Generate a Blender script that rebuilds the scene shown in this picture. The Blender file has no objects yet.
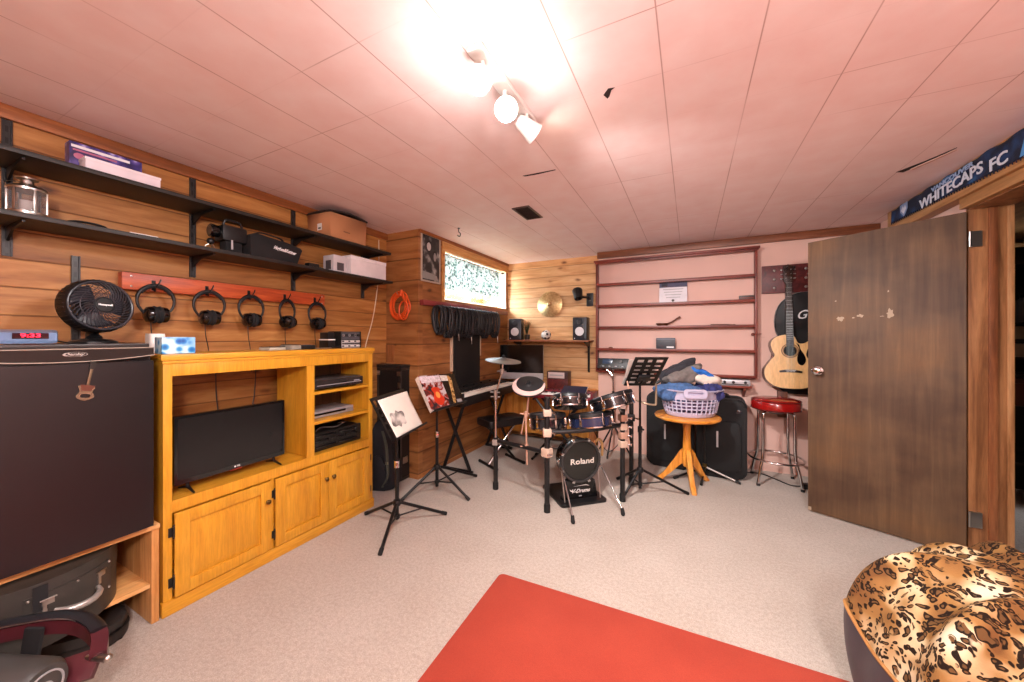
import bpy, bmesh, math, random
from mathutils import Vector, Matrix, Euler
random.seed(11)
SC = bpy.context.scene
COL = SC.collection
PI = math.pi
R = math.radians
sin, cos = math.sin, math.cos


def V(*a):
    return Vector(a)


def frame(origin, zdir, xhint=(1, 0, 0)):
    z = Vector(zdir).normalized()
    x = Vector(xhint)
    x = x - z * x.dot(z)
    if x.length < 1e-5:
        x = Vector((0, 1, 0)) - z * z.y
    x.normalize()
    y = z.cross(x)
    m = Matrix.Identity(4)
    for i in range(3):
        m[i][0], m[i][1], m[i][2], m[i][3] = x[i], y[i], z[i], origin[i]
    return m


def axes(origin, x, y, z):
    m = Matrix.Identity(4)
    for i in range(3):
        m[i][0], m[i][1], m[i][2], m[i][3] = x[i], y[i], z[i], origin[i]
    return m


def TR(loc=(0, 0, 0), rot=(0, 0, 0)):
    return Matrix.Translation(Vector(loc)) @ Euler(rot).to_matrix().to_4x4()


class M:
    """collects shapes for ONE mesh object; given a thing T its points are room coordinates"""

    def __init__(s, T=None, x=None):
        s.bm = bmesh.new()
        s.T = T
        s.x = x or Matrix.Identity(4)
        s.mi = 0

    def raw(s, verts, faces, x=None):
        m = s.x @ x if x is not None else s.x
        vs = [s.bm.verts.new(m @ Vector(v)) for v in verts]
        for f in faces:
            try:
                fc = s.bm.faces.new([vs[i] for i in f])
                fc.material_index = s.mi
            except ValueError:
                pass
        return s

    def box(s, c, size, rot=(0, 0, 0), bev=0.0, x=None, seg=2):
        t = bmesh.new()
        bmesh.ops.create_cube(t, size=1.0)
        for v in t.verts:
            v.co = Vector((v.co.x * size[0], v.co.y * size[1], v.co.z * size[2]))
        if bev > 0:
            bmesh.ops.bevel(t, geom=list(t.edges), offset=min(bev, 0.49 * min(size)), segments=seg, profile=0.6, affect='EDGES')
        m = TR(c, rot)
        if x is not None:
            m = x @ m
        t.verts.index_update()
        s.raw([v.co.copy() for v in t.verts], [[v.index for v in f.verts] for f in t.faces], m)
        t.free()
        return s

    def bb(s, a, b, bev=0.0, x=None):
        c = [(a[i] + b[i]) / 2 for i in range(3)]
        return s.box(c, [abs(b[i] - a[i]) for i in range(3)], bev=bev, x=x)

    def cyl(s, p0, p1, r0, r1=None, n=16, caps=True):
        return s.tube([p0, p1], [r0, r0 if r1 is None else r1], n, caps=caps)

    def tube(s, pts, r, n=8, closed=False, caps=True, flat=1.0):
        P = [Vector(p) for p in pts]
        k = len(P)
        rs = r if isinstance(r, (list, tuple)) else [r] * k
        tang = []
        for i in range(k):
            if closed:
                t = P[(i + 1) % k] - P[i - 1]
            else:
                t = P[min(i + 1, k - 1)] - P[max(i - 1, 0)]
            tang.append(t.normalized() if t.length > 1e-9 else Vector((0, 0, 1)))
        h = Vector((0, 0, 1)) if abs(tang[0].z) < 0.9 else Vector((1, 0, 0))
        u = (h - tang[0] * h.dot(tang[0])).normalized()
        verts, faces = [], []
        for i in range(k):
            u = u - tang[i] * u.dot(tang[i])
            u.normalize()
            w = tang[i].cross(u)
            for j in range(n):
                a = 2 * PI * j / n
                verts.append(P[i] + (u * cos(a) * flat + w * sin(a)) * rs[i])
        m = k if closed else k - 1
        for i in range(m):
            for j in range(n):
                a, b = i * n + j, i * n + (j + 1) % n
                c, d = ((i + 1) % k) * n + (j + 1) % n, ((i + 1) % k) * n + j
                faces.append((a, b, c, d))
        if caps and not closed:
            faces.append(tuple(reversed(range(n))))
            faces.append(tuple(range((k - 1) * n, k * n)))
        return s.raw(verts, faces)

    def lathe(s, prof, x=None, n=32, closed=False):
        verts, faces, rows = [], [], []
        for (r, z) in prof:
            if r < 1e-6:
                rows.append([len(verts)])
                verts.append((0, 0, z))
            else:
                rows.append(list(range(len(verts), len(verts) + n)))
                for j in range(n):
                    a = 2 * PI * j / n
                    verts.append((r * cos(a), r * sin(a), z))
        pairs = list(zip(rows, rows[1:]))
        if closed:
            pairs.append((rows[-1], rows[0]))
        for A, B in pairs:
            if len(A) == 1 and len(B) == 1:
                continue
            for j in range(n):
                k = (j + 1) % n
                if len(A) == 1:
                    faces.append((A[0], B[j], B[k]))
                elif len(B) == 1:
                    faces.append((A[j], A[k], B[0]))
                else:
                    faces.append((A[j], A[k], B[k], B[j]))
        return s.raw(verts, faces, x)

    def prism(s, pts, z0, z1, x=None, bev=0.0):
        n = len(pts)
        if bev > 0:
            t = bmesh.new()
            vs = [t.verts.new((p[0], p[1], z0)) for p in pts]
            ws = [t.verts.new((p[0], p[1], z1)) for p in pts]
            t.faces.new(list(reversed(vs)))
            t.faces.new(ws)
            for i in range(n):
                t.faces.new((vs[i], vs[(i + 1) % n], ws[(i + 1) % n], ws[i]))
            t.verts.index_update()
            es = [e for e in t.edges if abs(e.verts[0].co.z - e.verts[1].co.z) < 1e-9]
            bmesh.ops.bevel(t, geom=es, offset=bev, segments=2, profile=0.6, affect='EDGES')
            t.verts.index_update()
            s.raw([v.co.copy() for v in t.verts], [[v.index for v in f.verts] for f in t.faces], x)
            t.free()
            return s
        verts = [(p[0], p[1], z0) for p in pts] + [(p[0], p[1], z1) for p in pts]
        faces = [tuple(reversed(range(n))), tuple(range(n, 2 * n))]
        for i in range(n):
            faces.append((i, (i + 1) % n, n + (i + 1) % n, n + i))
        return s.raw(verts, faces, x)

    def ring(s, outer, inner, z0, z1, x=None):
        n = len(outer)
        verts = [(p[0], p[1], z) for z in (z0, z1) for P in (outer, inner) for p in P]
        faces = []
        for i in range(n):
            j = (i + 1) % n
            faces += [(i, n + i, n + j, j), (2 * n + i, 2 * n + j, 3 * n + j, 3 * n + i),
                      (i, j, 2 * n + j, 2 * n + i), (n + i, 3 * n + i, 3 * n + j, n + j)]
        return s.raw(verts, faces, x)

    def sph(s, c, r, rot=(0, 0, 0), n=20, m=12, x=None):
        rr = r if isinstance(r, (list, tuple)) else (r, r, r)
        prof = [(sin(PI * i / m), -cos(PI * i / m)) for i in range(m + 1)]
        prof[0], prof[-1] = (0, -1), (0, 1)
        mt = TR(c, rot) @ Matrix.Diagonal((rr[0], rr[1], rr[2], 1))
        if x is not None:
            mt = x @ mt
        return s.lathe(prof, mt, n)

    def torus(s, c, R0, r, x=None, n=32, m=8, a0=0, a1=2 * PI):
        full = abs(a1 - a0 - 2 * PI) < 1e-6
        k = n if full else n + 1
        pts = [(R0 * cos(a0 + (a1 - a0) * i / n), R0 * sin(a0 + (a1 - a0) * i / n), 0) for i in range(k)]
        mt = Matrix.Translation(Vector(c)) @ (x or Matrix.Identity(4))
        return s.tube([mt @ Vector(p) for p in pts], r, m, closed=full)

    def surf(s, f, nu, nv, x=None, wrapu=False):
        verts = [f(i / (nu if wrapu else nu - 1), j / (nv - 1)) for j in range(nv) for i in range(nu)]
        faces = []
        for j in range(nv - 1):
            for i in range(nu if wrapu else nu - 1):
                k = (i + 1) % nu
                faces.append((j * nu + i, j * nu + k, (j + 1) * nu + k, (j + 1) * nu + i))
        return s.raw(verts, faces, x)

    def text(s, body, size, x, depth=0.001, align='CENTER', sx=1.0, shear=0.0, bold=0.0):
        cu = bpy.data.curves.new('lettering', 'FONT')
        cu.body = body
        cu.size = size
        cu.extrude = depth
        cu.align_x = align
        cu.align_y = 'CENTER'
        cu.shear = shear
        cu.offset = bold
        cu.resolution_u = 3
        ob = bpy.data.objects.new('lettering', cu)
        COL.objects.link(ob)
        dg = bpy.context.evaluated_depsgraph_get()
        me = bpy.data.meshes.new_from_object(ob.evaluated_get(dg))
        s.raw([v.co.copy() for v in me.vertices], [list(p.vertices) for p in me.polygons], x @ Matrix.Diagonal((sx, 1, 1, 1)))
        bpy.data.objects.remove(ob)
        bpy.data.curves.remove(cu)
        bpy.data.meshes.remove(me)
        return s

    def build(s, name, mats, parent=None, ang=38, solid=0.0, sub=0):
        bmesh.ops.recalc_face_normals(s.bm, faces=s.bm.faces)
        if s.T is not None:
            s.bm.transform((TR(s.T.location, s.T.rotation_euler)).inverted())
        me = bpy.data.meshes.new(name)
        s.bm.to_mesh(me)
        s.bm.free()
        for m in (mats if isinstance(mats, (list, tuple)) else [mats]):
            me.materials.append(m)
        for p in me.polygons:
            p.use_smooth = True
        if ang < 180:
            me.set_sharp_from_angle(angle=R(ang))
        o = bpy.data.objects.new(name, me)
        COL.objects.link(o)
        if parent is not None:
            o.parent = parent
        if solid:
            md = o.modifiers.new('thick', 'SOLIDIFY')
            md.thickness = solid
            md.offset = 0
        if sub:
            md = o.modifiers.new('smooth', 'SUBSURF')
            md.levels = md.render_levels = sub
        return o


def thing(name, label, cat, loc=(0, 0, 0), rotz=0.0, group=None):
    o = bpy.data.objects.new(name, None)
    COL.objects.link(o)
    o.location = loc
    o.rotation_euler = (0, 0, rotz)
    o.empty_display_size = 0.05
    o['label'] = label
    o['category'] = cat
    if group:
        o['group'] = group
    return o


def tag(o, label, cat, group=None):
    o['label'] = label
    o['category'] = cat
    if group:
        o['group'] = group
    return o


def struct(o, label=None):
    o['kind'] = 'structure'
    if label:
        o['label'] = label
        o['category'] = label.split()[-1]
    return o


def dup(root, loc=None, rotz=None, label=None, group=None):
    r = root.copy()
    COL.objects.link(r)
    if loc is not None:
        r.location = loc
    if rotz is not None:
        r.rotation_euler = (0, 0, rotz)
    if label:
        r['label'] = label
    if group:
        r['group'] = group
    for ch in list(root.children):
        c = ch.copy()
        COL.objects.link(c)
        c.parent = r
        for g in ch.children:
            d = g.copy()
            COL.objects.link(d)
            d.parent = c
    return r


def rrect(w, h, r, n=5, cx=0, cy=0):
    pts = []
    for (sx, sy, a0) in ((1, 1, 0), (-1, 1, 90), (-1, -1, 180), (1, -1, 270)):
        for i in range(n + 1):
            a = R(a0 + 90 * i / n)
            pts.append((cx + sx * (w / 2 - r) + r * cos(a), cy + sy * (h / 2 - r) + r * sin(a)))
    return pts


def smooth(pts, k=8, closed=False):
    P = [Vector(p) for p in pts]
    n = len(P)
    out = []
    for i in range(n if closed else n - 1):
        p0 = P[i - 1] if (closed or i > 0) else P[0]
        p1, p2 = P[i], P[(i + 1) % n]
        p3 = P[(i + 2) % n] if (closed or i + 2 < n) else P[-1]
        for j in range(k):
            t = j / k
            out.append(0.5 * ((2 * p1) + (p2 - p0) * t + (2 * p0 - 5 * p1 + 4 * p2 - p3) * t * t + (3 * p1 - p0 - 3 * p2 + p3) * t ** 3))
    if not closed:
        out.append(P[-1])
    return out


# ------------------------------------------------------------ materials
def lin(c):
    if isinstance(c, str):
        c = [int(c[i:i + 2], 16) / 255 for i in (0, 2, 4)]
        c = [x / 12.92 if x < 0.04045 else ((x + 0.055) / 1.055) ** 2.4 for x in c]
    return (c[0], c[1], c[2], 1)


class N:
    def __init__(s, name):
        s.m = bpy.data.materials.new(name)
        s.m.use_nodes = True
        s.nt = s.m.node_tree
        s.b = s.nt.nodes['Principled BSDF']

    def n(s, t, **k):
        nd = s.nt.nodes.new(t)
        for a, v in k.items():
            if a in ('operation', 'blend_type', 'data_type', 'noise_dimensions', 'feature', 'distance', 'wave_type', 'bands_direction', 'offset', 'offset_frequency', 'squash', 'musgrave_type', 'interpolation_type', 'clamp', 'wave_profile', 'rings_direction'):
                setattr(nd, a, v)
            else:
                nd.inputs[a.replace('_', ' ')].default_value = v
        return nd

    def l(s, a, ao, b, bi):
        s.nt.links.new(a.outputs[ao], b.inputs[bi])

    def coord(s, scale=(1, 1, 1), rot=(0, 0, 0), loc=(0, 0, 0), kind='Object'):
        tc = s.nt.nodes.new('ShaderNodeTexCoord')
        mp = s.nt.nodes.new('ShaderNodeMapping')
        mp.inputs['Scale'].default_value = scale
        mp.inputs['Rotation'].default_value = rot
        mp.inputs['Location'].default_value = loc
        s.l(tc, kind, mp, 'Vector')
        return mp

    def ramp(s, stops):
        r = s.nt.nodes.new('ShaderNodeValToRGB')
        e = r.color_ramp.elements
        while len(e) > 1:
            e.remove(e[-1])
        e[0].position, e[0].color = stops[0][0], lin(stops[0][1])
        for p, c in stops[1:]:
            k = e.new(p)
            k.color = lin(c)
        return r

    def mix(s, mode, fac, a, b):
        m = s.nt.nodes.new('ShaderNodeMix')
        m.data_type = 'RGBA'
        m.blend_type = mode
        for v, idx in ((fac, 0), (a, 6), (b, 7)):
            if isinstance(v, tuple) and len(v) == 2:
                s.nt.links.new(v[0].outputs[v[1]], m.inputs[idx])
            elif v is not None:
                m.inputs[idx].default_value = lin(v) if (idx > 0) else v
        return m

    def bump(s, src, out, strength=0.3, dist=0.002):
        b = s.nt.nodes.new('ShaderNodeBump')
        b.inputs['Strength'].default_value = strength
        b.inputs['Distance'].default_value = dist
        s.l(src, out, b, 'Height')
        s.l(b, 'Normal', s.b, 'Normal')
        return b


MIXOUT = 2


def plain(name, c, rough=0.5, metal=0.0, var=0.06, scale=18, bump=0.0, bscale=200, spec=0.5, emit=None, es=0, coat=0.0, sheen=0.0):
    q = N(name)
    co = q.coord()
    nz = q.n('ShaderNodeTexNoise', Scale=scale, Detail=4.0)
    q.l(co, 'Vector', nz, 'Vector')
    c0 = lin(c)
    a = [min(1, v * (1 - var)) for v in c0[:3]]
    b = [min(1, v * (1 + var)) for v in c0[:3]]
    r = q.ramp([(0.3, a), (0.7, b)])
    q.l(nz, 'Fac', r, 'Fac')
    q.l(r, 'Color', q.b, 'Base Color')
    q.b.inputs['Roughness'].default_value = rough
    q.b.inputs['Metallic'].default_value = metal
    q.b.inputs['Specular IOR Level'].default_value = spec
    q.b.inputs['Coat Weight'].default_value = coat
    q.b.inputs['Sheen Weight'].default_value = sheen
    if bump:
        n2 = q.n('ShaderNodeTexNoise', Scale=bscale, Detail=3.0)
        q.l(co, 'Vector', n2, 'Vector')
        q.bump(n2, 'Fac', bump)
    if emit:
        q.b.inputs['Emission Color'].default_value = lin(emit)
        q.b.inputs['Emission Strength'].default_value = es
    return q.m


def wood(name, dark, mid, light, axis='Y', rough=0.45, scale=1.0, coat=0.0, contrast=1.0):
    """grain running along the axis"""
    q = N(name)
    st = {'X': (0.7, 9, 9), 'Y': (9, 0.7, 9), 'Z': (9, 9, 0.7)}[axis]
    co = q.coord([v * scale for v in st])
    n1 = q.n('ShaderNodeTexNoise', Scale=2.2, Detail=6.0, Roughness=0.6, Distortion=0.6)
    q.l(co, 'Vector', n1, 'Vector')
    n2 = q.n('ShaderNodeTexNoise', Scale=14.0, Detail=3.0, Roughness=0.7)
    q.l(co, 'Vector', n2, 'Vector')
    w = 0.17 / contrast
    r = q.ramp([(0.5 - w, dark), (0.5, mid), (0.5 + w, light)])
    q.l(n1, 'Fac', r, 'Fac')
    r2 = q.ramp([(0.35, (0.72, 0.72, 0.72)), (0.6, (1.05, 1.05, 1.05))])
    q.l(n2, 'Fac', r2, 'Fac')
    mx = q.mix('MULTIPLY', 0.6, (r, 'Color'), (r2, 'Color'))
    q.l(mx, MIXOUT, q.b, 'Base Color')
    q.b.inputs['Roughness'].default_value = rough
    q.b.inputs['Coat Weight'].default_value = coat
    q.bump(n2, 'Fac', 0.08)
    return q.m


def planks(name, dark, mid, light, run='Y', h=0.146, groove='2a1205', knots=True, z0=0.0, rough=0.5, vert='Z'):
    """horizontal tongue-and-groove boards on a vertical wall: grain along run"""
    q = N(name)
    tc = q.nt.nodes.new('ShaderNodeTexCoord')
    sp = q.n('ShaderNodeSeparateXYZ')
    q.l(tc, 'Object', sp, 'Vector')
    dv = q.n('ShaderNodeMath', operation='DIVIDE')
    q.l(sp, vert, dv, 0)
    dv.inputs[1].default_value = h
    ad = q.n('ShaderNodeMath', operation='ADD')
    q.l(dv, 'Value', ad, 0)
    ad.inputs[1].default_value = 20 - z0 / h
    fl = q.n('ShaderNodeMath', operation='FLOOR')
    q.l(ad, 'Value', fl, 0)
    fr = q.n('ShaderNodeMath', operation='FRACT')
    q.l(ad, 'Value', fr, 0)
    # per board random value
    wn = q.n('ShaderNodeTexWhiteNoise', noise_dimensions='1D')
    q.l(fl, 'Value', wn, 'W')
    # board coordinates shifted by the random value
    m1 = q.n('ShaderNodeMath', operation='MULTIPLY')
    q.l(wn, 'Value', m1, 0)
    m1.inputs[1].default_value = 37.0
    cb = q.n('ShaderNodeCombineXYZ')
    a2 = q.n('ShaderNodeMath', operation='ADD')
    q.l(sp, run, a2, 0)
    q.l(m1, 'Value', a2, 1)
    q.l(a2, 'Value', cb, 'X')
    q.l(sp, vert, cb, 'Y')
    mp = q.n('ShaderNodeMapping')
    mp.inputs['Scale'].default_value = (1.0, 8, 1)
    q.l(cb, 'Vector', mp, 'Vector')
    n1 = q.n('ShaderNodeTexNoise', Scale=2.0, Detail=6.0, Roughness=0.62, Distortion=0.8)
    q.l(mp, 'Vector', n1, 'Vector')
    r = q.ramp([(0.28, dark), (0.5, mid), (0.72, light)])
    q.l(n1, 'Fac', r, 'Fac')
    # per board tone
    r3 = q.ramp([(0.0, (0.7, 0.66, 0.62)), (0.5, (1.0, 1.0, 1.0)), (1.0, (1.18, 1.12, 1.05))])
    q.l(wn, 'Value', r3, 'Fac')
    mx = q.mix('MULTIPLY', 0.85, (r, 'Color'), (r3, 'Color'))
    last = (mx, MIXOUT)
    if knots:
        mk = q.n('ShaderNodeMapping')
        mk.inputs['Scale'].default_value = (3.4, 6.5, 1)
        q.l(cb, 'Vector', mk, 'Vector')
        nn = q.n('ShaderNodeTexNoise', Scale=3.0, Detail=2.0)
        q.l(mk, 'Vector', nn, 'Vector')
        mv = q.mix('LINEAR_LIGHT', 0.08, (mk, 'Vector'), (nn, 'Color'))
        vo = q.n('ShaderNodeTexVoronoi', Scale=1.0, Randomness=1.0)
        q.l(mv, MIXOUT, vo, 'Vector')
        rk = q.ramp([(0.05, (0.16, 0.1, 0.07)), (0.085, (0.45, 0.33, 0.25)), (0.16, (0.93, 0.9, 0.86)), (0.24, (1, 1, 1))])
        q.l(vo, 'Distance', rk, 'Fac')
        mx2 = q.mix('MULTIPLY', 0.9, last, (rk, 'Color'))
        last = (mx2, MIXOUT)
    # groove
    pg = q.n('ShaderNodeMath', operation='PINGPONG')
    q.l(fr, 'Value', pg, 0)
    pg.inputs[1].default_value = 0.5
    rg = q.ramp([(0.0, (0, 0, 0)), (0.016, (0.25, 0.25, 0.25)), (0.04, (1, 1, 1))])
    q.l(pg, 'Value', rg, 'Fac')
    mx3 = q.mix('MIX', (rg, 'Color'), groove, last)
    q.l(mx3, MIXOUT, q.b, 'Base Color')
    q.b.inputs['Roughness'].default_value = rough
    q.bump(rg, 'Color', 0.5, 0.004)
    return q.m
# ------------------------------------------------------------ shared materials
cedar = planks('cedar_boards', '7c481e', 'a06a34', 'ba864c', 'Y', 0.124, groove='6a4020', z0=0.05)
cedar_dim = planks('brown_boards', '784824', '9a6436', 'b07c4a', 'X', 0.2, groove='5a3418', z0=0.05)
cedar_side = planks('brown_side_boards', '784824', '9a6436', 'b07c4a', 'Y', 0.2, groove='5a3418', z0=0.05)
pine = planks('knotty_pine_boards', 'b07c4c', 'cf9f6c', 'dfb688', 'X', 0.13, groove='8a5c34', z0=0.02)
pink = plain('pink_plaster', 'd8b0a2', 0.75, var=0.05, scale=3, bump=0.05)
orangewood = wood('honey_pine', 'be7e1c', 'ce9226', 'd89e34', 'Y', 0.38, coat=0.15, contrast=0.7)
orangewood_z = wood('honey_pine_upright', 'be7e1c', 'ce9226', 'd89e34', 'Z', 0.38, coat=0.15, contrast=0.7)
redwood = wood('stained_red_wood', '4e1710', '742a1c', '8a3a28', 'X', 0.4)
redwood_y = wood('stained_red_board', '8e3416', 'b44c22', 'c96434', 'Y', 0.4)
maroonwood = wood('maroon_wood', '3c100c', '58191a', '6a2420', 'Y', 0.45)
trimwood = wood('brown_trim', '6e3a18', '8e5026', 'a8683a', 'Y', 0.45)
trimwood_x = wood('brown_trim_across', '5c2e16', '7c4424', '93583a', 'X', 0.45)
jambwood = wood('jamb_wood', '6e4426', '92603a', 'a8744a', 'Z', 0.45)
jamblight = wood('jamb_light_wood', '8e5e38', 'ae7a4e', 'c09064', 'Z', 0.45)
def door_mat():
    q = N('door_veneer')
    co = q.coord((9, 9, 0.5))
    n1 = q.n('ShaderNodeTexNoise', Scale=2.4, Detail=6.0, Roughness=0.6, Distortion=0.4)
    q.l(co, 'Vector', n1, 'Vector')
    c2 = q.coord((1.2, 1.2, 1.6))
    n2 = q.n('ShaderNodeTexNoise', Scale=2.0, Detail=4.0)
    q.l(c2, 'Vector', n2, 'Vector')
    r1 = q.ramp([(0.3, '4e3828'), (0.55, '5e4632'), (0.75, '6e543c')])
    q.l(n1, 'Fac', r1, 'Fac')
    r2 = q.ramp([(0.36, (0.72, 0.70, 0.74)), (0.52, (1, 1, 1)), (0.68, (1.3, 1.2, 1.0))])
    q.l(n2, 'Fac', r2, 'Fac')
    mx = q.mix('MULTIPLY', 1.0, (r1, 'Color'), (r2, 'Color'))
    q.l(mx, MIXOUT, q.b, 'Base Color')
    q.b.inputs['Roughness'].default_value = 0.55
    q.b.inputs['Specular IOR Level'].default_value = 0.3
    return q.m


doorwood = door_mat()
shelfwood = wood('pale_pine_board', 'c08040', 'd8a060', 'e8b880', 'Y', 0.5)
blackwood = plain('black_board', '1c1815', 0.5, var=0.15)
black = plain('black_plastic', '101012', 0.42, var=0.1)
blackmetal = plain('black_metal', '141416', 0.35, 0.3, var=0.1)
blackmatte = plain('black_fabric', '0e0e11', 0.85, var=0.15, bump=0.2, bscale=400)
rubber = plain('black_rubber', '0b0b0c', 0.7)
blackgloss = plain('black_gloss', '0a0a0c', 0.12, var=0.05, coat=0.3)
chrome = plain('chrome', 'd6d6d8', 0.12, 1.0, var=0.03)
steel = plain('brushed_steel', 'b8b6b2', 0.3, 1.0, var=0.05)
darksteel = plain('dark_steel', '3e3c3a', 0.35, 0.8, var=0.1)
brass = plain('aged_brass', '6b5530', 0.4, 0.9, var=0.1)
white = plain('white_paint', 'e6e2dc', 0.5, var=0.02)
whitepaper = plain('white_paper', 'e8e4de', 0.7, var=0.02)
whiteprint = plain('white_print', 'e9e9ea', 0.6, var=0.0)
greyprint = plain('grey_print', '9a9a9c', 0.6, var=0.0)
cardboard = plain('cardboard', 'b07a52', 0.8, var=0.06, scale=8)
silverplastic = plain('silver_plastic', 'b4b4b8', 0.35, 0.3, var=0.04)
navy = plain('navy_cover', '1a2038', 0.5)
cablemat = plain('cable_rubber', '121216', 0.5)

# ------------------------------------------------------------ ceiling tiles, carpet


def ceiling_mat():
    q = N('ceiling_tiles')
    tc = q.nt.nodes.new('ShaderNodeTexCoord')
    sp = q.n('ShaderNodeSeparateXYZ')
    q.l(tc, 'Object', sp, 'Vector')
    nz = q.n('ShaderNodeTexNoise', Scale=1.3, Detail=2.0)
    q.l(tc, 'Object', nz, 'Vector')
    fine = q.n('ShaderNodeTexNoise', Scale=7.0, Detail=4.0)
    q.l(tc, 'Object', fine, 'Vector')
    rb = q.ramp([(0.3, 'f0d6d2'), (0.7, 'f5e2df')])
    q.l(fine, 'Fac', rb, 'Fac')
    lines = []
    for ax_, off, wid, lo, hi in (('X', 0.093, 0.0085, 0.26, 0.5), ('Y', 0.05, 0.007, 0.52, 0.68)):
        ad = q.n('ShaderNodeMath', operation='ADD')
        q.l(sp, ax_, ad, 0)
        ad.inputs[1].default_value = off + 3.05
        dv = q.n('ShaderNodeMath', operation='DIVIDE')
        q.l(ad, 'Value', dv, 0)
        dv.inputs[1].default_value = 0.305
        fr = q.n('ShaderNodeMath', operation='FRACT')
        q.l(dv, 'Value', fr, 0)
        pg = q.n('ShaderNodeMath', operation='PINGPONG')
        q.l(fr, 'Value', pg, 0)
        pg.inputs[1].default_value = 0.5
        ln = q.ramp([(0.0, (1, 1, 1)), (wid * 0.6, (0.8, 0.8, 0.8)), (wid * 1.2, (0, 0, 0))])
        q.l(pg, 'Value', ln, 'Fac')
        mk = q.ramp([(lo, (0.08, 0.08, 0.08)), (hi, (1, 1, 1))])
        q.l(nz, 'Fac', mk, 'Fac')
        mm = q.mix('MULTIPLY', 1.0, (ln, 'Color'), (mk, 'Color'))
        lines.append(mm)
    tot = q.mix('LIGHTEN', 1.0, (lines[0], MIXOUT), (lines[1], MIXOUT))
    mx = q.mix('MIX', (tot, MIXOUT), (rb, 'Color'), 'b8948a')
    q.l(mx, MIXOUT, q.b, 'Base Color')
    q.b.inputs['Roughness'].default_value = 0.6
    return q.m


def carpet_mat():
    q = N('cream_carpet')
    co = q.coord()
    n1 = q.n('ShaderNodeTexNoise', Scale=230.0, Detail=3.0, Roughness=0.7)
    q.l(co, 'Vector', n1, 'Vector')
    n2 = q.n('ShaderNodeTexNoise', Scale=3.0, Detail=4.0)
    q.l(co, 'Vector', n2, 'Vector')
    n3 = q.n('ShaderNodeTexNoise', Scale=60.0, Detail=3.0, Roughness=0.7)
    q.l(co, 'Vector', n3, 'Vector')
    r1 = q.ramp([(0.3, '9c9084'), (0.55, 'b8aca0'), (0.75, 'cac0b6')])
    q.l(n1, 'Fac', r1, 'Fac')
    r3 = q.ramp([(0.35, (0.82, 0.81, 0.8)), (0.62, (1.03, 1.03, 1.03))])
    q.l(n3, 'Fac', r3, 'Fac')
    r2 = q.ramp([(0.3, (0.93, 0.91, 0.89)), (0.65, (1.02, 1.02, 1.02))])
    q.l(n2, 'Fac', r2, 'Fac')
    a = q.mix('MULTIPLY', 1.0, (r1, 'Color'), (r3, 'Color'))
    b = q.mix('MULTIPLY', 1.0, (a, MIXOUT), (r2, 'Color'))
    q.l(b, MIXOUT, q.b, 'Base Color')
    q.b.inputs['Roughness'].default_value = 0.95
    q.b.inputs['Sheen Weight'].default_value = 0.2
    q.bump(n1, 'Fac', 0.6, 0.004)
    return q.m


CEIL = 2.32
XL, XB, YB, YW, YP, XR = -2.65, -2.252, 2.60, 4.42, 4.29, 1.50
struct(M().bb((-2.85, -1.7, -0.12), (4.3, 6.2, 0)).build('floor', carpet_mat()))
struct(M().bb((-2.85, -1.7, CEIL), (4.3, 6.2, CEIL + 0.12)).build('ceiling', ceiling_mat()))
struct(M().bb((XL - 0.12, -1.7, 0), (XL, 4.6, CEIL)).build('wall_left', cedar))
struct(M().bb((XL, YB, 0), (XB, YB + 0.06, CEIL)).build('wall_left_return', cedar_dim))
WY0, WY1, WZ0, WZ1, WD = 2.985, 4.37, 1.70, 2.205, 0.15
m = M()
m.bb((XB - WD - 0.06, YB + 0.06, 0), (XB, YW, WZ0))
m.bb((XB - WD - 0.06, YB + 0.06, WZ0), (XB, WY0, CEIL))
m.bb((XB - WD - 0.06, WY0, WZ1), (XB, WY1, CEIL))
m.bb((XB - WD - 0.06, WY1, WZ0), (XB, YW, CEIL))
struct(m.build('wall_window', cedar_side))
struct(M().bb((XB - 0.5, YW, 0), (-0.90, YW + 0.1, CEIL)).build('wall_back', pine))
struct(M().bb((-0.975, YP, 0), (XR + 0.14, YP + 0.1, CEIL)).build('wall_back_panel', pink))
# right wall with the doorway
DY0, DY1, DZ = 2.26, 3.13, 2.09
m = M()
m.bb((XR, DY1, 0), (XR + 0.14, YP, CEIL))
m.bb((XR, DY0, DZ), (XR + 0.14, DY1, CEIL))
m.bb((XR, -1.7, 0), (XR + 0.14, DY0, CEIL))
struct(m.build('wall_right', pink))
struct(M().bb((XL, -1.75, 0), (XR + 0.14, -1.65, CEIL)).build('wall_front', cedar_dim))
# cornices
struct(M().bb((XL, -1.65, CEIL - 0.062), (XL + 0.022, YB, CEIL), bev=0.004).build('trim_1', trimwood))
struct(M().bb((-0.985, YP - 0.03, CEIL - 0.075), (XR, YP, CEIL), bev=0.006).build('trim_2', trimwood_x))
# window casing: a thin top board and the white lining of the recess
m = M()
m.bb((XB, WY0 - 0.03, WZ1 - 0.004), (XB + 0.016, YW, CEIL - 0.03), bev=0.003)
m.bb((XB, WY0 - 0.035, WZ0 - 0.02), (XB + 0.016, WY0, WZ1), bev=0.003)
struct(m.build('trim_3', wood('window_casing', 'b87a40', 'd09858', 'deac70', 'Y', 0.5)))
struct(M().bb((XB, YB + 0.0, CEIL - 0.03), (XB + 0.024, YW, CEIL), bev=0.003).build('trim_9', trimwood))
m = M()
t = 0.006
m.bb((XB - WD, WY0, WZ0), (XB, WY1, WZ0 + t))
m.bb((XB - WD, WY0, WZ1 - t), (XB, WY1, WZ1))
m.bb((XB - WD, WY0, WZ0), (XB, WY0 + t, WZ1))
m.bb((XB - WD, WY1 - t, WZ0), (XB, WY1, WZ1))
struct(m.build('trim_4', plain('painted_recess', 'dcbf9c', 0.6, var=0.02)))
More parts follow.
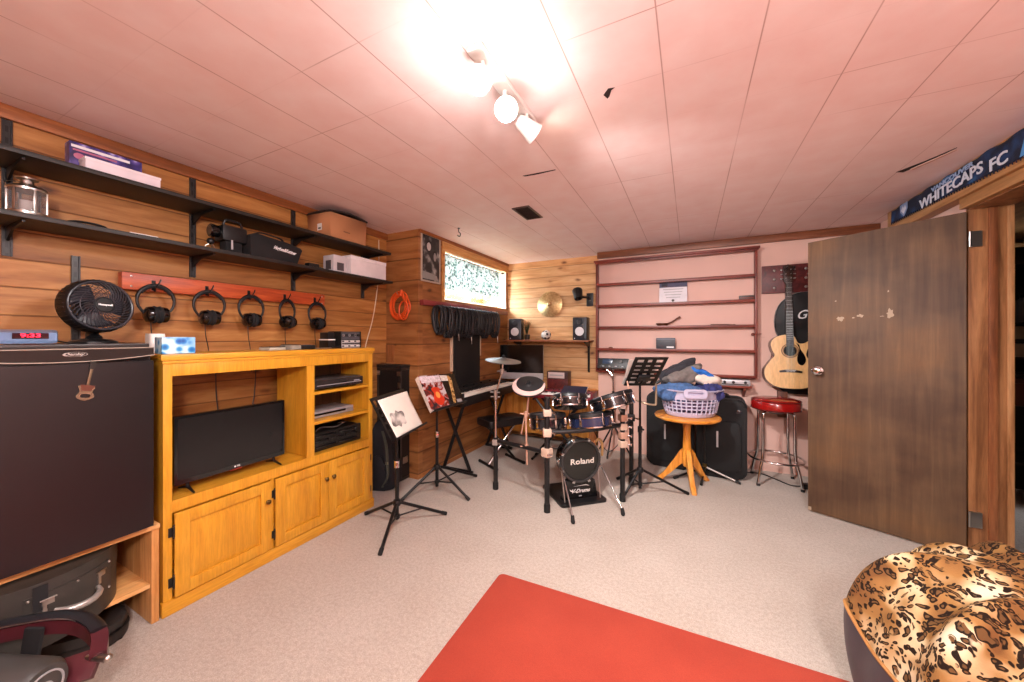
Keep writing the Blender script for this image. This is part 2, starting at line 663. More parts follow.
# window
vinyl = plain('white_vinyl', 'e9ebec', 0.4, var=0.01)
w = M()
xw = XB - WD - 0.01
mf = axes((xw, (WY0 + WY1) / 2, (WZ0 + WZ1) / 2), (0, 1, 0), (0, 0, 1), (1, 0, 0))
ow, oh = WY1 - WY0, WZ1 - WZ0
w.ring(rrect(ow, oh, 0.004, 2), rrect(ow - 0.09, oh - 0.09, 0.004, 2), -0.03, 0.02, mf)
w.box((0, 0, 0), (0.05, oh - 0.08, 0.04), x=mf, bev=0.004)
win = struct(w.build('window_1', vinyl))
g = N('window_glass')
tb = g.nt.nodes.new('ShaderNodeBsdfTransparent')
gb = g.nt.nodes.new('ShaderNodeBsdfGlossy')
gb.inputs['Roughness'].default_value = 0.02
gm = g.nt.nodes.new('ShaderNodeMixShader')
gm.inputs[0].default_value = 0.06
g.nt.links.new(tb.outputs[0], gm.inputs[1])
g.nt.links.new(gb.outputs[0], gm.inputs[2])
g.nt.links.new(gm.outputs[0], g.nt.nodes['Material Output'].inputs['Surface'])
for sgn in (-1, 1):
    M().box((sgn * ow / 4, 0, -0.01), (ow / 2 - 0.06, oh - 0.08, 0.004), x=mf).build('pane', g.m, win)

# ------------------------------------------------------------ doorway lining, header beam, room beyond
m = M()
m.bb((XR - 0.012, DY1 - 0.002, 0), (XR + 0.155, DY1 + 0.02, DZ + 0.02), bev=0.002)      # far jamb
m.bb((XR - 0.012, DY0 - 0.02, 0), (XR + 0.155, DY0 + 0.002, DZ + 0.02), bev=0.002)
m.bb((XR - 0.012, DY0, DZ - 0.012), (XR + 0.155, DY1, DZ + 0.012), bev=0.002)
struct(m.build('trim_5', jambwood))
m = M()
m.bb((XR + 0.066, DY1 - 0.014, 0), (XR + 0.10, DY1, DZ - 0.012), bev=0.002)
m.bb((XR + 0.066, DY0, 0), (XR + 0.10, DY0 + 0.014, DZ - 0.012), bev=0.002)
struct(m.build('trim_6', wood('door_stop_wood', '6a3a20', '8a5230', 'a06840', 'Z', 0.45)))
m = M()
m.bb((XR + 0.142, DY1 - 0.008, 0), (XR + 0.168, DY1 + 0.07, DZ + 0.06), bev=0.003)
struct(m.build('trim_7', jamblight))
m = M()
m.bb((1.43, 2.0, 2.145), (XR, 3.95, CEIL), bev=0.004)
m.bb((1.455, 2.0, 2.085), (XR, 3.14, 2.15), bev=0.003)
struct(m.build('trim_8', wood('header_wood', '9a6a3c', 'b08050', 'c09060', 'Y', 0.5)))
struct(M().bb((XR + 0.145, 1.4, 2.13), (2.9, 5.9, 2.2)).build('trim_10', wood('hall_soffit', '8a5a30', 'a87444', 'b88654', 'Y', 0.5)))
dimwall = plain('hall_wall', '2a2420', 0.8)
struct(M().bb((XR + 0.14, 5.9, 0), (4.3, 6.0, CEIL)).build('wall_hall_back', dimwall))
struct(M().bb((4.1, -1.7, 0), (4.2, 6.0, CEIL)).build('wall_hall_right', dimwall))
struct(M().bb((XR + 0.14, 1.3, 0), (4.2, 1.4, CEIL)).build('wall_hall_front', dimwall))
# ------------------------------------------------------------ shelves along the cedar wall
def slotted_mat():
    q = N('slotted_black_metal')
    co = q.coord()
    sp = q.n('ShaderNodeSeparateXYZ')
    q.l(co, 'Vector', sp, 'Vector')
    out = []
    for ax_, per, w_ in (('Z', 0.05, 0.013), ('Y', 1.0, 0.0045)):
        pg = q.n('ShaderNodeMath', operation='PINGPONG')
        q.l(sp, ax_, pg, 0)
        pg.inputs[1].default_value = per / 2
        lt = q.n('ShaderNodeMath', operation='LESS_THAN')
        q.l(pg, 'Value', lt, 0)
        lt.inputs[1].default_value = w_
        out.append(lt)
    mu = q.n('ShaderNodeMath', operation='MULTIPLY')
    q.l(out[0], 'Value', mu, 0)
    q.l(out[1], 'Value', mu, 1)
    mx = q.mix('MIX', (mu, 'Value'), '2c2a2a', '050505')
    q.l(mx, MIXOUT, q.b, 'Base Color')
    q.b.inputs['Roughness'].default_value = 0.35
    return q.m


slotted = slotted_mat()


def standard(y, z0, z1, label):
    T = thing('shelf_standard', label, 'shelf bracket', (XL, y, z0), 0, 'black shelf uprights on the cedar wall')
    m = M(T)
    m.bb((XL, y - 0.014, z0), (XL + 0.004, y + 0.014, z1))
    m.bb((XL, y - 0.014, z0), (XL + 0.014, y - 0.010, z1))
    m.bb((XL, y + 0.010, z0), (XL + 0.014, y + 0.014, z1))
    m.build('channel', slotted, T)
    return T


UY = [0.427, 1.074, 1.677, 2.31]
standard(UY[0], 1.67, 2.265, 'black slotted shelf upright behind the metal lantern')
standard(UY[1], 1.675, 2.265, 'black slotted shelf upright between the headphone rail and the white flat box')
standard(UY[2], 1.663, 2.258, 'black slotted shelf upright beside the cardboard box and black logo bag')
standard(UY[3], 1.668, 2.25, 'black slotted shelf upright under the white box at the shelf end')
standard(0.621, 1.27, 1.709, 'short black slotted upright on the cedar wall behind the desk fan')
for z, y1, lab in ((2.045, 2.385, 'upper long black wall shelf holding the cardboard box'), (1.795, 2.405, 'lower long black wall shelf holding the lantern and logo bag')):
    T = thing('wall_shelf', lab, 'shelf', (XL + 0.14, 1.3, z))
    M(T).bb((XL + 0.016, 0.05, z), (-2.372, y1, z + 0.02), bev=0.002).build('board', blackwood, T)
    for y in UY:
        m = M(T)
        pr = [(0.014, -0.002), (0.25, -0.002), (0.25, -0.012), (0.10, -0.022), (0.05, -0.045), (0.014, -0.06)]
        m.prism(pr, -0.004, 0.004, axes((XL, y, z), (1, 0, 0), (0, 0, 1), (0, -1, 0)))
        m.build('bracket', blackmetal, T)
S1, S2 = 2.065, 1.815     # tops of the shelves


def carton(name, label, cat, c, size, rotz, mats, lid=0.0, group=None, taper=1.0):
    T = thing(name, label, cat, c, rotz, group)
    return T


# purple toy box with printed picture, tilted against the wall behind a white flat box
def toy_mat():
    q = N('toy_box_print')
    co = q.coord()
    n = q.n('ShaderNodeTexVoronoi', Scale=26.0)
    q.l(co, 'Vector', n, 'Vector')
    r = q.ramp([(0.1, 'b8b0d8'), (0.25, '6a5aa6'), (0.5, '3c3478'), (0.8, '2c2650')])
    q.l(n, 'Distance', r, 'Fac')
    q.l(r, 'Color', q.b, 'Base Color')
    q.b.inputs['Roughness'].default_value = 0.35
    return q.m


T = thing('toy_box', 'purple printed toy box standing behind the white flat box on upper shelf', 'box', (-2.55, 0.69, S1))
M(T).box((-2.535, 0.69, S1 + 0.072), (0.06, 0.24, 0.142), bev=0.002).build('carton', toy_mat(), T)
fx = axes((-2.5045, 0.69, S1 + 0.072), (0, 1, 0), (0, 0, 1), (1, 0, 0))
m = M(T)
m.box((-0.02, 0.052, 0), (0.19, 0.012, 0.001), x=fx)
m.box((0.085, -0.035, 0), (0.06, 0.04, 0.001), x=fx)
m.mi = 1
m.box((0.085, -0.035, 0.0004), (0.054, 0.034, 0.001), x=fx)
m.mi = 2
for i in range(7):
    m.box((-0.07 + i * 0.017, -0.005 + 0.006 * (i % 3), 0.0004), (0.022, 0.009 + 0.006 * (i % 2), 0.001), (0, 0, R(-8)), x=fx)
m.mi = 3
m.box((-0.04, 0.036, 0.0004), (0.14, 0.008, 0.001), x=fx)
m.sph((-0.09, 0.01, 0), (0.018, 0.014, 0.0012), x=fx)
m.build('printed_panel', [whiteprint, navy, plain('print_dark', '2a2838', 0.5), plain('print_rose', 'b46a86', 0.5)], T)
T = thing('gift_box', 'flat white carton lying in front of the purple toy box', 'box', (-2.42, 0.71, S1))
M(T).box((-2.415, 0.712, S1 + 0.022), (0.075, 0.25, 0.042), bev=0.002).build('carton', plain('white_carton', 'd8d0d8', 0.6), T)
M(T).box((-2.415, 0.712, S1 + 0.0445), (0.079, 0.254, 0.012), bev=0.002).build('lid', plain('white_carton_lid', 'e2dae0', 0.6), T)
m = M()
m.bb((-2.48, 0.50, S1), (-2.46, 0.565, S1 + 0.006), bev=0.001)
tag(m.build('drumstick', whitepaper), 'thin white stick on the upper shelf beside the toy box', 'stick')
T = thing('chain', 'small dark heap of chain on the upper shelf above the lantern', 'chain', (-2.45, 0.43, S1))
m = M(T)
for i in range(16):
    a = i * 0.9
    m.torus((-2.45 + 0.018 * cos(a * 1.7), 0.40 + 0.006 * i + 0.006 * sin(a), S1 + 0.007 + 0.004 * (i % 2)), 0.008, 0.0025, TR(rot=(a, 0.6 * (i % 2), a)).to_3x3().to_4x4(), 12, 6)
m.build('links', darksteel, T)

# cardboard box with dark lid
T = thing('cardboard_box', 'brown cardboard box with a dark curved rim on the upper shelf end', 'box', (-2.5, 1.95, S1))
BX = TR((-2.50, 1.955, S1))
m = M(T)
zt, zb = 0.19, 0.001
out = [(-0.13, -0.165), (0.10, -0.15), (0.115, 0.16), (-0.13, 0.175)]
n = 4
m.raw([(x * 0.98, y * 0.98, zb) for x, y in out] + [(x * 1.03, y * 1.03, zt) for x, y in out], [(3, 2, 1, 0)] + [(i, (i + 1) % 4, 4 + (i + 1) % 4, 4 + i) for i in range(4)], BX)
m.build('carton', cardboard, T, solid=0.006)
m = M(T)
rim = [(x * 1.05, y * 1.05) for x, y in out]
arc = []
for i in range(4):
    a, b = rim[i], rim[(i + 1) % 4]
    for k in range(8):
        t_ = k / 8
        bul = 0.035 * sin(PI * t_) if i in (1,) else 0.01 * sin(PI * t_)
        arc.append((a[0] + (b[0] - a[0]) * t_, a[1] + (b[1] - a[1]) * t_, zt + 0.005 + bul * 0.6))
m.tube([BX @ Vector(p) for p in arc], 0.008, 8, closed=True)
m.raw(arc + [(0, 0, zt + 0.02)], [(i, (i + 1) % len(arc), len(arc)) for i in range(len(arc))], BX)
m.build('lid', plain('dark_lid', '2a2220', 0.5), T)
m = M(T)
m.box((0.0, -0.1668, 0.085), (0.05, 0.0015, 0.05), x=BX)
m.mi = 1
m.box((0.0, -0.1672, 0.075), (0.03, 0.0015, 0.012), x=BX)
m.mi = 2
m.box((0.1155, -0.02, 0.065), (0.0015, 0.06, 0.008), (0, 0, R(3)), x=BX)
m.build('sticker', [whitepaper, black, plain('faded_print', '7a5238', 0.7)], T)

# lantern
T = thing('lantern', 'round stainless lantern with glass panes on the lower shelf', 'lantern', (-2.45, 0.44, S2))
L = TR((-2.45, 0.445, S2))
m = M(T)
m.lathe([(0, 0), (0.052, 0), (0.054, 0.004), (0.054, 0.016), (0.048, 0.02), (0, 0.02)], L, 32)
m.build('lantern_base', steel, T)
m = M(T)
m.lathe([(0.05, 0.104), (0.054, 0.104), (0.055, 0.112), (0.046, 0.121), (0.026, 0.128), (0.019, 0.134), (0.018, 0.148), (0.03, 0.153), (0.031, 0.157), (0, 0.162)], L, 32)
m.lathe([(0, 0.106), (0.05, 0.106)], L, 32)
m.build('cap', steel, T)
for i in range(6):
    a = i * PI / 3 + 0.2
    m = M(T)
    m.box((0.051 * cos(a), 0.051 * sin(a), 0.062), (0.005, 0.009, 0.088), (0, 0, a), x=L, bev=0.001)
    m.build('post', steel, T)
gl = N('lantern_glass')
gl.b.inputs['Base Color'].default_value = (0.9, 0.95, 1, 1)
gl.b.inputs['Roughness'].default_value = 0.03
gl.b.inputs['Transmission Weight'].default_value = 0.95
gl.b.inputs['IOR'].default_value = 1.1
m = M(T)
m.lathe([(0.048, 0.019), (0.048, 0.106), (0.0465, 0.106), (0.0465, 0.019)], L, 32, closed=True)
m.build('glass_cylinder', gl.m, T)
m = M(T)
m.tube([L @ Vector(p) for p in smooth([(0.0, -0.05, 0.115), (-0.03, -0.05, 0.135), (-0.05, -0.02, 0.15), (-0.05, 0.02, 0.15), (-0.03, 0.05, 0.135), (0, 0.05, 0.115)], 5)], 0.0018, 6)
m.build('bail_handle', steel, T)
m = M(T)
m.lathe([(0, 0.02), (0.02, 0.02), (0.02, 0.065), (0.001, 0.066), (0, 0.072)], L, 16)
m.build('candle', whitepaper, T)

T = thing('leather_strap', 'flat black looped strap lying on the lower shelf beside the lantern', 'strap', (-2.43, 0.60, S2))
m = M(T)
m.tube(smooth([(-2.46, 0.545, S2 + 0.008), (-2.43, 0.575, S2 + 0.016), (-2.41, 0.62, S2 + 0.014), (-2.42, 0.655, S2 + 0.01), (-2.44, 0.64, S2 + 0.008), (-2.44, 0.58, S2 + 0.006)], 6), 0.009, 8, flat=0.6)
m.build('strap_loop', blackmatte, T)
m = M()
m.bb((-2.40, 0.73, S2), (-2.382, 0.83, S2 + 0.005), bev=0.001)
tag(m.build('white_ruler', whitepaper), 'thin white ruler lying on the lower shelf edge', 'ruler')

# dark camcorder-like clutter
T = thing('video_camera', 'black video camera on the lower shelf beside the logo bag', 'camera', (-2.46, 1.17, S2))
m = M(T)
m.box((-2.47, 1.19, S2 + 0.115), (0.10, 0.13, 0.09), bev=0.012)
m.build('camera_body', black, T)
m = M(T)
m.cyl((-2.47, 1.125, S2 + 0.12), (-2.47, 1.085, S2 + 0.12), 0.034, 0.038, 24)
m.cyl((-2.47, 1.085, S2 + 0.12), (-2.47, 1.08, S2 + 0.12), 0.032, 0.03, 24)
m.build('lens_hood', blackgloss, T)
m = M(T)
m.tube(smooth([(-2.45, 1.14, S2 + 0.155), (-2.44, 1.15, S2 + 0.19), (-2.44, 1.22, S2 + 0.19), (-2.45, 1.24, S2 + 0.155)], 6), 0.007, 8)
m.build('handle', black, T)
m = M(T)
m.box((-2.47, 1.19, S2 + 0.036), (0.07, 0.09, 0.072), bev=0.01)
m.build('battery_grip', blackmatte, T)
m = M(T)
m.bb((-2.418, 1.165, S2 + 0.02), (-2.415, 1.175, S2 + 0.075))
m.build('silver_trim', silverplastic, T)
T = thing('webcam', 'tiny black gadget on legs on the lower shelf before the video camera', 'gadget', (-2.42, 1.06, S2))
m = M(T)
m.sph((-2.42, 1.065, S2 + 0.045), 0.018)
m.build('gadget_head', black, T)
for a in (0.3, 2.4, 4.5):
    m = M(T)
    m.tube([(-2.42, 1.065, S2 + 0.035), (-2.42 + 0.02 * cos(a), 1.065 + 0.02 * sin(a), S2 + 0.02), (-2.42 + 0.028 * cos(a), 1.065 + 0.028 * sin(a), S2 + 0.003)], 0.003, 6)
    m.build('leg', steel, T)

# logo bag
T = thing('amplifier_bag', 'black zip bag with white script lettering on the lower shelf', 'bag', (-2.46, 1.42, S2))
m = M(T)
B = axes((-2.47, 1.425, S2), (0, 1, 0), (0, 0, 1), (1, 0, 0))
m.prism([(-0.165, 0.002), (0.13, 0.002), (0.165, 0.10), (0.15, 0.115), (0.05, 0.13), (-0.13, 0.15), (-0.17, 0.13)], -0.09, 0.075, B, bev=0.015)
m.build('bag_body', blackmatte, T)
m = M(T)
m.text('Hughes&Kettner', 0.031, axes((-2.3935, 1.465, S2 + 0.075), (0, 0.995, -0.1), (0, 0.1, 0.995), (1, 0, 0)), 0.0006, shear=0.45, bold=0.0008, sx=0.68)
m.build('logo_lettering', whiteprint, T)
m = M(T)
m.tube(smooth([(-2.43, 1.30, S2 + 0.14), (-2.40, 1.32, S2 + 0.155), (-2.40, 1.44, S2 + 0.145), (-2.43, 1.47, S2 + 0.125)], 6), 0.007, 8, flat=0.5)
m.build('handle', blackmatte, T)

T = thing('power_adapter', 'small black power adapter on the lower shelf between logo bag and white box', 'adapter', (-2.43, 1.68, S2))
m = M(T)
m.box((-2.43, 1.68, S2 + 0.016), (0.05, 0.08, 0.03), bev=0.006)
m.build('adapter_body', black, T)
m = M(T)
m.tube(smooth([(-2.42, 1.72, S2 + 0.012), (-2.40, 1.745, S2 + 0.006), (-2.43, 1.765, S2 + 0.006), (-2.46, 1.74, S2 + 0.006)], 6), 0.003, 6)
m.build('cord', black, T)

T = thing('white_box', 'long white carton at the end of the lower shelf', 'box', (-2.49, 2.16, S2))
m = M(T)
m.bb((-2.58, 1.985, S2), (-2.40, 2.35, S2 + 0.125), bev=0.002)
m.build('carton', plain('white_carton_long', 'dcd4d6', 0.6), T)
m = M(T)
m.bb((-2.582, 1.983, S2 + 0.125), (-2.398, 2.352, S2 + 0.155), bev=0.002)
m.build('lid', plain('white_carton_top', 'e4dcde', 0.6), T)
T = thing('speaker_box', 'small white carton with a dark picture beside the long white box', 'box', (-2.5, 1.9, S2))
m = M(T)
m.bb((-2.55, 1.855, S2), (-2.43, 1.972, S2 + 0.135), bev=0.002)
m.build('carton', plain('small_carton', 'c9c3c6', 0.6), T)
m = M(T)
fx = axes((-2.4285, 1.913, S2 + 0.07), (0, 1, 0), (0, 0, 1), (1, 0, 0))
m.box((0, -0.02, 0), (0.06, 0.06, 0.001), x=fx)
m.build('picture_label', plain('label_dark', '4a4448', 0.5), T)
m = M(T)
fx2 = axes((-2.49, 1.854, S2 + 0.07), (1, 0, 0), (0, 0, 1), (0, -1, 0))
m.box((0, -0.01, 0), (0.06, 0.07, 0.001), x=fx2)
m.lathe([(0, 0.002), (0.016, 0.002), (0.016, 0)], fx2, 20)
m.build('picture_label', bpy.data.materials['label_dark'], T)

# white cable down the corner
m = M()
m.tube(smooth([(XL + 0.006, 2.50, 2.24), (XL + 0.006, 2.50, 2.0), (XL + 0.006, 2.485, 1.80), (XL + 0.006, 2.43, 1.5), (XL + 0.006, 2.345, 1.24), (XL + 0.006, 2.31, 1.05)], 6), 0.004, 6)
tag(m.build('wall_cable', plain('ivory_cable', 'd8c8b0', 0.5)), 'thin ivory cable running down the cedar wall corner', 'cable')

# ------------------------------------------------------------ headphone rail
T = thing('coat_rail', 'red stained hook board on the cedar wall holding five headphones', 'hook rail', (XL, 1.34, 1.567))
m = M(T)
m.bb((XL, 0.765, 1.567), (XL + 0.05, 1.904, 1.655), bev=0.003)
m.build('rail_board', redwood_y, T)
for y in (0.80, 1.88):
    for z in (1.585, 1.637):
        M(T).sph((XL + 0.0505, y, z), (0.002, 0.005, 0.005), n=10, m=6).build('screw', steel, T)
HY_ = [0.886, 1.125, 1.354, 1.588, 1.818]
for y in HY_:
    m = M(T)
    m.bb((XL + 0.05, y - 0.008, 1.57), (XL + 0.054, y + 0.008, 1.625))
    m.tube(smooth([(XL + 0.052, y, 1.60), (XL + 0.074, y, 1.588), (XL + 0.094, y, 1.592), (XL + 0.10, y + 0.008, 1.612), (XL + 0.098, y + 0.014, 1.628)], 5), 0.0035, 6)
    m.tube(smooth([(XL + 0.052, y, 1.575), (XL + 0.068, y, 1.565), (XL + 0.076, y, 1.572)], 5), 0.003, 6)
    m.build('hook', blackmetal, T)


def headphones():
    T = thing('headphones', 'x', 'headphones', (0, 0, 0))
    m = M()
    pts, w = [], 0.094
    for i in range(25):
        a = R(-62 + 304 * i / 24)
        pts.append((0, 0.076 * cos(a), -0.085 + 0.083 * sin(a)))
    m.tube(pts, [0.0085 if 5 < i < 19 else 0.0065 for i in range(25)], 10)
    m.build('headband', black, T)
    m = M()
    pts = [(0.0, 0.070 * cos(R(30 + 120 * i / 12)), -0.085 + 0.076 * sin(R(30 + 120 * i / 12))) for i in range(13)]
    m.tube(pts, 0.008, 8, flat=1.0)
    m.build('head_pad', blackmatte, T)
    for sgn in (-1, 1):
        m = M()
        fx = frame((0.006, sgn * 0.026, -0.160), (0, sgn, 0)) @ Matrix.Diagonal((1.2, 1.2, 1.2, 1))
        m.lathe([(0, -0.012), (0.034, -0.012), (0.036, 0.0), (0.033, 0.012), (0.022, 0.019), (0, 0.021)], fx, 28)
        cup = m.build('ear_cup', blackgloss, T)
        m = M()
        m.lathe([(0.018, -0.024), (0.034, -0.022), (0.039, -0.012), (0.034, -0.004), (0, -0.004), (0, -0.018), (0.018, -0.024)], fx, 28)
        m.build('ear_cushion', blackmatte, cup)
        m = M()
        m.tube(smooth([(0, sgn * 0.043, -0.157), (0, sgn * 0.055, -0.146), (0, sgn * 0.06, -0.13)], 4), 0.005, 8)
        m.build('yoke', darksteel, T)
    m = M()
    m.tube(smooth([(0.0, -0.022, -0.20), (-0.004, -0.016, -0.27), (-0.01, 0.0, -0.36), (-0.016, 0.008, -0.5)], 6), 0.0022, 6)
    m.build('cord', black, T)
    return T


HP = headphones()
labs = ['black headphones on the first hook, next to the desk fan', 'black headphones on the second hook from the desk fan', 'black headphones on the middle hook of the red rail',
        'black headphones hung edge-on on the fourth hook from the fan', 'black headphones on the last hook, above the little mixer']
for i, y in enumerate(HY_):
    a = [0.02, -0.05, 0.06, 0.38, 0.1][i]
    loc = (XL + 0.082, y, 1.599 - 0.004 * i)
    if i == 0:
        HP.location, HP.rotation_euler = loc, (0, 0, a)
        HP['label'], HP['group'] = labs[0], 'headphones on the red rail'
    else:
        dup(HP, loc, a, labs[i])
# ------------------------------------------------------------ fridge on a wooden stand
T = thing('storage_stand', 'pine stand with an open shelf under the black fridge', 'stand', (-2.43, 0.45, 0))
YA, YC = 0.12, 0.775
for y in (YA, YC - 0.027):
    M(T).bb((-2.64, y, 0), (-2.215, y + 0.027, 0.435), bev=0.002).build('side_panel', wood('stand_side', 'b07438', 'cc9254', 'dcaa70', 'Z', 0.5), T)
M(T).bb((-2.64, YA, 0.435), (-2.205, YC, 0.455), bev=0.002).build('stand_top', shelfwood, T)
M(T).bb((-2.64, YA + 0.028, 0.165), (-2.225, YC - 0.028, 0.185), bev=0.002).build('shelf', shelfwood, T)

fr_black = plain('fridge_black', '151013', 0.33, var=0.12, scale=6, bump=0.05, bscale=500)
T = thing('mini_fridge', 'black bar fridge on the pine stand', 'fridge', (-2.4, 0.47, 0.455))
m = M(T)
m.bb((-2.62, 0.225, 0.47), (-2.185, 0.735, 1.275), bev=0.004)
for y in (0.26, 0.70):
    for x in (-2.58, -2.22):
        m.cyl((x, y, 0.455), (x, y, 0.472), 0.018, n=14)
m.build('cabinet_body', fr_black, T)
m = M(T)
m.prism(rrect(0.425, 0.512, 0.012, 4, -2.4025, 0.48), 1.275, 1.291, bev=0.003)
m.build('top_panel', plain('fridge_top', '2a2220', 0.4), T)
m = M(T)
prof = [(-2.183, 0.225), (-2.155, 0.225)] + [(-2.155 + 0.0055 * (1 - ((y - 0.48) / 0.255) ** 2), y) for y in [0.225 + 0.51 * i / 12 for i in range(13)]] + [(-2.155, 0.735), (-2.183, 0.735)]
m.prism(prof, 0.475, 1.215)
door = m.build('door', fr_black, T)
m = M(T)
# top grip strip with a lower lip that dips in the middle
pp = [(-2.183, 0.225, 0), ]
va, vb = [], []
for i in range(17):
    y = 0.225 + 0.51 * i / 16
    d = 1 - ((y - 0.48) / 0.255) ** 2
    va.append((y, 1.272))
    vb.append((y, 1.243 - 0.018 * d))
m.prism(va + list(reversed(vb)), 0, 0.03, axes((-2.183, 0, 0), (0, 1, 0), (0, 0, 1), (1, 0, 0)))
m.build('grip_strip', blackgloss, door)
m = M(T)
m.tube([(-2.152, y, z - 0.003) for y, z in vb], 0.0022, 6)
m.tube([(-2.1525, y, 1.273) for y, z in va], 0.0022, 6)
m.build('grip_edge', plain('worn_edge', 'a89a8c', 0.4, 0.3), door)
m = M(T)
fx = axes((-2.1525, 0.505, 1.252), (0, 1, 0), (0, 0, 1), (1, 0, 0))
m.lathe([(0.030, 0), (0.0325, 0), (0.0325, 0.002), (0.030, 0.002)], fx @ Matrix.Diagonal((1, 0.28, 1, 1)), 36, closed=True)
m.text('Danby', 0.0135, fx @ TR((-0.004, 0.0005, 0.001)), 0.0006, sx=1.5, shear=0.2, bold=0.0006)
m.build('badge', plain('badge_silver', 'a8a29c', 0.35, 0.5), door)

# guitar shaped bottle opener magnet
T = thing('bottle_opener', 'small guitar shaped bottle opener magnet on the fridge door', 'bottle opener', (-2.149, 0.535, 1.125))
fx = axes((-2.149, 0.535, 1.125), (0, 0.985, -0.17), (0, 0.17, 0.985), (1, 0, 0)) @ Matrix.Diagonal((1.35, 1.35, 1, 1))
m = M(T)
body = smooth([(0, 0.0, 0), (0.016, -0.004, 0), (0.013, -0.016, 0), (0.018, -0.032, 0), (0, -0.042, 0), (-0.018, -0.032, 0), (-0.013, -0.016, 0), (-0.018, 0.0, 0)], 4, closed=True)
inn = smooth([(0.008, -0.024, 0), (0.008, -0.033, 0), (-0.008, -0.033, 0), (-0.008, -0.024, 0)], 8, closed=True)
m.ring([(p.x, p.y) for p in body], [(p.x, p.y) for p in inn], 0, 0.005, fx)
m.build('opener_body', plain('opener_steel', '9a8c78', 0.25, 0.9), T)
m = M(T)
m.prism([(-0.015, 0.004), (0.016, 0.002), (0.010, -0.014), (-0.010, -0.014)], 0.0048, 0.0062, fx)
m.build('pickguard', plain('opener_brown', '5a2c1c', 0.4), T)
m = M(T)
m.bb((-0.003, 0.0, 0.001), (0.003, 0.052, 0.005), x=fx, bev=0.001)
m.build('neck', plain('opener_neck', '857660', 0.3, 0.8), T)
m = M(T)
m.prism([(-0.005, 0.05), (0.005, 0.05), (0.007, 0.07), (-0.006, 0.073)], 0.001, 0.005, fx)
m.build('headstock', darksteel, T)

# desk fan
T = thing('desk_fan', 'black round desk fan standing on the fridge', 'fan', (-2.4, 0.62, 1.291))
c = Vector((-2.395, 0.625, 1.458))
ax = Vector((1.0, 0.22, 0.10)).normalized()
fx = frame(c, ax, (0, 1, 0))
Rf = 0.116
m = M(T)
m.lathe([(Rf - 0.006, -0.036), (Rf, -0.03), (Rf, 0.03), (Rf - 0.006, 0.038), (Rf - 0.014, 0.03), (Rf - 0.012, -0.03)], fx, 48, closed=True)
m.lathe([(0, -0.082), (0.04, -0.08), (0.046, -0.07), (0.046, -0.05), (0, -0.05)], fx, 32)
for i in range(34):
    a = 2 * PI * i / 34
    m.tube([fx @ Vector((r_ * cos(a), r_ * sin(a), z_)) for r_, z_ in ((0.04, -0.072), (0.085, -0.064), (Rf - 0.008, -0.033))], 0.0015, 5)
m.build('housing', black, T)
m = M(T)
for i in range(40):
    a = 2 * PI * i / 40
    m.tube([fx @ Vector((r_ * cos(a), r_ * sin(a), z_)) for r_, z_ in ((Rf + 0.001, -0.025), (Rf + 0.003, 0.0), (Rf + 0.001, 0.026))], 0.0018, 5)
m.build('side_ribs', black, T)
m = M(T)
for i in range(36):
    pts = []
    for k in range(6):
        f_ = k / 5
        a = 2 * PI * i / 36 + 0.75 * f_
        r_ = 0.034 + (Rf - 0.045) * f_
        pts.append(fx @ Vector((r_ * cos(a), r_ * sin(a), 0.052 - 0.022 * f_ ** 2)))
    m.tube(pts, 0.0019, 5)
m.torus((0, 0, 0), 0.075, 0.0014, fx @ TR((0, 0, 0.044)), 40, 5)
m.torus((0, 0, 0), Rf - 0.008, 0.005, fx @ TR((0, 0, 0.033)), 48, 8)
m.build('front_grille', plain('grille_grey', '34343a', 0.35), T)
m = M(T)
m.lathe([(0, 0.058), (0.03, 0.056), (0.036, 0.05), (0.036, 0.042), (0, 0.042)], fx, 28)
hub = m.build('hub_cap', plain('hub_black', '0c0c0e', 0.6), T)
m = M(T)
m.text('Honeywell', 0.011, axes(fx @ Vector((0, 0, 0.0585)), fx.to_3x3() @ V(1, 0, 0), fx.to_3x3() @ V(0, 1, 0), ax), 0.0006, bold=0.0004)
m.build('lettering', whiteprint, hub)
m = M(T)
for i in range(3):
    a0 = 2 * PI * i / 3
    v, f = [], []
    for j in range(8):
        for k in range(8):
            r_ = 0.025 + 0.07 * k / 7
            a = a0 + 1.5 * (j / 7 - 0.5) * (0.7 + 0.3 * k / 7) + 0.4 * k / 7
            v.append((r_ * cos(a), r_ * sin(a), 0.012 * (j / 7 - 0.5) * 2))
    for j in range(7):
        for k in range(7):
            f.append((j * 8 + k, j * 8 + k + 1, (j + 1) * 8 + k + 1, (j + 1) * 8 + k))
    m.raw(v, f, fx)
m.lathe([(0, 0.03), (0.024, 0.028), (0.028, 0.0), (0.028, -0.03), (0, -0.03)], fx, 24)
m.build('fan_blades', plain('fan_blade', '22222a', 0.4), T, solid=0.002)
m = M(T)
m.lathe([(0, 0), (0.075, 0), (0.075, 0.008), (0.06, 0.016), (0.03, 0.022), (0, 0.022)], TR((-2.41, 0.62, 1.291)), 36)
m.tube([(-2.41, 0.62, 1.31), (-2.43, 0.62, 1.325), (-2.44, 0.622, 1.36)], [0.028, 0.022, 0.018], 14)
m.build('fan_base', black, T)

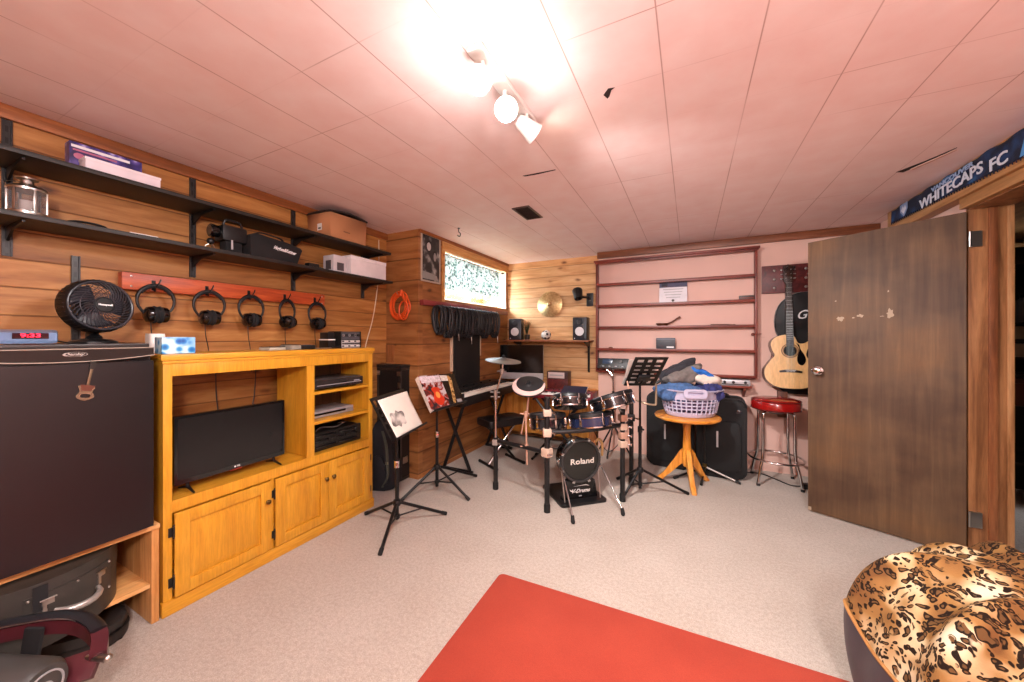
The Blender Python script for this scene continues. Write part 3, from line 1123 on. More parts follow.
# clock radio
T = thing('clock_radio', 'silver blue clock radio with red digits on the fridge', 'clock', (-2.33, 0.40, 1.291))
m = M(T)
X = TR((-2.34, 0.40, 1.291), (0, 0, R(-12)))
pr = [(-0.06, 0.004), (0.062, 0.004), (0.066, 0.016), (0.05, 0.046), (0.01, 0.058), (-0.04, 0.05), (-0.062, 0.02)]
m.prism(pr, -0.10, 0.10, X @ axes((0, 0, 0), (1, 0, 0), (0, 0, 1), (0, -1, 0)), bev=0.012)
m.build('clock_case', plain('blue_silver', '7088ac', 0.3, 0.3), T)
m = M(T)
fxd = X @ frame((0.0605, 0.035, 0.033), (0.88, 0, 0.47), (0, 1, 0))
m.box((0, 0, 0), (0.085, 0.024, 0.004), x=fxd, bev=0.001)
disp = m.build('display', plain('dark_display', '300c14', 0.2), T)
m = M(T)
m.text('9:33', 0.022, fxd @ TR((0, 0, 0.0026)), 0.0004, sx=1.3, bold=0.0005)
m.build('digits', plain('red_led', 'ff2030', 0.4, emit='ff2038', es=4.0, var=0), disp)
m = M(T)
m.tube(smooth([X @ V(-0.02, 0.1, 0.012), X @ V(0.0, 0.13, 0.004), X @ V(-0.03, 0.17, 0.004), X @ V(-0.1, 0.19, 0.004)], 6), 0.003, 6)
m.build('cord', black, T)

# ------------------------------------------------------------ round hard case on the stand's shelf
leatherette = plain('grey_leatherette', '33302c', 0.42, var=0.15, scale=30, bump=0.25, bscale=260)
T = thing('banjo_case', 'round charcoal hard case with a silver handle on the stand shelf', 'case', (-2.35, 0.42, 0.186))
cx, cy = -2.375, 0.42
P = []
for i in range(48):
    a = 2 * PI * i / 48
    rx, ry = 0.262, 0.25
    P.append((cx + rx * cos(a) * (1 if cos(a) > 0 else 1.0), cy + ry * sin(a)))
m = M(T)
m.prism(P, 0.187, 0.332, bev=0.02)
m.build('case_bottom', leatherette, T)
m = M(T)
m.prism([(cx + (p[0] - cx) * 1.012, cy + (p[1] - cy) * 1.012) for p in P], 0.335, 0.428, bev=0.03)
m.build('case_lid', leatherette, T)


def on_rim(deg, out=0.0):
    a = R(deg)
    return Vector((cx + (0.265 + out) * cos(a), cy + (0.253 + out) * sin(a), 0)), Vector((cos(a), sin(a), 0))


m = M(T)
pl = []
for i in range(9):
    p, d_ = on_rim(-10 + 58 * i / 8)
    pl.append((p, d_))
vv, ff = [], []
for p, d_ in pl:
    vv += [(p.x + d_.x * 0.001, p.y + d_.y * 0.001, 0.262), (p.x + d_.x * 0.001, p.y + d_.y * 0.001, 0.388), (p.x + d_.x * 0.005, p.y + d_.y * 0.005, 0.388), (p.x + d_.x * 0.005, p.y + d_.y * 0.005, 0.262)]
for i in range(8):
    for k in range(4):
        ff.append((i * 4 + k, i * 4 + (k + 1) % 4, i * 4 + 4 + (k + 1) % 4, i * 4 + 4 + k))
m.raw(vv, ff)
m.build('lock_plate', leatherette, T)
for dg in (2, 37):
    p, d_ = on_rim(dg, 0.006)
    m = M(T)
    tx = V(-d_.y, d_.x, 0)
    fx = axes((p.x, p.y, 0.352), tx, V(0, 0, 1), d_)
    m.box((0, 0, 0), (0.03, 0.018, 0.006), x=fx, bev=0.002)
    m.box((-0.008, -0.022, 0), (0.012, 0.03, 0.005), x=fx, bev=0.002)
    m.cyl(fx @ V(-0.02, 0.012, 0.002), fx @ V(0.02, 0.012, 0.002), 0.003, n=8)
    m.build('latch', steel, T)
for dg in (-8, 19, 46):
    for z in (0.272, 0.378):
        p, d_ = on_rim(dg, 0.005)
        M(T).sph((p.x, p.y, z), 0.005, n=10, m=6).build('rivet', steel, T)
m = M(T)
hp_ = []
for i in range(9):
    t_ = i / 8
    p, d_ = on_rim(5 + 27 * t_, 0.014 + 0.045 * sin(PI * t_) ** 0.6)
    hp_.append((p.x, p.y, 0.315 - 0.01 * sin(PI * t_)))
m.tube(hp_, [0.007, 0.009, 0.011, 0.012, 0.012, 0.012, 0.011, 0.009, 0.007], 10)
m.build('handle', plain('silver_handle', 'b9b4ae', 0.3, 0.6), T)
m = M(T)
p, d_ = on_rim(-2, 0.0)
tx = V(-d_.y, d_.x, 0)
m.box((0, 0, 0), (0.035, 0.09, 0.004), x=axes((p.x + d_.x * 0.006, p.y + d_.y * 0.006, 0.375), tx, V(0, 0, 1), d_))
m.build('strap', blackmatte, T)

# dark oval case on the floor under the shelf
T = thing('violin_case', 'dark oval case poking out on the floor below the stand shelf', 'case', (-2.35, 0.55, 0))
m = M(T)
X = TR((-2.47, 0.48, 0.0), (0, 0, R(36)))
o_ = [(0.30 * (abs(cos(a)) ** 0.8) * (1 if cos(a) > 0 else -1), 0.125 * (abs(sin(a)) ** 0.8) * (1 if sin(a) > 0 else -1)) for a in [2 * PI * i / 48 for i in range(48)]]
m.prism(o_, 0.002, 0.045, X, bev=0.015)
m.build('case_bottom', plain('dark_case', '24201e', 0.5, bump=0.2), T)
m = M(T)
m.prism([(x_ * 0.99, y_ * 0.99) for x_, y_ in o_], 0.048, 0.09, X, bev=0.02)
m.build('case_lid', plain('dark_case_lid', '2c2826', 0.45, bump=0.2), T)
m = M(T)
m.prism([(x_ * 1.01, y_ * 1.01) for x_, y_ in o_], 0.044, 0.05, X)
m.build('piping', plain('case_piping', '14100e', 0.5), T)
# ------------------------------------------------------------ honey pine media cabinet
CX0, CX1, CY0, CY1, CZ = -2.56, -2.22, 0.79, 2.035, 1.237
T = thing('media_cabinet', 'honey coloured pine media cabinet with three doors along the cedar wall', 'cabinet', (-2.42, 1.41, 0))
ow_, owz = orangewood, orangewood_z
m = M(T)
m.bb((CX0, CY0 - 0.012, CZ - 0.03), (CX1 + 0.014, CY1 + 0.012, CZ), bev=0.006)
m.bb((CX0, CY0 - 0.004, CZ - 0.045), (CX1 + 0.006, CY1 + 0.004, CZ - 0.03), bev=0.003)
m.build('cabinet_top', ow_, T)
for y in (CY0, CY1 - 0.018):
    M(T).bb((CX0, y, 0.0), (CX1 - 0.018, y + 0.018, CZ - 0.04)).build('side_panel', owz, T)
M(T).bb((CX0, 1.512, 0.54), (CX1 - 0.018, 1.53, CZ - 0.045)).build('divider', owz, T)
M(T).bb((CX0, CY0 + 0.018, 0.515), (CX1 - 0.018, CY1 - 0.018, 0.535)).build('deck', ow_, T)
for z in (0.955, 0.757):
    M(T).bb((CX0 + 0.01, 1.53, z - 0.018), (CX1 - 0.005, CY1 - 0.018, z)).build('shelf', ow_, T)
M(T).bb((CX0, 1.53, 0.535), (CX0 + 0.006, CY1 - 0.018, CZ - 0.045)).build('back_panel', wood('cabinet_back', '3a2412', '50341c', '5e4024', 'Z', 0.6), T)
M(T).bb((CX0, CY0 + 0.018, 0.09), (CX0 + 0.006, CY1 - 0.018, 0.515)).build('back_panel', ow_, T)
# face frame: stiles and rails
m = M(T)
x0, x1 = CX1 - 0.018, CX1
m.bb((x0, CY0, 0.0), (x1, CY0 + 0.034, CZ - 0.045), bev=0.001)
m.bb((x0, CY1 - 0.036, 0.0), (x1, CY1, CZ - 0.045), bev=0.001)
m.bb((x0, 1.50, 0.535), (x1, 1.552, CZ - 0.10), bev=0.001)
m.bb((x0, CY0 + 0.034, CZ - 0.105), (x1, CY1 - 0.036, CZ - 0.045), bev=0.001)
m.bb((x0, CY0 + 0.034, 0.478), (x1, CY1 - 0.036, 0.535), bev=0.001)
m.bb((x0, 1.272, 0.06), (x1, 1.292, 0.478), bev=0.001)
m.build('face_frame', owz, T)
m = M(T)
m.bb((x0, CY0 - 0.008, 0.0), (x1 + 0.012, CY1 + 0.006, 0.068), bev=0.005)
m.build('plinth', ow_, T)


def cab_door(y0, y1, z0, z1, hinge, knob_y):
    cy_, cz_ = (y0 + y1) / 2, (z0 + z1) / 2
    w_, h_ = y1 - y0, z1 - z0
    fx = axes((CX1 + 0.001, cy_, cz_), (0, 1, 0), (0, 0, 1), (1, 0, 0))
    st = 0.058
    m = M(T)
    for sx in (-1, 1):
        m.box((sx * (w_ / 2 - st / 2), 0, 0.009), (st, h_, 0.018), x=fx, bev=0.003)
    for sy in (-1, 1):
        m.box((0, sy * (h_ / 2 - st / 2), 0.009), (w_ - 2 * st + 0.001, st, 0.018), x=fx, bev=0.003)
    iw, ih = w_ - 2 * st, h_ - 2 * st
    a, b = 0.004, 0.038
    vs = [(sx * (iw / 2 + 0.002), sy * (ih / 2 + 0.002), a) for sx, sy in ((-1, -1), (1, -1), (1, 1), (-1, 1))]
    vs += [(sx * (iw / 2 - b), sy * (ih / 2 - b), 0.015) for sx, sy in ((-1, -1), (1, -1), (1, 1), (-1, 1))]
    vs += [(sx * (iw / 2 + 0.002), sy * (ih / 2 + 0.002), 0.0) for sx, sy in ((-1, -1), (1, -1), (1, 1), (-1, 1))]
    m.raw(vs, [(4, 5, 6, 7)] + [(i, (i + 1) % 4, 4 + (i + 1) % 4, 4 + i) for i in range(4)] + [(8 + i, 8 + (i + 1) % 4, (i + 1) % 4, i) for i in range(4)] + [(11, 10, 9, 8)], fx)
    d = m.build('door', owz, T, ang=20)
    m = M(T)
    m.lathe([(0, 0.0), (0.006, 0.0), (0.006, 0.008), (0.013, 0.016), (0.014, 0.022), (0.009, 0.028), (0, 0.029)], fx @ TR((knob_y - cy_, 0.445 * (0.385 - cz_) if False else 0.365 - cz_, 0.018)), 20)
    m.build('knob', brass, d)
    for hz in (z0 + 0.075, z1 - 0.085):
        m = M(T)
        hy = hinge
        s_ = 1 if abs(hinge - y0) < abs(hinge - y1) else -1
        hx = axes((CX1 + 0.002, hy, hz), (0, 1, 0), (0, 0, 1), (1, 0, 0))
        m.cyl(hx @ V(0, -0.024, 0.008), hx @ V(0, 0.024, 0.008), 0.006, n=10)
        m.box((-s_ * 0.010, 0, 0.003), (0.018, 0.044, 0.004), x=hx, bev=0.001)
        m.sph(hx @ V(0, 0.029, 0.008), 0.0055, n=8, m=6)
        m.sph(hx @ V(0, -0.029, 0.008), 0.0055, n=8, m=6)
        m.build('hinge', darksteel, d)


cab_door(0.828, 1.270, 0.074, 0.474, 0.826, 1.243)
cab_door(1.294, 1.642, 0.074, 0.474, 1.292, 1.617)
cab_door(1.646, 1.998, 0.074, 0.474, 2.000, 1.671)

# ------------------------------------------------------------ television
T = thing('television', 'small black flat television standing in the pine cabinet', 'television', (-2.3, 1.11, 0.535))
tx = axes((-2.295, 1.128, 0.752), (-0.03, 0.9995, 0.0), (0, 0, 1), (0.9995, 0.03, 0))
m = M(T)
m.prism(rrect(0.548, 0.342, 0.006, 3), -0.028, 0.0, tx, bev=0.002)
m.prism(rrect(0.36, 0.22, 0.02, 3), -0.06, -0.027, tx, bev=0.004)
m.ring(rrect(0.548, 0.342, 0.006, 3), rrect(0.522, 0.306, 0.002, 3, 0, 0.006), -0.001, 0.007, tx)
m.build('bezel', blackgloss, T)
m = M(T)
m.box((0, 0.006, 0.002), (0.524, 0.308, 0.003), x=tx)
scr = plain('tv_screen', '1c1a1a', 0.18, var=0.03, spec=0.35)
m.build('screen', scr, T)
m = M(T)
m.text('LG', 0.012, tx @ TR((0.012, -0.158, 0.0074)), 0.0004, bold=0.0004)
m.lathe([(0, 0.0), (0.005, 0.0), (0.005, 0.001), (0, 0.001)], tx @ TR((-0.006, -0.158, 0.0072)), 16)
m.build('logo', [whiteprint], T)
m = M(T)
m.bb((-0.03, -0.176, 0.004), (0.03, -0.169, 0.007), x=tx)
m.build('sensor_bar', plain('sensor_red', '8a2018', 0.3), T)
for sx in (-1, 1):
    m = M(T)
    m.tube([tx @ Vector(p) for p in ((sx * 0.215, -0.168, -0.012), (sx * 0.215, -0.195, -0.006), (sx * 0.218, -0.211, 0.06))], [0.008, 0.008, 0.0045], 8)
    m.tube([tx @ Vector(p) for p in ((sx * 0.215, -0.195, -0.012), (sx * 0.218, -0.211, -0.085))], [0.007, 0.0045], 8)
    m.build('stand_foot', black, T)

# cables behind the television
for pts, lab in (([(-2.60, 1.17, 1.19), (-2.60, 1.175, 0.95), (-2.58, 1.19, 0.75), (-2.56, 1.2, 0.542)], 'thin black cable hanging behind the television, next to the cabinet opening edge'),
                 ([(-2.60, 1.40, 1.19), (-2.60, 1.39, 0.95), (-2.59, 1.36, 0.8), (-2.57, 1.33, 0.542)], 'thin black cable hanging behind the television beside the compartment divider')):
    m = M()
    m.tube(smooth(pts, 6), 0.003, 6)
    tag(m.build('power_cable', cablemat), lab, 'cable')
T = thing('power_bar', 'pale power bar plugged with leads inside the cabinet beside the television', 'power bar', (-2.5, 0.85, 0.535))
m = M(T)
m.box((-2.50, 0.835, 0.64), (0.05, 0.03, 0.2), bev=0.006)
m.build('power_bar_body', plain('ivory_plastic', 'cfc0a8', 0.5), T)
m = M(T)
m.tube(smooth([(-2.475, 0.835, 0.70), (-2.44, 0.84, 0.74), (-2.42, 0.845, 0.70), (-2.43, 0.85, 0.6), (-2.46, 0.86, 0.545)], 6), 0.004, 6)
m.tube(smooth([(-2.475, 0.835, 0.65), (-2.43, 0.835, 0.67), (-2.41, 0.845, 0.62), (-2.42, 0.86, 0.545)], 6), 0.004, 6)
m.build('leads', cablemat, T)

# ------------------------------------------------------------ players on the cabinet shelves
T = thing('disc_player', 'glossy grey disc player on the top shelf of the pine cabinet', 'player', (-2.4, 1.765, 0.955))
PX = axes((-2.40, 1.765, 0.955), (0, 1, 0), (0, 0, 1), (1, 0, 0))
m = M(T)
m.box((0, 0.043, 0.01), (0.40, 0.066, 0.24), x=PX, bev=0.006)
m.build('player_body', plain('player_grey', '4c4846', 0.25, 0.3), T)
m = M(T)
m.prism([(-0.148, 0.0), (0.0, 0.0)][:0] or rrect(0.40, 0.058, 0.006, 3, 0, 0.041), 0.13, 0.158, PX, bev=0.006)
m.build('front_panel', plain('player_front', '2a2626', 0.12, coat=0.3), T)
m = M(T)
m.box((0.0, 0.034, 0.158), (0.36, 0.004, 0.004), x=PX)
m.box((0.14, 0.044, 0.158), (0.05, 0.006, 0.003), x=PX)
m.build('silver_trim', silverplastic, T)
m = M(T)
for sx in (-0.17, 0.17):
    for dz in (-0.09, 0.09):
        m.cyl(PX @ V(sx, 0.0, dz), PX @ V(sx, 0.012, dz), 0.014, n=12)
m.build('feet', rubber, T)

T = thing('cassette_deck', 'slim silver disc player on the middle shelf of the pine cabinet', 'player', (-2.4, 1.74, 0.757))
PX = axes((-2.40, 1.74, 0.757), (0, 1, 0), (0, 0, 1), (1, 0, 0))
m = M(T)
m.box((0, 0.026, 0.0), (0.36, 0.046, 0.21), x=PX, bev=0.004)
m.build('player_body', plain('silver_player', 'a49ea0', 0.35, 0.4), T)
m = M(T)
m.box((-0.02, 0.027, 0.106), (0.26, 0.014, 0.003), x=PX, bev=0.001)
m.build('disc_slot', blackgloss, T)
m = M(T)
for i in range(3):
    m.cyl(PX @ V(0.13 + 0.014 * i, 0.027, 0.104), PX @ V(0.13 + 0.014 * i, 0.027, 0.108), 0.004, n=10)
m.build('buttons', steel, T)

T = thing('stereo_receiver', 'black stereo receiver with rows of buttons on the lowest cabinet shelf', 'receiver', (-2.4, 1.765, 0.535))
PX = axes((-2.40, 1.762, 0.535), (0, 1, 0), (0, 0, 1), (1, 0, 0))
m = M(T)
m.box((0, 0.065, 0.0), (0.405, 0.118, 0.24), x=PX, bev=0.004)
m.build('receiver_body', black, T)
m = M(T)
m.box((0, 0.065, 0.123), (0.41, 0.122, 0.012), x=PX, bev=0.003)
fp = m.build('front_panel', plain('receiver_front', '191716', 0.3, var=0.15), T)
m = M(T)
for r_, (yy, k, ww) in enumerate(((0.105, 2, 0.17), (0.072, 3, 0.11), (0.03, 2, 0.17))):
    for i in range(k):
        m.box((-0.18 + (i + 0.5) * 0.36 / k, yy, 0.131), (ww * 0.92, 0.018, 0.006), x=PX, bev=0.002)
m.build('display_windows', blackgloss, fp)
for i in range(9):
    m = M(T)
    m.box((-0.17 + i * 0.042, 0.05, 0.1305), (0.026, 0.008, 0.006), x=PX, bev=0.0015)
    m.build('button', darksteel, fp)
m = M(T)
m.cyl(PX @ V(0.16, 0.09, 0.128), PX @ V(0.16, 0.09, 0.146), 0.016, 0.014, 24)
m.build('volume_knob', darksteel, fp)
m = M()
m.tube(smooth([(-2.32, 1.63, 0.665), (-2.36, 1.70, 0.675), (-2.30, 1.77, 0.672), (-2.33, 1.86, 0.68), (-2.38, 1.92, 0.668), (-2.42, 1.88, 0.665)], 7), 0.003, 6)
tag(m.build('coiled_lead', plain('grey_lead', '6a6460', 0.5)), 'loose grey lead lying on the black stereo receiver', 'lead')

# ------------------------------------------------------------ things on top of the cabinet
def tissue_mat():
    q = N('tissue_box_print')
    co = q.coord()
    n = q.n('ShaderNodeTexVoronoi', Scale=24.0)
    q.l(co, 'Vector', n, 'Vector')
    n2 = q.n('ShaderNodeTexNoise', Scale=16.0, Detail=2.0)
    q.l(co, 'Vector', n2, 'Vector')
    r = q.ramp([(0.12, '1464a8'), (0.3, '3a98d4'), (0.42, 'b4dcee'), (0.6, 'dceef4')])
    q.l(n, 'Distance', r, 'Fac')
    r2 = q.ramp([(0.42, '4aa6dc'), (0.55, 'e0f0f6')])
    q.l(n2, 'Fac', r2, 'Fac')
    mx = q.mix('MULTIPLY', 0.7, (r, 'Color'), (r2, 'Color'))
    q.l(mx, MIXOUT, q.b, 'Base Color')
    q.b.inputs['Roughness'].default_value = 0.5
    return q.m


T = thing('tissue_box', 'blue and white floral tissue box on the pine cabinet corner', 'tissue box', (-2.33, 0.88, CZ))
m = M(T)
m.box((-2.30, 0.865, CZ + 0.042), (0.11, 0.125, 0.08), (0, 0, R(-6)), bev=0.002)
m.build('box_carton', tissue_mat(), T)
m = M(T)
m.prism([(0.045 * cos(2 * PI * i / 24), 0.022 * sin(2 * PI * i / 24)) for i in range(24)], 0, 0.001, TR((-2.30, 0.865, CZ + 0.0822), (0, 0, R(84))))
m.build('opening_film', plain('film', 'd8e4ea', 0.2), T)
T = thing('white_handset', 'white rounded gadget lying behind the floral tissue box', 'gadget', (-2.5, 0.9, CZ))
m = M(T)
m.prism(rrect(0.085, 0.06, 0.02, 5), 0.001, 0.10, TR((-2.46, 0.845, CZ)), bev=0.01)
m.build('gadget_body', plain('warm_white', 'f0ece6', 0.4), T)
m = M(T)
m.prism(rrect(0.05, 0.04, 0.015, 5), 0.001, 0.07, TR((-2.46, 0.925, CZ)), bev=0.008)
m.build('charger_base', plain('warm_white_base', 'ece6e0', 0.4), T)

for i, (y, sz, hh, col, lab) in enumerate(((1.36, (0.09, 0.11, 0.018), 0, 'b0a898', 'small pale remote lying on the cabinet below the middle headphones'),
                                           (1.475, (0.10, 0.075, 0.03), 0, '8a867c', 'small grey tin on the cabinet top beside the pale remote'))):
    T = thing(['remote_control', 'small_tin'][i], lab, ['remote', 'tin'][i], (-2.36, y, CZ))
    m = M(T)
    m.box((-2.35, y, CZ + sz[2] / 2 + 0.0005), sz, (0, 0, R(8)), bev=0.004)
    m.build('case_body', plain('gadget_case_%d' % i, col, 0.4), T)
    m = M(T)
    m.box((-2.352, y + 0.004, CZ + sz[2] + 0.002), (sz[0] * 0.9, sz[1] * 0.95, 0.005), (0, 0, R(8)), bev=0.002)
    m.build('cover', black, T)
T = thing('game_controller', 'dark handheld gadget on the cabinet top beside the grey tin', 'gadget', (-2.37, 1.57, CZ))
m = M(T)
m.prism(rrect(0.09, 0.13, 0.02, 5), 0.001, 0.028, TR((-2.36, 1.57, CZ)), bev=0.006)
m.build('gadget_body', black, T)
m = M(T)
m.box((-2.36, 1.57, CZ + 0.029), (0.05, 0.07, 0.002))
m.build('screen', plain('gadget_screen', '50607a', 0.15), T)
T = thing('folding_knife', 'flat silver tool lying on the cabinet before the little mixer', 'tool', (-2.36, 1.72, CZ))
m = M(T)
m.prism([(-0.008, -0.07), (0.008, -0.07), (0.01, 0.03), (0.0, 0.07), (-0.008, 0.03)], 0.001, 0.007, TR((-2.33, 1.70, CZ), (0, 0, R(-6))))
m.build('blade', steel, T)
m = M(T)
m.box((-2.325, 1.79, CZ + 0.009), (0.018, 0.07, 0.016), bev=0.004)
m.build('handle', black, T)
T = thing('headphone_amplifier', 'small stacked black box with a white strip beside the little mixer', 'amplifier', (-2.42, 1.80, CZ))
m = M(T)
m.box((-2.43, 1.80, CZ + 0.03), (0.10, 0.06, 0.058), bev=0.004)
m.box((-2.43, 1.80, CZ + 0.092), (0.09, 0.055, 0.05), bev=0.004)
m.build('amplifier_body', black, T)
m = M(T)
m.box((-2.43, 1.80, CZ + 0.063), (0.102, 0.062, 0.008), bev=0.001)
m.build('white_strip', whitepaper, T)

# compact mixer, control panel facing the room
T = thing('audio_mixer', 'small audio mixer with rows of knobs on the pine cabinet end', 'mixer', (-2.45, 1.93, CZ))
m = M(T)
m.bb((-2.50, 1.855, CZ), (-2.352, 2.03, CZ + 0.125), bev=0.005)
m.build('mixer_body', black, T)
fx = axes((-2.351, 1.9425, CZ + 0.0625), (0, 1, 0), (0, 0, 1), (1, 0, 0))
m = M(T)
m.box((0, 0.03, 0), (0.165, 0.058, 0.003), x=fx)
m.mi = 1
m.box((0, -0.032, 0), (0.165, 0.056, 0.003), x=fx)
fp = m.build('control_panel', [plain('mixer_panel', '4a4a50', 0.4), plain('mixer_panel_pale', 'b4aeb0', 0.4)], T)
for i in range(9):
    for j in range(3):
        m = M(T)
        p = fx @ V(-0.072 + i * 0.018, -0.012 - 0.018 * j, 0.001)
        m.cyl(p, p + V(0.012, 0, 0), 0.0055, 0.0045, 10)
        m.build('knob', [white, darksteel, white][j] if i % 3 else darksteel, fp)
for i in range(6):
    m = M(T)
    p = fx @ V(-0.068 + i * 0.027, 0.034, 0.001)
    m.lathe([(0.005, 0), (0.01, 0), (0.01, 0.006), (0.005, 0.006)], frame(p, (1, 0, 0)), 16, closed=True)
    m.build('socket', [steel, darksteel][i % 2], fp)
for sy in (-1, 1):
    M(T).box((sy * 0.089, 0, -0.06), (0.004, 0.128, 0.135), x=fx, bev=0.001).build('side_cheek', darksteel, T)
# ------------------------------------------------------------ between cabinet and window wall
T = thing('flight_case', 'tall black flight case with metal edging behind the music stand', 'case', (-2.5, 2.53, 0))
fcx0, fcx1, fcy0, fcy1, fcz = -2.642, -2.352, 2.475, 2.597, 1.035
m = M(T)
m.bb((fcx0 + 0.004, fcy0 + 0.004, 0.012), (fcx1 - 0.004, fcy1, fcz - 0.004))
m.build('case_panel', plain('case_black', '0d0d0f', 0.5, bump=0.1), T)
m = M(T)
for (a, b) in (((fcx0, fcy0, fcz - 0.022), (fcx1, fcy0 + 0.022, fcz)), ((fcx0, fcy0, 0.01), (fcx1, fcy0 + 0.022, 0.032)), ((fcx1 - 0.022, fcy0, 0.01), (fcx1, fcy0 + 0.022, fcz)),
               ((fcx0, fcy0, 0.01), (fcx0 + 0.022, fcy0 + 0.022, fcz)), ((fcx1 - 0.022, fcy0, fcz - 0.022), (fcx1, fcy1, fcz)), ((fcx1 - 0.022, fcy0, 0.01), (fcx1, fcy1, 0.032))):
    m.bb(a, b, bev=0.002)
m.build('edging', plain('case_edging', '5a5856', 0.3, 0.9), T)
m = M(T)
m.bb((fcx0 - 0.002, fcy0 - 0.004, fcz), (fcx1 + 0.004, fcy1, fcz + 0.028), bev=0.004)
m.build('lid', plain('case_lid_black', '131315', 0.5), T)
for x in (fcx0 + 0.02, fcx1 - 0.02):
    for z in (0.03, fcz - 0.06):
        m = M(T)
        m.box((x, fcy0 - 0.001, z + 0.01), (0.04, 0.004, 0.04), bev=0.002)
        m.sph((x, fcy0 - 0.002, z + 0.01), 0.005, n=10, m=6)
        m.build('corner_plate', steel, T)
m = M(T)
m.bb((fcx1, fcy0 + 0.03, 0.16), (fcx1 + 0.006, fcy0 + 0.09, 0.22), bev=0.002)
m.build('butterfly_latch', steel, T)
for z in (0.14, 0.88):
    m = M(T)
    m.box((fcx1 - 0.012, fcy0 - 0.004, z), (0.03, 0.006, 0.05), bev=0.002)
    m.build('latch', steel, T)

gig = plain('gig_bag_fabric', '12131a', 0.75, var=0.15, bump=0.25, bscale=300)
T = thing('gig_bag', 'dark padded gig bag leaning beside the cabinet in front of the flight case', 'bag', (-2.42, 2.28, 0))
bx = axes((-2.425, 2.30, 0.0), (0.94, 0.34, 0), (0, 0.10, 0.995), (0.34, -0.94, 0.08)) @ Matrix.Diagonal((1, 0.74, 1, 1))
m = M(T)
o_ = smooth([(-0.15, 0.02, 0), (0.0, 0.0, 0), (0.15, 0.02, 0), (0.185, 0.16, 0), (0.16, 0.32, 0), (0.11, 0.42, 0), (0.13, 0.54, 0), (0.09, 0.66, 0), (0.055, 0.78, 0), (0.0, 0.82, 0), (-0.055, 0.78, 0), (-0.09, 0.66, 0), (-0.13, 0.54, 0), (-0.11, 0.42, 0), (-0.16, 0.32, 0), (-0.185, 0.16, 0)], 4, closed=True)
o2 = [(p.x * 0.92, p.y) for p in o_]
m.prism(o2, -0.06, 0.06, bx, bev=0.02)
m.build('bag_body', gig, T)
m = M(T)
m.prism([(p.x * 0.6, 0.06 + p.y * 0.42) for p in o_], 0.055, 0.085, bx, bev=0.01)
m.build('front_pocket', gig, T)
m = M(T)
m.tube([bx @ Vector(p) for p in smooth([(0.02, 0.68, 0.066), (0.075, 0.52, 0.09), (0.10, 0.34, 0.1), (0.11, 0.18, 0.095), (0.06, 0.05, 0.075)], 7)], 0.013, 8, flat=0.35)
m.build('shoulder_strap', plain('strap_webbing', '3c4038', 0.8), T)
m = M(T)
m.box((0.098, 0.33, 0.104), (0.028, 0.03, 0.008), x=bx, bev=0.002)
m.build('strap_buckle', plain('buckle', '6a6c58', 0.4, 0.3), T)

# outlet cover on the return wall
T = thing('outlet_cover', 'square brown wood outlet cover on the return wall above the flight case', 'cover plate', (-2.6, 2.6, 1.1))
m = M(T)
m.bb((-2.645, 2.588, 1.075), (-2.545, 2.6, 1.245), bev=0.003)
m.build('cover_plate', wood('plate_wood', '7a4420', '955a30', 'aa6c40', 'Z', 0.5), T)

# orange extension cord coil
T = thing('extension_cord', 'bright orange extension cord coiled on the return wall', 'cord', (-2.42, 2.56, 1.6))
orange = plain('orange_cord', 'e0561e', 0.45, var=0.08)
rnd = random.Random(4)
m = M(T)
pts = []
for i in range(7 * 20):
    a = 2 * PI * i / 20
    k = i / 20
    wob = rnd.uniform(-0.003, 0.003)
    rx = 0.092 + 0.018 * sin(k * 2.1)
    rz = 0.112 + 0.016 * cos(k * 1.7)
    pts.append((-2.452 + 0.012 * sin(k * 1.3) + rx * cos(a), 2.588 - 0.006 * k - wob, 1.615 + 0.01 * cos(k * 2.2) + rz * sin(a)))
m.tube(pts, 0.0068, 7)
m.build('coil', orange, T)
m = M(T)
pts = []
for i in range(3 * 20 + 6):
    a = 2 * PI * i / 20
    k = i / 20
    pts.append((-2.375 + 0.055 * cos(a) + 0.006 * k, 2.54 - 0.006 * k, 1.565 + 0.085 * sin(a)))
m.tube(pts, 0.0068, 7)
m.build('hanging_loops', orange, T)
m = M(T)
m.cyl((-2.40, 2.53, 1.70), (-2.385, 2.525, 1.755), 0.014, 0.011, 12)
m.tube([(-2.385, 2.525, 1.755), (-2.37, 2.53, 1.72), (-2.36, 2.535, 1.66)], 0.0065, 7)
m.build('plug', orange, T)
M(T).tube([(-2.452, 2.6, 1.722), (-2.452, 2.55, 1.718), (-2.452, 2.535, 1.735)], 0.005, 8).build('wall_hook', steel, T)

# ------------------------------------------------------------ window wall
T = thing('framed_poster', 'framed black and white portrait poster beside the window', 'poster', (XB, 2.78, 2.07))
fx = axes((XB, 2.775, 2.075), (0, 1, 0), (0, 0, 1), (1, 0, 0))
m = M(T)
m.ring(rrect(0.285, 0.455, 0.002, 2), rrect(0.258, 0.428, 0.002, 2), 0.001, 0.012, fx)
m.build('picture_frame', plain('pale_frame', 'b0a496', 0.5), T)


def poster_mat():
    q = N('poster_print')
    co = q.coord((1, 1, 1))
    n = q.n('ShaderNodeTexNoise', Scale=12.0, Detail=5.0)
    q.l(co, 'Vector', n, 'Vector')
    r = q.ramp([(0.35, '141416'), (0.52, '2a2a2c'), (0.66, '8a8a88'), (0.8, 'c8c8c4')])
    q.l(n, 'Fac', r, 'Fac')
    q.l(r, 'Color', q.b, 'Base Color')
    q.b.inputs['Roughness'].default_value = 0.3
    return q.m


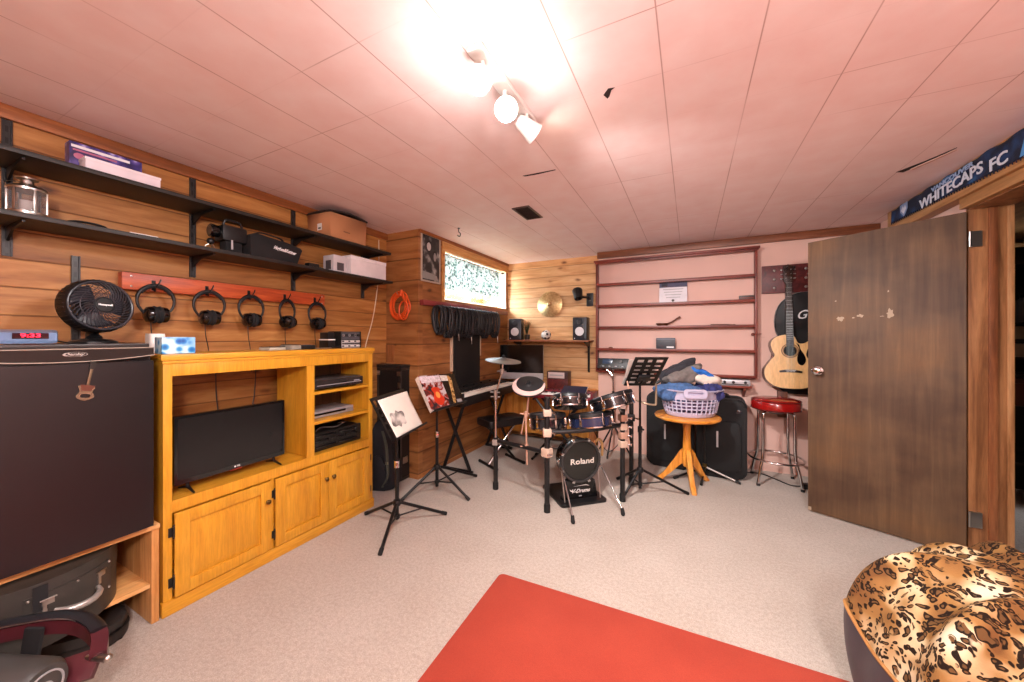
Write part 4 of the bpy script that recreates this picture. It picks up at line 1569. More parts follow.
m = M(T)
m.box((0, 0, 0.004), (0.26, 0.43, 0.004), x=fx)
pr = m.build('print', poster_mat(), T)
m = M(T)
m.sph((-0.03, 0.115, 0.0062), (0.03, 0.042, 0.0012), x=fx)
m.mi = 1
m.sph((-0.03, 0.14, 0.0058), (0.038, 0.032, 0.001), x=fx)
m.sph((0.06, 0.06, 0.0058), (0.028, 0.03, 0.001), x=fx)
m.mi = 2
m.sph((0.06, 0.03, 0.0062), (0.02, 0.045, 0.0012), x=fx)
m.prism([(-0.12, -0.20), (0.11, -0.20), (0.09, -0.155), (0.0, -0.14), (-0.12, -0.13)], 0.0058, 0.0066, fx)
m.build('portrait', [plain('face_grey', 'bcbcba', 0.6), plain('hair_grey', '1c1c1e', 0.6), plain('mid_grey', '8c8c8a', 0.6)], pr)

# valance hung in the window
def valance_mat():
    q = N('floral_valance')
    co = q.coord()
    n = q.n('ShaderNodeTexVoronoi', Scale=24.0)
    q.l(co, 'Vector', n, 'Vector')
    n2 = q.n('ShaderNodeTexNoise', Scale=22.0, Detail=4.0, Distortion=1.5)
    q.l(co, 'Vector', n2, 'Vector')
    r = q.ramp([(0.1, '1c3a34'), (0.18, '6a9c94'), (0.28, 'bcd8d4'), (0.45, 'eef6f6')])
    q.l(n, 'Distance', r, 'Fac')
    r2 = q.ramp([(0.36, '2c4a46'), (0.42, 'a0c0ba'), (0.48, 'ffffff')])
    q.l(n2, 'Fac', r2, 'Fac')
    mx = q.mix('MULTIPLY', 0.85, (r, 'Color'), (r2, 'Color'))
    nt = q.nt
    q.l(mx, MIXOUT, q.b, 'Base Color')
    q.b.inputs['Roughness'].default_value = 0.9
    tr = nt.nodes.new('ShaderNodeBsdfTranslucent')
    q.l(mx, MIXOUT, tr, 'Color')
    ms = nt.nodes.new('ShaderNodeMixShader')
    ms.inputs[0].default_value = 0.16
    nt.links.new(q.b.outputs[0], ms.inputs[1])
    nt.links.new(tr.outputs[0], ms.inputs[2])
    nt.links.new(ms.outputs[0], nt.nodes['Material Output'].inputs['Surface'])
    return q.m


T = thing('window_valance', 'short floral green and white valance curtain in the basement window', 'curtain', (XB - 0.04, 3.65, 2.2))
m = M(T)


def vf(u, v):
    y = WY0 + 0.03 + u * 1.27
    amp = 0.006 + 0.012 * v
    x = XB - 0.045 + amp * sin(u * 75 + 0.6 * sin(u * 19)) + 0.006 * sin(u * 23)
    z = 2.196 - v * (0.365 + 0.012 * sin(u * 37) + 0.008 * sin(u * 90))
    return (x, y, z)


m.surf(vf, 200, 16)
m.build('valance_cloth', valance_mat(), T, ang=180, solid=0.0015)
m = M(T)
m.cyl((XB - 0.045, WY0 + 0.005, 2.186), (XB - 0.045, WY1 - 0.005, 2.186), 0.006, n=10)
m.build('curtain_rod', brass, T)
m = M(T)
m.cyl((XB - 0.045, WY1 - 0.03, 2.186), (XB - 0.045, WY1 - 0.005, 2.186), 0.018, n=14)
m.build('rod_end', darksteel, T)

T = thing('candle_jar', 'small dark jar standing at the end of the window sill', 'jar', (XB - 0.06, WY0 + 0.06, WZ0 + 0.006))
m = M(T)
m.lathe([(0, 0), (0.022, 0), (0.024, 0.02), (0.024, 0.085), (0.018, 0.095), (0, 0.095)], TR((XB - 0.06, WY0 + 0.055, WZ0 + 0.007)), 24)
m.build('jar_body', plain('jar_grey', '5a6268', 0.3), T)
m = M(T)
m.lathe([(0, 0.095), (0.02, 0.095), (0.02, 0.115), (0, 0.117)], TR((XB - 0.06, WY0 + 0.055, WZ0 + 0.007)), 24)
m.build('lid', black, T)

# maroon rail with hanging cables
T = thing('cable_rail', 'maroon board with hooks below the window holding coiled cables', 'hook rail', (XB, 3.4, 1.635))
m = M(T)
m.bb((XB, 2.62, 1.618), (XB + 0.045, 4.34, 1.668), bev=0.003)
m.build('rail_board', wood('maroon_rail', '5a1c1c', '7c2c2c', '904040', 'Y', 0.45), T)
rnd = random.Random(8)
CABY = [2.80, 2.93, 3.05, 3.17, 3.29, 3.41, 3.52, 3.64, 3.76, 3.88]
for y in CABY:
    m = M(T)
    m.tube(smooth([(XB + 0.045, y, 1.625), (XB + 0.075, y, 1.612), (XB + 0.11, y, 1.612), (XB + 0.125, y, 1.635)], 4), 0.0035, 6)
    m.build('hook', darksteel, T)
labs = ['nearest the framed poster', 'second from the framed poster', 'third from the framed poster', 'fourth from the framed poster', 'above the black panel near edge', 'above the black panel middle',
        'above the black panel far edge', 'third from the speaker corner', 'second from the speaker corner', 'nearest the speaker corner']
for i, y in enumerate(CABY):
    T = thing('coiled_cable', 'black coiled cable on the maroon rail, ' + labs[i], 'cable', (XB + 0.09, y, 1.6), 0, 'coiled cables on the maroon rail')
    m = M(T)
    pts = []
    turns = 7
    L_ = 0.145 + rnd.uniform(-0.012, 0.012)
    for k in range(turns * 22):
        a = 2 * PI * k / 22
        q_ = k / 22
        pts.append((XB + 0.09 + (0.062 + 0.01 * sin(q_ * 2.3)) * cos(a) * (0.8 + 0.2 * sin(a)), y - 0.045 + 0.014 * q_ + rnd.uniform(-0.003, 0.003) + 0.018 * sin(q_ * 5) * cos(a) * 0.5, 1.622 - L_ + L_ * sin(a) + rnd.uniform(-0.002, 0.002)))
    m.tube(pts, 0.0075, 6)
    m.build('coil', cablemat, T)
    m = M(T)
    m.torus((XB + 0.09, y, 1.622 - 2 * L_ + 0.045), 0.05, 0.008, TR(rot=(R(90), 0, R(10 * (i % 3 - 1)))) @ Matrix.Diagonal((1, 0.3, 1, 1)), 20, 6)
    m.build('tie', blackmatte, T)
    if i in (2, 4, 9):
        m = M(T)
        m.tube([(XB + 0.13, y + 0.01, 1.618 - 1.9 * L_), (XB + 0.135, y + 0.01, 1.618 - 2.15 * L_)], 0.006, 8)
        m.tube([(XB + 0.135, y + 0.01, 1.618 - 2.15 * L_), (XB + 0.136, y + 0.01, 1.618 - 2.4 * L_)], 0.0032, 8)
        m.build('jack_plug', steel, T)

# black screen-like panel with pale side rails behind the keyboard
T = thing('black_panel', 'tall black padded panel with pale side rails behind the keyboard', 'panel', (XB + 0.03, 3.38, 0.78))
m = M(T)
m.bb((XB + 0.004, 3.125, 0.80), (XB + 0.045, 3.62, 1.50), bev=0.006)
m.build('pad', plain('panel_black', '0c0b0c', 0.7, bump=0.15), T)
for y, z0 in ((3.085, 0.96), (3.645, 1.10)):
    m = M(T)
    m.bb((XB + 0.002, y, z0), (XB + 0.03, y + 0.022, 1.48), bev=0.003)
    m.build('side_rail', plain('pale_rail', 'cdb69c', 0.5), T)
# ------------------------------------------------------------ back wall: display rack
RX0, RX1, RZ0, RZ1, RF = -0.985, 0.59, 0.915, 2.185, 4.195
T = thing('wall_rack', 'wide shallow red wood wall rack with five ledges on the pink wall', 'shelf', (-0.2, 4.24, RZ0))
redv = wood('stained_red_upright', '4e1710', '742a1c', '8a3a28', 'Z', 0.4)
for x in (RX0, RX1 - 0.02):
    M(T).bb((x, RF, RZ0), (x + 0.02, YP, RZ1), bev=0.002).build('side_panel', redv, T)
m = M(T)
m.bb((RX0 - 0.02, RF - 0.02, RZ1), (RX1 + 0.02, YP, RZ1 + 0.02), bev=0.004)
m.bb((RX0 - 0.005, RF - 0.008, RZ1 - 0.02), (RX1 + 0.005, RF + 0.012, RZ1), bev=0.002)
m.build('top_board', redwood, T)
LEDGE = [1.93, 1.685, 1.435, 1.185, RZ0 + 0.018]
for z in LEDGE:
    m = M(T)
    m.bb((RX0 + 0.02, RF + 0.004, z - 0.018), (RX1 - 0.02, YP, z), bev=0.001)
    m.build('ledge', redwood, T)
    M(T).bb((RX0 + 0.02, RF, z - 0.02), (RX1 - 0.02, RF + 0.006, z + 0.008), bev=0.001).build('ledge_lip', redwood, T)
M(T).bb((RX0 + 0.02, YP - 0.006, RZ0), (RX1 - 0.02, YP, RZ1)).build('back_panel', plain('rack_back', 'd6ada0', 0.6, var=0.04, scale=3), T)
m = M(T)
m.sph((RX1 - 0.04, RF - 0.012, 1.345), 0.016)
m.cyl((RX1 - 0.04, RF - 0.01, 1.345), (RX1 + 0.03, RF - 0.006, 1.35), 0.005, n=8)
m.build('knob', redv, T)


def on_ledge(i):
    return LEDGE[i]


# certificate
T = thing('certificate', 'white printed card with a dark heading leaning on the rack', 'card', (-0.16, 4.25, LEDGE[1]))
fx = axes((-0.163, 4.245, LEDGE[1] + 0.115), (1, 0, 0), (0, 0.17, 0.985), (0, -0.985, 0.17))
m = M(T)
m.box((0, 0, 0), (0.275, 0.228, 0.003), x=fx)
m.build('card', plain('card_white', 'd8d4da', 0.5), T)
m = M(T)
m.box((0, 0.085, 0.0018), (0.275, 0.055, 0.001), x=fx)
m.build('heading_band', plain('heading_band_grey', '4a4660', 0.5), T)
m = M(T)
m.box((-0.085, 0.085, 0.0026), (0.06, 0.04, 0.001), x=fx)
m.build('emblem', plain('emblem_dark', '1c1a2c', 0.5), T)
for i in range(4):
    m = M(T)
    m.box((0.0, 0.035 - 0.03 * i, 0.0018), (0.2 - 0.02 * i, 0.007, 0.001), x=fx)
    m.build('text_line', greyprint, T)
m = M(T)
m.lathe([(0, 0), (0.014, 0), (0.014, 0.004), (0, 0.004)], fx @ TR((0, -0.09, 0.001)), 20)
m.build('seal', darksteel, T)

T = thing('harmonica', 'flat black block on the rack beside the guitar', 'block', (0.51, 4.25, LEDGE[1]))
m = M(T)
m.bb((0.44, 4.205, LEDGE[1]), (0.565, 4.245, LEDGE[1] + 0.045), bev=0.003)
m.build('cover', plain('block_dark', '2a2220', 0.4), T)
m = M(T)
m.bb((0.445, 4.203, LEDGE[1] + 0.017), (0.56, 4.21, LEDGE[1] + 0.027), bev=0.001)
m.build('middle_strip', redwood, T)

T = thing('wooden_scoop', 'dark wooden scoop with a raised handle on the rack', 'scoop', (-0.26, 4.24, LEDGE[2]))
m = M(T)
prof = [(0, 0.0), (0.04, 0.002), (0.058, 0.016), (0.064, 0.034), (0.058, 0.034), (0.05, 0.018), (0.03, 0.008), (0, 0.007)]
m.lathe(prof, TR((-0.27, 4.242, LEDGE[2] + 0.001)) @ Matrix.Diagonal((1.0, 0.62, 1, 1)), 28)
m.build('bowl', wood('scoop_wood', '3c1c0e', '5a2e18', '6e3e24', 'X', 0.4), T)
m = M(T)
m.tube(smooth([(-0.215, 4.242, LEDGE[2] + 0.03), (-0.17, 4.24, LEDGE[2] + 0.05), (-0.12, 4.238, LEDGE[2] + 0.085), (-0.09, 4.238, LEDGE[2] + 0.10)], 5), [0.008] * 12 + [0.01, 0.011, 0.011, 0.009], 8)
m.build('handle', wood('scoop_handle', '3c1c0e', '5a2e18', '6e3e24', 'X', 0.4), T)
T = thing('drumstick', 'thin dark stick lying on the rack, farther from the scoop', 'stick', (0.3, 4.23, LEDGE[2]))
m = M(T)
m.tube([(0.19, 4.228, LEDGE[2] + 0.01), (0.33, 4.228, LEDGE[2] + 0.01), (0.385, 4.228, LEDGE[2] + 0.0085), (0.40, 4.228, LEDGE[2] + 0.01), (0.41, 4.228, LEDGE[2] + 0.01)], [0.0075, 0.0075, 0.004, 0.006, 0.003], 10)
m.build('shaft', wood('stick_wood', '3c1c0e', '5a2e18', '6e3e24', 'X', 0.4), T)
T = thing('card_box', 'dark grey box with a white mark on the rack above the sheet music', 'box', (-0.23, 4.24, LEDGE[3]))
m = M(T)
m.bb((-0.33, 4.205, LEDGE[3]), (-0.14, 4.25, LEDGE[3] + 0.125), bev=0.002)
m.build('carton', plain('slate_carton', '34363e', 0.45), T)
m = M(T)
m.bb((-0.225, 4.2045, LEDGE[3] + 0.018), (-0.155, 4.2055, LEDGE[3] + 0.034))
m.mi = 1
m.bb((-0.325, 4.2045, LEDGE[3] + 0.105), (-0.145, 4.2055, LEDGE[3] + 0.118))
m.build('print', [whiteprint, plain('slate_pale', '5c6270', 0.5)], T)
T = thing('pebble', 'small brown pebble on the rack beside the dark grey box', 'pebble', (-0.82, 4.23, LEDGE[3]))
m = M(T)
m.sph((-0.82, 4.23, LEDGE[3] + 0.011), (0.025, 0.014, 0.011), n=14, m=8)
m.build('stone', plain('pebble_brown', '6a3a28', 0.6), T)

# drum module on a stand below the rack
T = thing('drum_module', 'black electronic drum module mounted in front of the pink wall', 'drum module', (-0.78, 4.08, 0.96))
fx = axes((-0.775, 4.12, 1.025), (1, 0, 0), (0, 0.25, 0.968), (0, -0.968, 0.25))
m = M(T)
m.prism(rrect(0.345, 0.115, 0.008, 3), -0.05, 0.0, fx, bev=0.004)
m.build('module_body', black, T)
m = M(T)
m.box((-0.06, 0.02, 0.001), (0.11, 0.05, 0.003), x=fx, bev=0.001)
m.build('display', plain('module_display', '31455c', 0.2), T)
for i in range(9):
    m = M(T)
    m.box((-0.14 + i * 0.035, -0.035, 0.002), (0.022, 0.012, 0.005), x=fx, bev=0.001)
    m.build('button', greyprint if i % 2 else darksteel, T)
m = M(T)
m.cyl(fx @ V(0.09, 0.02, 0), fx @ V(0.09, 0.02, 0.014), 0.018, 0.016, 20)
m.build('dial', darksteel, T)
m = M(T)
m.cyl((-0.775, 4.13, 0.99), (-0.775, 4.14, 0.70), 0.008, n=10)
m.tube([(-0.775, 4.14, 0.88), (-0.90, 4.16, 1.0), (-0.93, 4.16, 1.03)], 0.006, 8)
m.build('mounting_rod', chrome, T)
m = M(T)
for a in (0.4, 2.5, 4.6):
    m.tube([(-0.775, 4.14, 0.34), (-0.775 + 0.21 * cos(a), 4.07 + 0.15 * sin(a), 0.012)], 0.009, 8)
m.cyl((-0.775, 4.14, 0.71), (-0.775, 4.14, 0.32), 0.013, n=12)
m.build('tripod_stand', blackmetal, T)

# grey control unit on a small red wall ledge
T = thing('wall_ledge', 'small red wood ledge with brackets under the wall rack', 'shelf', (0.38, 4.2, 0.8))
m = M(T)
m.bb((0.20, 4.13, 0.822), (0.535, YP, 0.842), bev=0.002)
m.build('board', redwood, T)
for x in (0.25, 0.48):
    m = M(T)
    m.prism([(0.0, 0.0), (0.14, 0.0), (0.14, -0.015), (0.02, -0.1), (0.0, -0.1)], -0.012, 0.012, axes((x, YP, 0.822), (0, -1, 0), (0, 0, 1), (1, 0, 0)))
    m.build('bracket', plain('bracket_red', '8a4030', 0.5), T)
T = thing('effects_pedal_board', 'silver effects unit with dark switches on the small red ledge', 'effects unit', (0.38, 4.2, 0.842))
m = M(T)
X = axes((0.385, 4.21, 0.842), (1, 0, 0), (0, 0, 1), (0, -1, 0))
m.prism([(-0.135, 0.0), (0.135, 0.0), (0.145, 0.02), (0.135, 0.055), (-0.135, 0.055), (-0.145, 0.02)], -0.06, 0.06, X, bev=0.006)
m.build('unit_body', silverplastic, T)
for x in (-0.075, 0.0, 0.10):
    m = M(T)
    m.cyl(X @ V(x, 0.032, 0.058), X @ V(x, 0.032, 0.07), 0.014, 0.012, 16)
    m.build('switch', rubber, T)
m = M(T)
m.box((0, 0.012, 0.061), (0.25, 0.01, 0.003), x=X)
m.build('trim_line', darksteel, T)

# ------------------------------------------------------------ guitar hanger, acoustic guitar, hung case
T = thing('guitar_hanger', 'dark red hanger board with pegs on the pink wall beside the rack', 'hanger', (0.85, 4.28, 1.73))
m = M(T)
m.bb((0.635, YP - 0.025, 1.745), (1.09, YP, 2.015), bev=0.003)
m.build('hanger_board', maroonwood, T)
for x in (0.735, 0.98):
    for z in (1.795, 1.88, 1.965):
        m = M(T)
        m.sph((x, YP - 0.028, z), (0.013, 0.008, 0.013), n=14, m=8)
        m.build('peg', steel, T)
m = M(T)
m.tube(smooth([(0.99, YP - 0.025, 1.92), (1.0, YP - 0.06, 1.90), (1.005, YP - 0.075, 1.93)], 4), 0.005, 8)
m.build('hook', steel, T)
m = M(T)
for s in (-1, 1):
    m.tube(smooth([(0.845, YP - 0.02, 1.965), (0.845 + s * 0.028, YP - 0.05, 1.965), (0.845 + s * 0.03, YP - 0.11, 1.965), (0.845 + s * 0.024, YP - 0.125, 1.978)], 4), 0.006, 8)
m.build('yoke', blackmetal, T)


def guitar_outline(k=1.0, cut=True):
    P = [(0.0, 0.0), (0.11, 0.012), (0.185, 0.075), (0.197, 0.165), (0.155, 0.245), (0.118, 0.30), (0.128, 0.36)]
    if cut:
        P += [(0.148, 0.41), (0.143, 0.438), (0.10, 0.415), (0.06, 0.42), (0.035, 0.475)]
    else:
        P += [(0.145, 0.42), (0.11, 0.475), (0.05, 0.492)]
    P += [(0.0, 0.495), (-0.06, 0.49), (-0.115, 0.465), (-0.145, 0.415), (-0.135, 0.35), (-0.118, 0.30), (-0.155, 0.245), (-0.197, 0.165), (-0.185, 0.075), (-0.11, 0.012)]
    return [(p.x * k, p.y * k) for p in smooth([(a, b, 0) for a, b in P], 5, closed=True)]


def scaled(P, s):
    cx = sum(p[0] for p in P) / len(P)
    cy = sum(p[1] for p in P) / len(P)
    return [(cx + (p[0] - cx) * s, cy + (p[1] - cy) * s) for p in P]


T = thing('acoustic_guitar', 'pale spruce acoustic guitar with cutaway hanging on the pink wall', 'guitar', (0.845, 4.2, 0.84))
GX = axes((0.838, 4.13, 0.838), (0.9995, -0.03, 0), (0, 0.10, 0.995), (0.03, -0.9945, 0.10))
K = 1.03
go = guitar_outline(K)
m = M(T)
m.prism(go, -0.095, 0.0, GX, bev=0.004)
m.build('body', wood('guitar_side', '2a1208', '3e1e10', '4c2816', 'X', 0.25, coat=0.3), T)
m = M(T)
m.prism(scaled(go, 0.985), 0.0, 0.003, GX)
m.build('top_plate', wood('spruce', 'd8a468', 'e4b67a', 'ecc48c', 'Z', 0.3, coat=0.3, contrast=0.6), T)
m = M(T)
m.ring(go, scaled(go, 0.982), -0.001, 0.0035, GX)
m.build('binding', plain('binding_dark', '241008', 0.3), T)
hole = [(0.05 * cos(2 * PI * i / 36), 0.345 * K + 0.05 * sin(2 * PI * i / 36)) for i in range(36)]
m = M(T)
m.prism(hole, 0.003, 0.004, GX)
m.build('sound_hole', plain('hole_dark', '0a0604', 0.8), T)
for r0, r1 in ((0.052, 0.056), (0.060, 0.067)):
    m = M(T)
    m.ring([(r1 * cos(2 * PI * i / 40), 0.345 * K + r1 * sin(2 * PI * i / 40)) for i in range(40)], [(r0 * cos(2 * PI * i / 40), 0.345 * K + r0 * sin(2 * PI * i / 40)) for i in range(40)], 0.003, 0.0042, GX)
    m.build('rosette', plain('rosette_brown', '5a3418', 0.4), T)
pg = smooth([(0.045, 0.415, 0), (0.065, 0.40, 0), (0.075, 0.36, 0), (0.105, 0.30, 0), (0.11, 0.25, 0), (0.085, 0.215, 0), (0.055, 0.235, 0), (0.05, 0.285, 0), (0.062, 0.33, 0), (0.066, 0.36, 0), (0.056, 0.395, 0)], 4, closed=True)
m = M(T)
m.prism([(p.x * K, p.y * K) for p in pg], 0.003, 0.0052, GX)
m.build('pickguard', blackgloss, T)
m = M(T)
m.prism([(-0.085, 0.150), (-0.03, 0.155), (0.03, 0.155), (0.085, 0.150), (0.085, 0.168), (0.03, 0.180), (-0.03, 0.180), (-0.085, 0.168)], 0.003, 0.012, GX, bev=0.002)
br = m.build('bridge', plain('bridge_dark', '1c0e08', 0.4), T)
M(T).bb((-0.038, 0.172, 0.011), (0.038, 0.176, 0.016), x=GX).build('saddle', whitepaper, br)
for i in range(6):
    m = M(T)
    m.sph(GX @ V(-0.028 + 0.0112 * i, 0.161, 0.013), 0.0035, n=8, m=6)
    m.build('bridge_pin', whitepaper, br)
m = M(T)
m.prism([(-0.028, 0.395 * K), (0.028, 0.395 * K), (0.022, 1.005), (-0.022, 1.005)], -0.018, 0.006, GX, bev=0.003)
m.build('neck', plain('neck_brown', '3a1c10', 0.35), T)
m = M(T)
m.prism([(-0.029, 0.39 * K), (0.029, 0.39 * K), (0.0225, 1.0), (-0.0225, 1.0)], 0.006, 0.011, GX)
fb = m.build('fretboard', plain('fretboard_dark', '2c1a12', 0.65), T)
m = M(T)
for i in range(19):
    yy = 0.17 + (1.0 - 0.17) * (2 ** (-i / 12.0))
    if yy < 0.45:
        break
    m.bb((-0.026, yy - 0.001, 0.0108), (0.026, yy + 0.001, 0.0122), x=GX)
m.build('frets', steel, fb)
m = M(T)
hs = smooth([(-0.022, 1.0, 0), (-0.035, 1.03, 0), (-0.034, 1.13, 0), (-0.036, 1.165, 0), (-0.015, 1.172, 0), (0, 1.182, 0), (0.015, 1.172, 0), (0.036, 1.165, 0), (0.034, 1.13, 0), (0.035, 1.03, 0), (0.022, 1.0, 0)], 3)
m.prism([(p.x, p.y) for p in hs], -0.008, 0.008, GX, bev=0.002)
hd = m.build('headstock', plain('headstock_dark', '2c1810', 0.3), T)
for s in (-1, 1):
    for i in range(3):
        m = M(T)
        yy = 1.045 + 0.042 * i
        m.cyl(GX @ V(s * 0.034, yy, 0.0), GX @ V(s * 0.048, yy, 0.0), 0.003, n=8)
        m.sph((s * 0.053, yy, 0.0), (0.008, 0.006, 0.004), n=10, m=6, x=GX)
        m.cyl(GX @ V(s * 0.02, yy, 0.008), GX @ V(s * 0.02, yy, 0.018), 0.004, n=8)
        m.build('tuning_peg', steel, hd)
for i in range(6):
    x = -0.028 + 0.0112 * i
    m = M(T)
    m.tube([GX @ V(x, 0.17, 0.0155), GX @ V(x * 0.62, 1.0, 0.0145), GX @ V(x * 0.75, 1.06, 0.013)], 0.0006, 4)
    m.build('string', steel, T)

T = thing('guitar_case', 'black arched guitar case with a white script letter hanging behind the acoustic guitar', 'guitar case', (1.02, 4.26, 0.9))
CX = axes((1.0, 4.235, 0.80), (1, 0, 0), (0, 0, 1), (0, -1, 0))
co_ = smooth([(-0.2, 0.0, 0), (0.0, -0.02, 0), (0.2, 0.0, 0), (0.255, 0.15, 0), (0.235, 0.32, 0), (0.21, 0.45, 0), (0.27, 0.62, 0), (0.24, 0.82, 0), (0.12, 0.925, 0), (0.0, 0.945, 0), (-0.12, 0.925, 0), (-0.235, 0.82, 0), (-0.265, 0.62, 0), (-0.21, 0.45, 0), (-0.235, 0.32, 0), (-0.255, 0.15, 0)], 4, closed=True)
m = M(T)
m.prism([(p.x, p.y) for p in co_], -0.053, 0.0, CX, bev=0.012)
m.build('case_shell', plain('case_shell_black', '0c0c0e', 0.55, bump=0.15), T)
m = M(T)
m.ring([(p.x * 1.005, p.y * 1.003) for p in co_], [(p.x * 0.985, p.y * 0.985 + 0.005) for p in co_], -0.03, -0.022, CX)
m.build('piping', greyprint, T)
m = M(T)
m.text('G', 0.11, CX @ TR((-0.065, 0.725, 0.0008), (0, 0, R(8))), 0.0006, shear=0.4, bold=0.001)
m.build('script_logo', whiteprint, T)

T = thing('wall_post', 'short dark wooden post fixed low on the pink wall behind the bar stool', 'post', (0.79, 4.26, 0.5))
M(T).bb((0.76, 4.235, 0.55), (0.835, YP, 0.80), bev=0.003).build('block', wood('post_wood', '4a2214', '66341e', '7a4428', 'Z', 0.5), T)

# ------------------------------------------------------------ studio corner: shelf, speakers, cymbal, lamp, desk
T = thing('speaker_shelf', 'brown wood wall shelf carrying two studio speakers', 'shelf', (-1.65, 4.3, 1.26))
m = M(T)
m.bb((XB + 0.07, 4.155, 1.262), (-1.06, YW, 1.282), bev=0.003)
m.build('board', wood('shelf_brown', '6e3a1e', '8c5230', 'a06840', 'X', 0.5), T)
for x in (-2.05, -1.12):
    m = M(T)
    m.prism([(0, 0), (0.2, 0), (0.2, -0.012), (0.03, -0.06), (0.02, -0.36), (0, -0.38)], -0.012, 0.012, axes((x, YW, 1.262), (0, -1, 0), (0, 0, 1), (1, 0, 0)))
    m.build('bracket', blackmetal, T)


def monitor_speaker(loc, rz, label):
    T = thing('studio_speaker', label, 'speaker', loc, rz, 'studio speakers on the wall shelf')
    w_, h_, d_ = 0.165, 0.275, 0.19
    m = M()
    m.bb((-w_ / 2, -d_ / 2 + 0.006, 0), (w_ / 2, d_ / 2, h_), bev=0.004)
    m.build('cabinet', plain('speaker_black', '10141c', 0.45), T)
    fx = axes((0, -d_ / 2 + 0.004, 0), (1, 0, 0), (0, 0, 1), (0, -1, 0))
    m = M()
    m.prism(rrect(w_ - 0.004, h_ - 0.004, 0.01, 4, 0, h_ / 2), 0, 0.008, fx, bev=0.002)
    m.build('baffle', plain('speaker_baffle', '141a26', 0.4), T)
    m = M()
    m.lathe([(0.066, 0.008), (0.066, 0.012), (0.058, 0.013), (0.054, 0.010), (0.054, 0.008)], fx @ TR((0, 0.105, 0)), 36, closed=True)
    m.build('woofer_ring', black, T)
    m = M()
    m.lathe([(0.053, 0.0125), (0.046, 0.014), (0.02, 0.0095), (0.012, 0.012), (0.0, 0.013)], fx @ TR((0, 0.105, 0.0)), 36)
    m.build('woofer_cone', plain('cone_white', 'd4d2d4', 0.5, var=0.02), T)
    m = M()
    m.lathe([(0.036, 0.008), (0.03, 0.012), (0.016, 0.009), (0.0, 0.014)], fx @ TR((0, 0.218, 0)), 28)
    m.build('tweeter', plain('tweeter_black', '1c2028', 0.4), T)
    m = M()
    m.lathe([(0, 0.008), (0.006, 0.008), (0.006, 0.011), (0, 0.011)], fx @ TR((-0.06, 0.022, 0)), 12)
    m.build('status_light', plain('led_white', 'e8ecf0', 0.3), T)
    return T


T = monitor_speaker((-2.06, 4.30, 1.282), R(14), 'black studio speaker with white cone near the window corner, plant behind it')
T2 = dup(T, (-1.185, 4.30, 1.282), R(3), 'black studio speaker with white cone beside the red rack')
T = thing('potted_plant', 'small spiky dark plant beside the corner studio speaker', 'plant', (-1.92, 4.36, 1.282))
m = M(T)
m.lathe([(0, 0), (0.03, 0), (0.038, 0.07), (0.034, 0.07), (0.03, 0.06), (0, 0.06)], TR((-1.93, 4.36, 1.282)), 20)
m.build('pot', plain('pot_dark', '2c241e', 0.5), T)
rnd = random.Random(3)
m = M(T)
for i in range(26):
    a = rnd.uniform(0, 2 * PI)
    l_ = rnd.uniform(0.10, 0.22)
    rr = rnd.uniform(0.03, 0.09)
    b0 = Vector((-1.93, 4.355, 1.345))
    p1 = b0 + V(rr * 0.4 * cos(a), min(0.03, rr * 0.4 * sin(a)), l_ * 0.6)
    p2 = b0 + V(rr * cos(a), min(0.05, rr * sin(a)), l_)
    m.tube(smooth([b0, p1, p2], 4), [0.003, 0.0045, 0.005, 0.0045, 0.004, 0.003, 0.002, 0.001, 0.0005], 4, flat=0.4)
m.build('leaves', plain('plant_green', '2e3a22', 0.6, var=0.3), T)
T = thing('toy_ball', 'small black and white patterned ball on the speaker shelf middle', 'ball', (-1.63, 4.25, 1.282))
m = M(T)
m.sph((-1.625, 4.26, 1.345), 0.062, n=28, m=18)


def ball_mat():
    q = N('patterned_ball')
    co = q.coord()
    n = q.n('ShaderNodeTexVoronoi', Scale=24.0)
    q.l(co, 'Vector', n, 'Vector')
    r = q.ramp([(0.45, '141414'), (0.55, 'd0ccc4')])
    q.l(n, 'Distance', r, 'Fac')
    q.l(r, 'Color', q.b, 'Base Color')
    q.b.inputs['Roughness'].default_value = 0.4
    return q.m


m.build('ball_skin', ball_mat(), T)

T = thing('wall_cymbal', 'brass cymbal hung flat on the knotty pine wall', 'cymbal', (-1.62, 4.40, 1.75))
fx = frame((-1.625, 4.385, 1.745), (0.05, -1, 0.06))
m = M(T)
m.lathe([(0.165, -0.006), (0.12, 0.003), (0.06, 0.012), (0.032, 0.016), (0.026, 0.024), (0.012, 0.032), (0, 0.033), (0, 0.031), (0.011, 0.03), (0.03, 0.0135), (0.12, 0.0), (0.165, -0.008)], fx, 64)
cym = N('hammered_brass')
co__ = cym.coord()
nz = cym.n('ShaderNodeTexNoise', Scale=40.0, Detail=3.0)
cym.l(co__, 'Vector', nz, 'Vector')
rp = cym.ramp([(0.3, 'b09060'), (0.7, 'd8bc8c')])
cym.l(nz, 'Fac', rp, 'Fac')
cym.l(rp, 'Color', cym.b, 'Base Color')
cym.b.inputs['Metallic'].default_value = 0.9
cym.b.inputs['Roughness'].default_value = 0.3
cym.bump(nz, 'Fac', 0.15, 0.001)
m.build('bronze_disc', cym.m, T)
m = M(T)
m.cyl((-1.625, 4.42, 1.745), (-1.623, 4.345, 1.747), 0.004, n=8)
m.sph((-1.623, 4.345, 1.747), 0.008, n=10, m=6)
m.build('hanging_nail', brass, T)

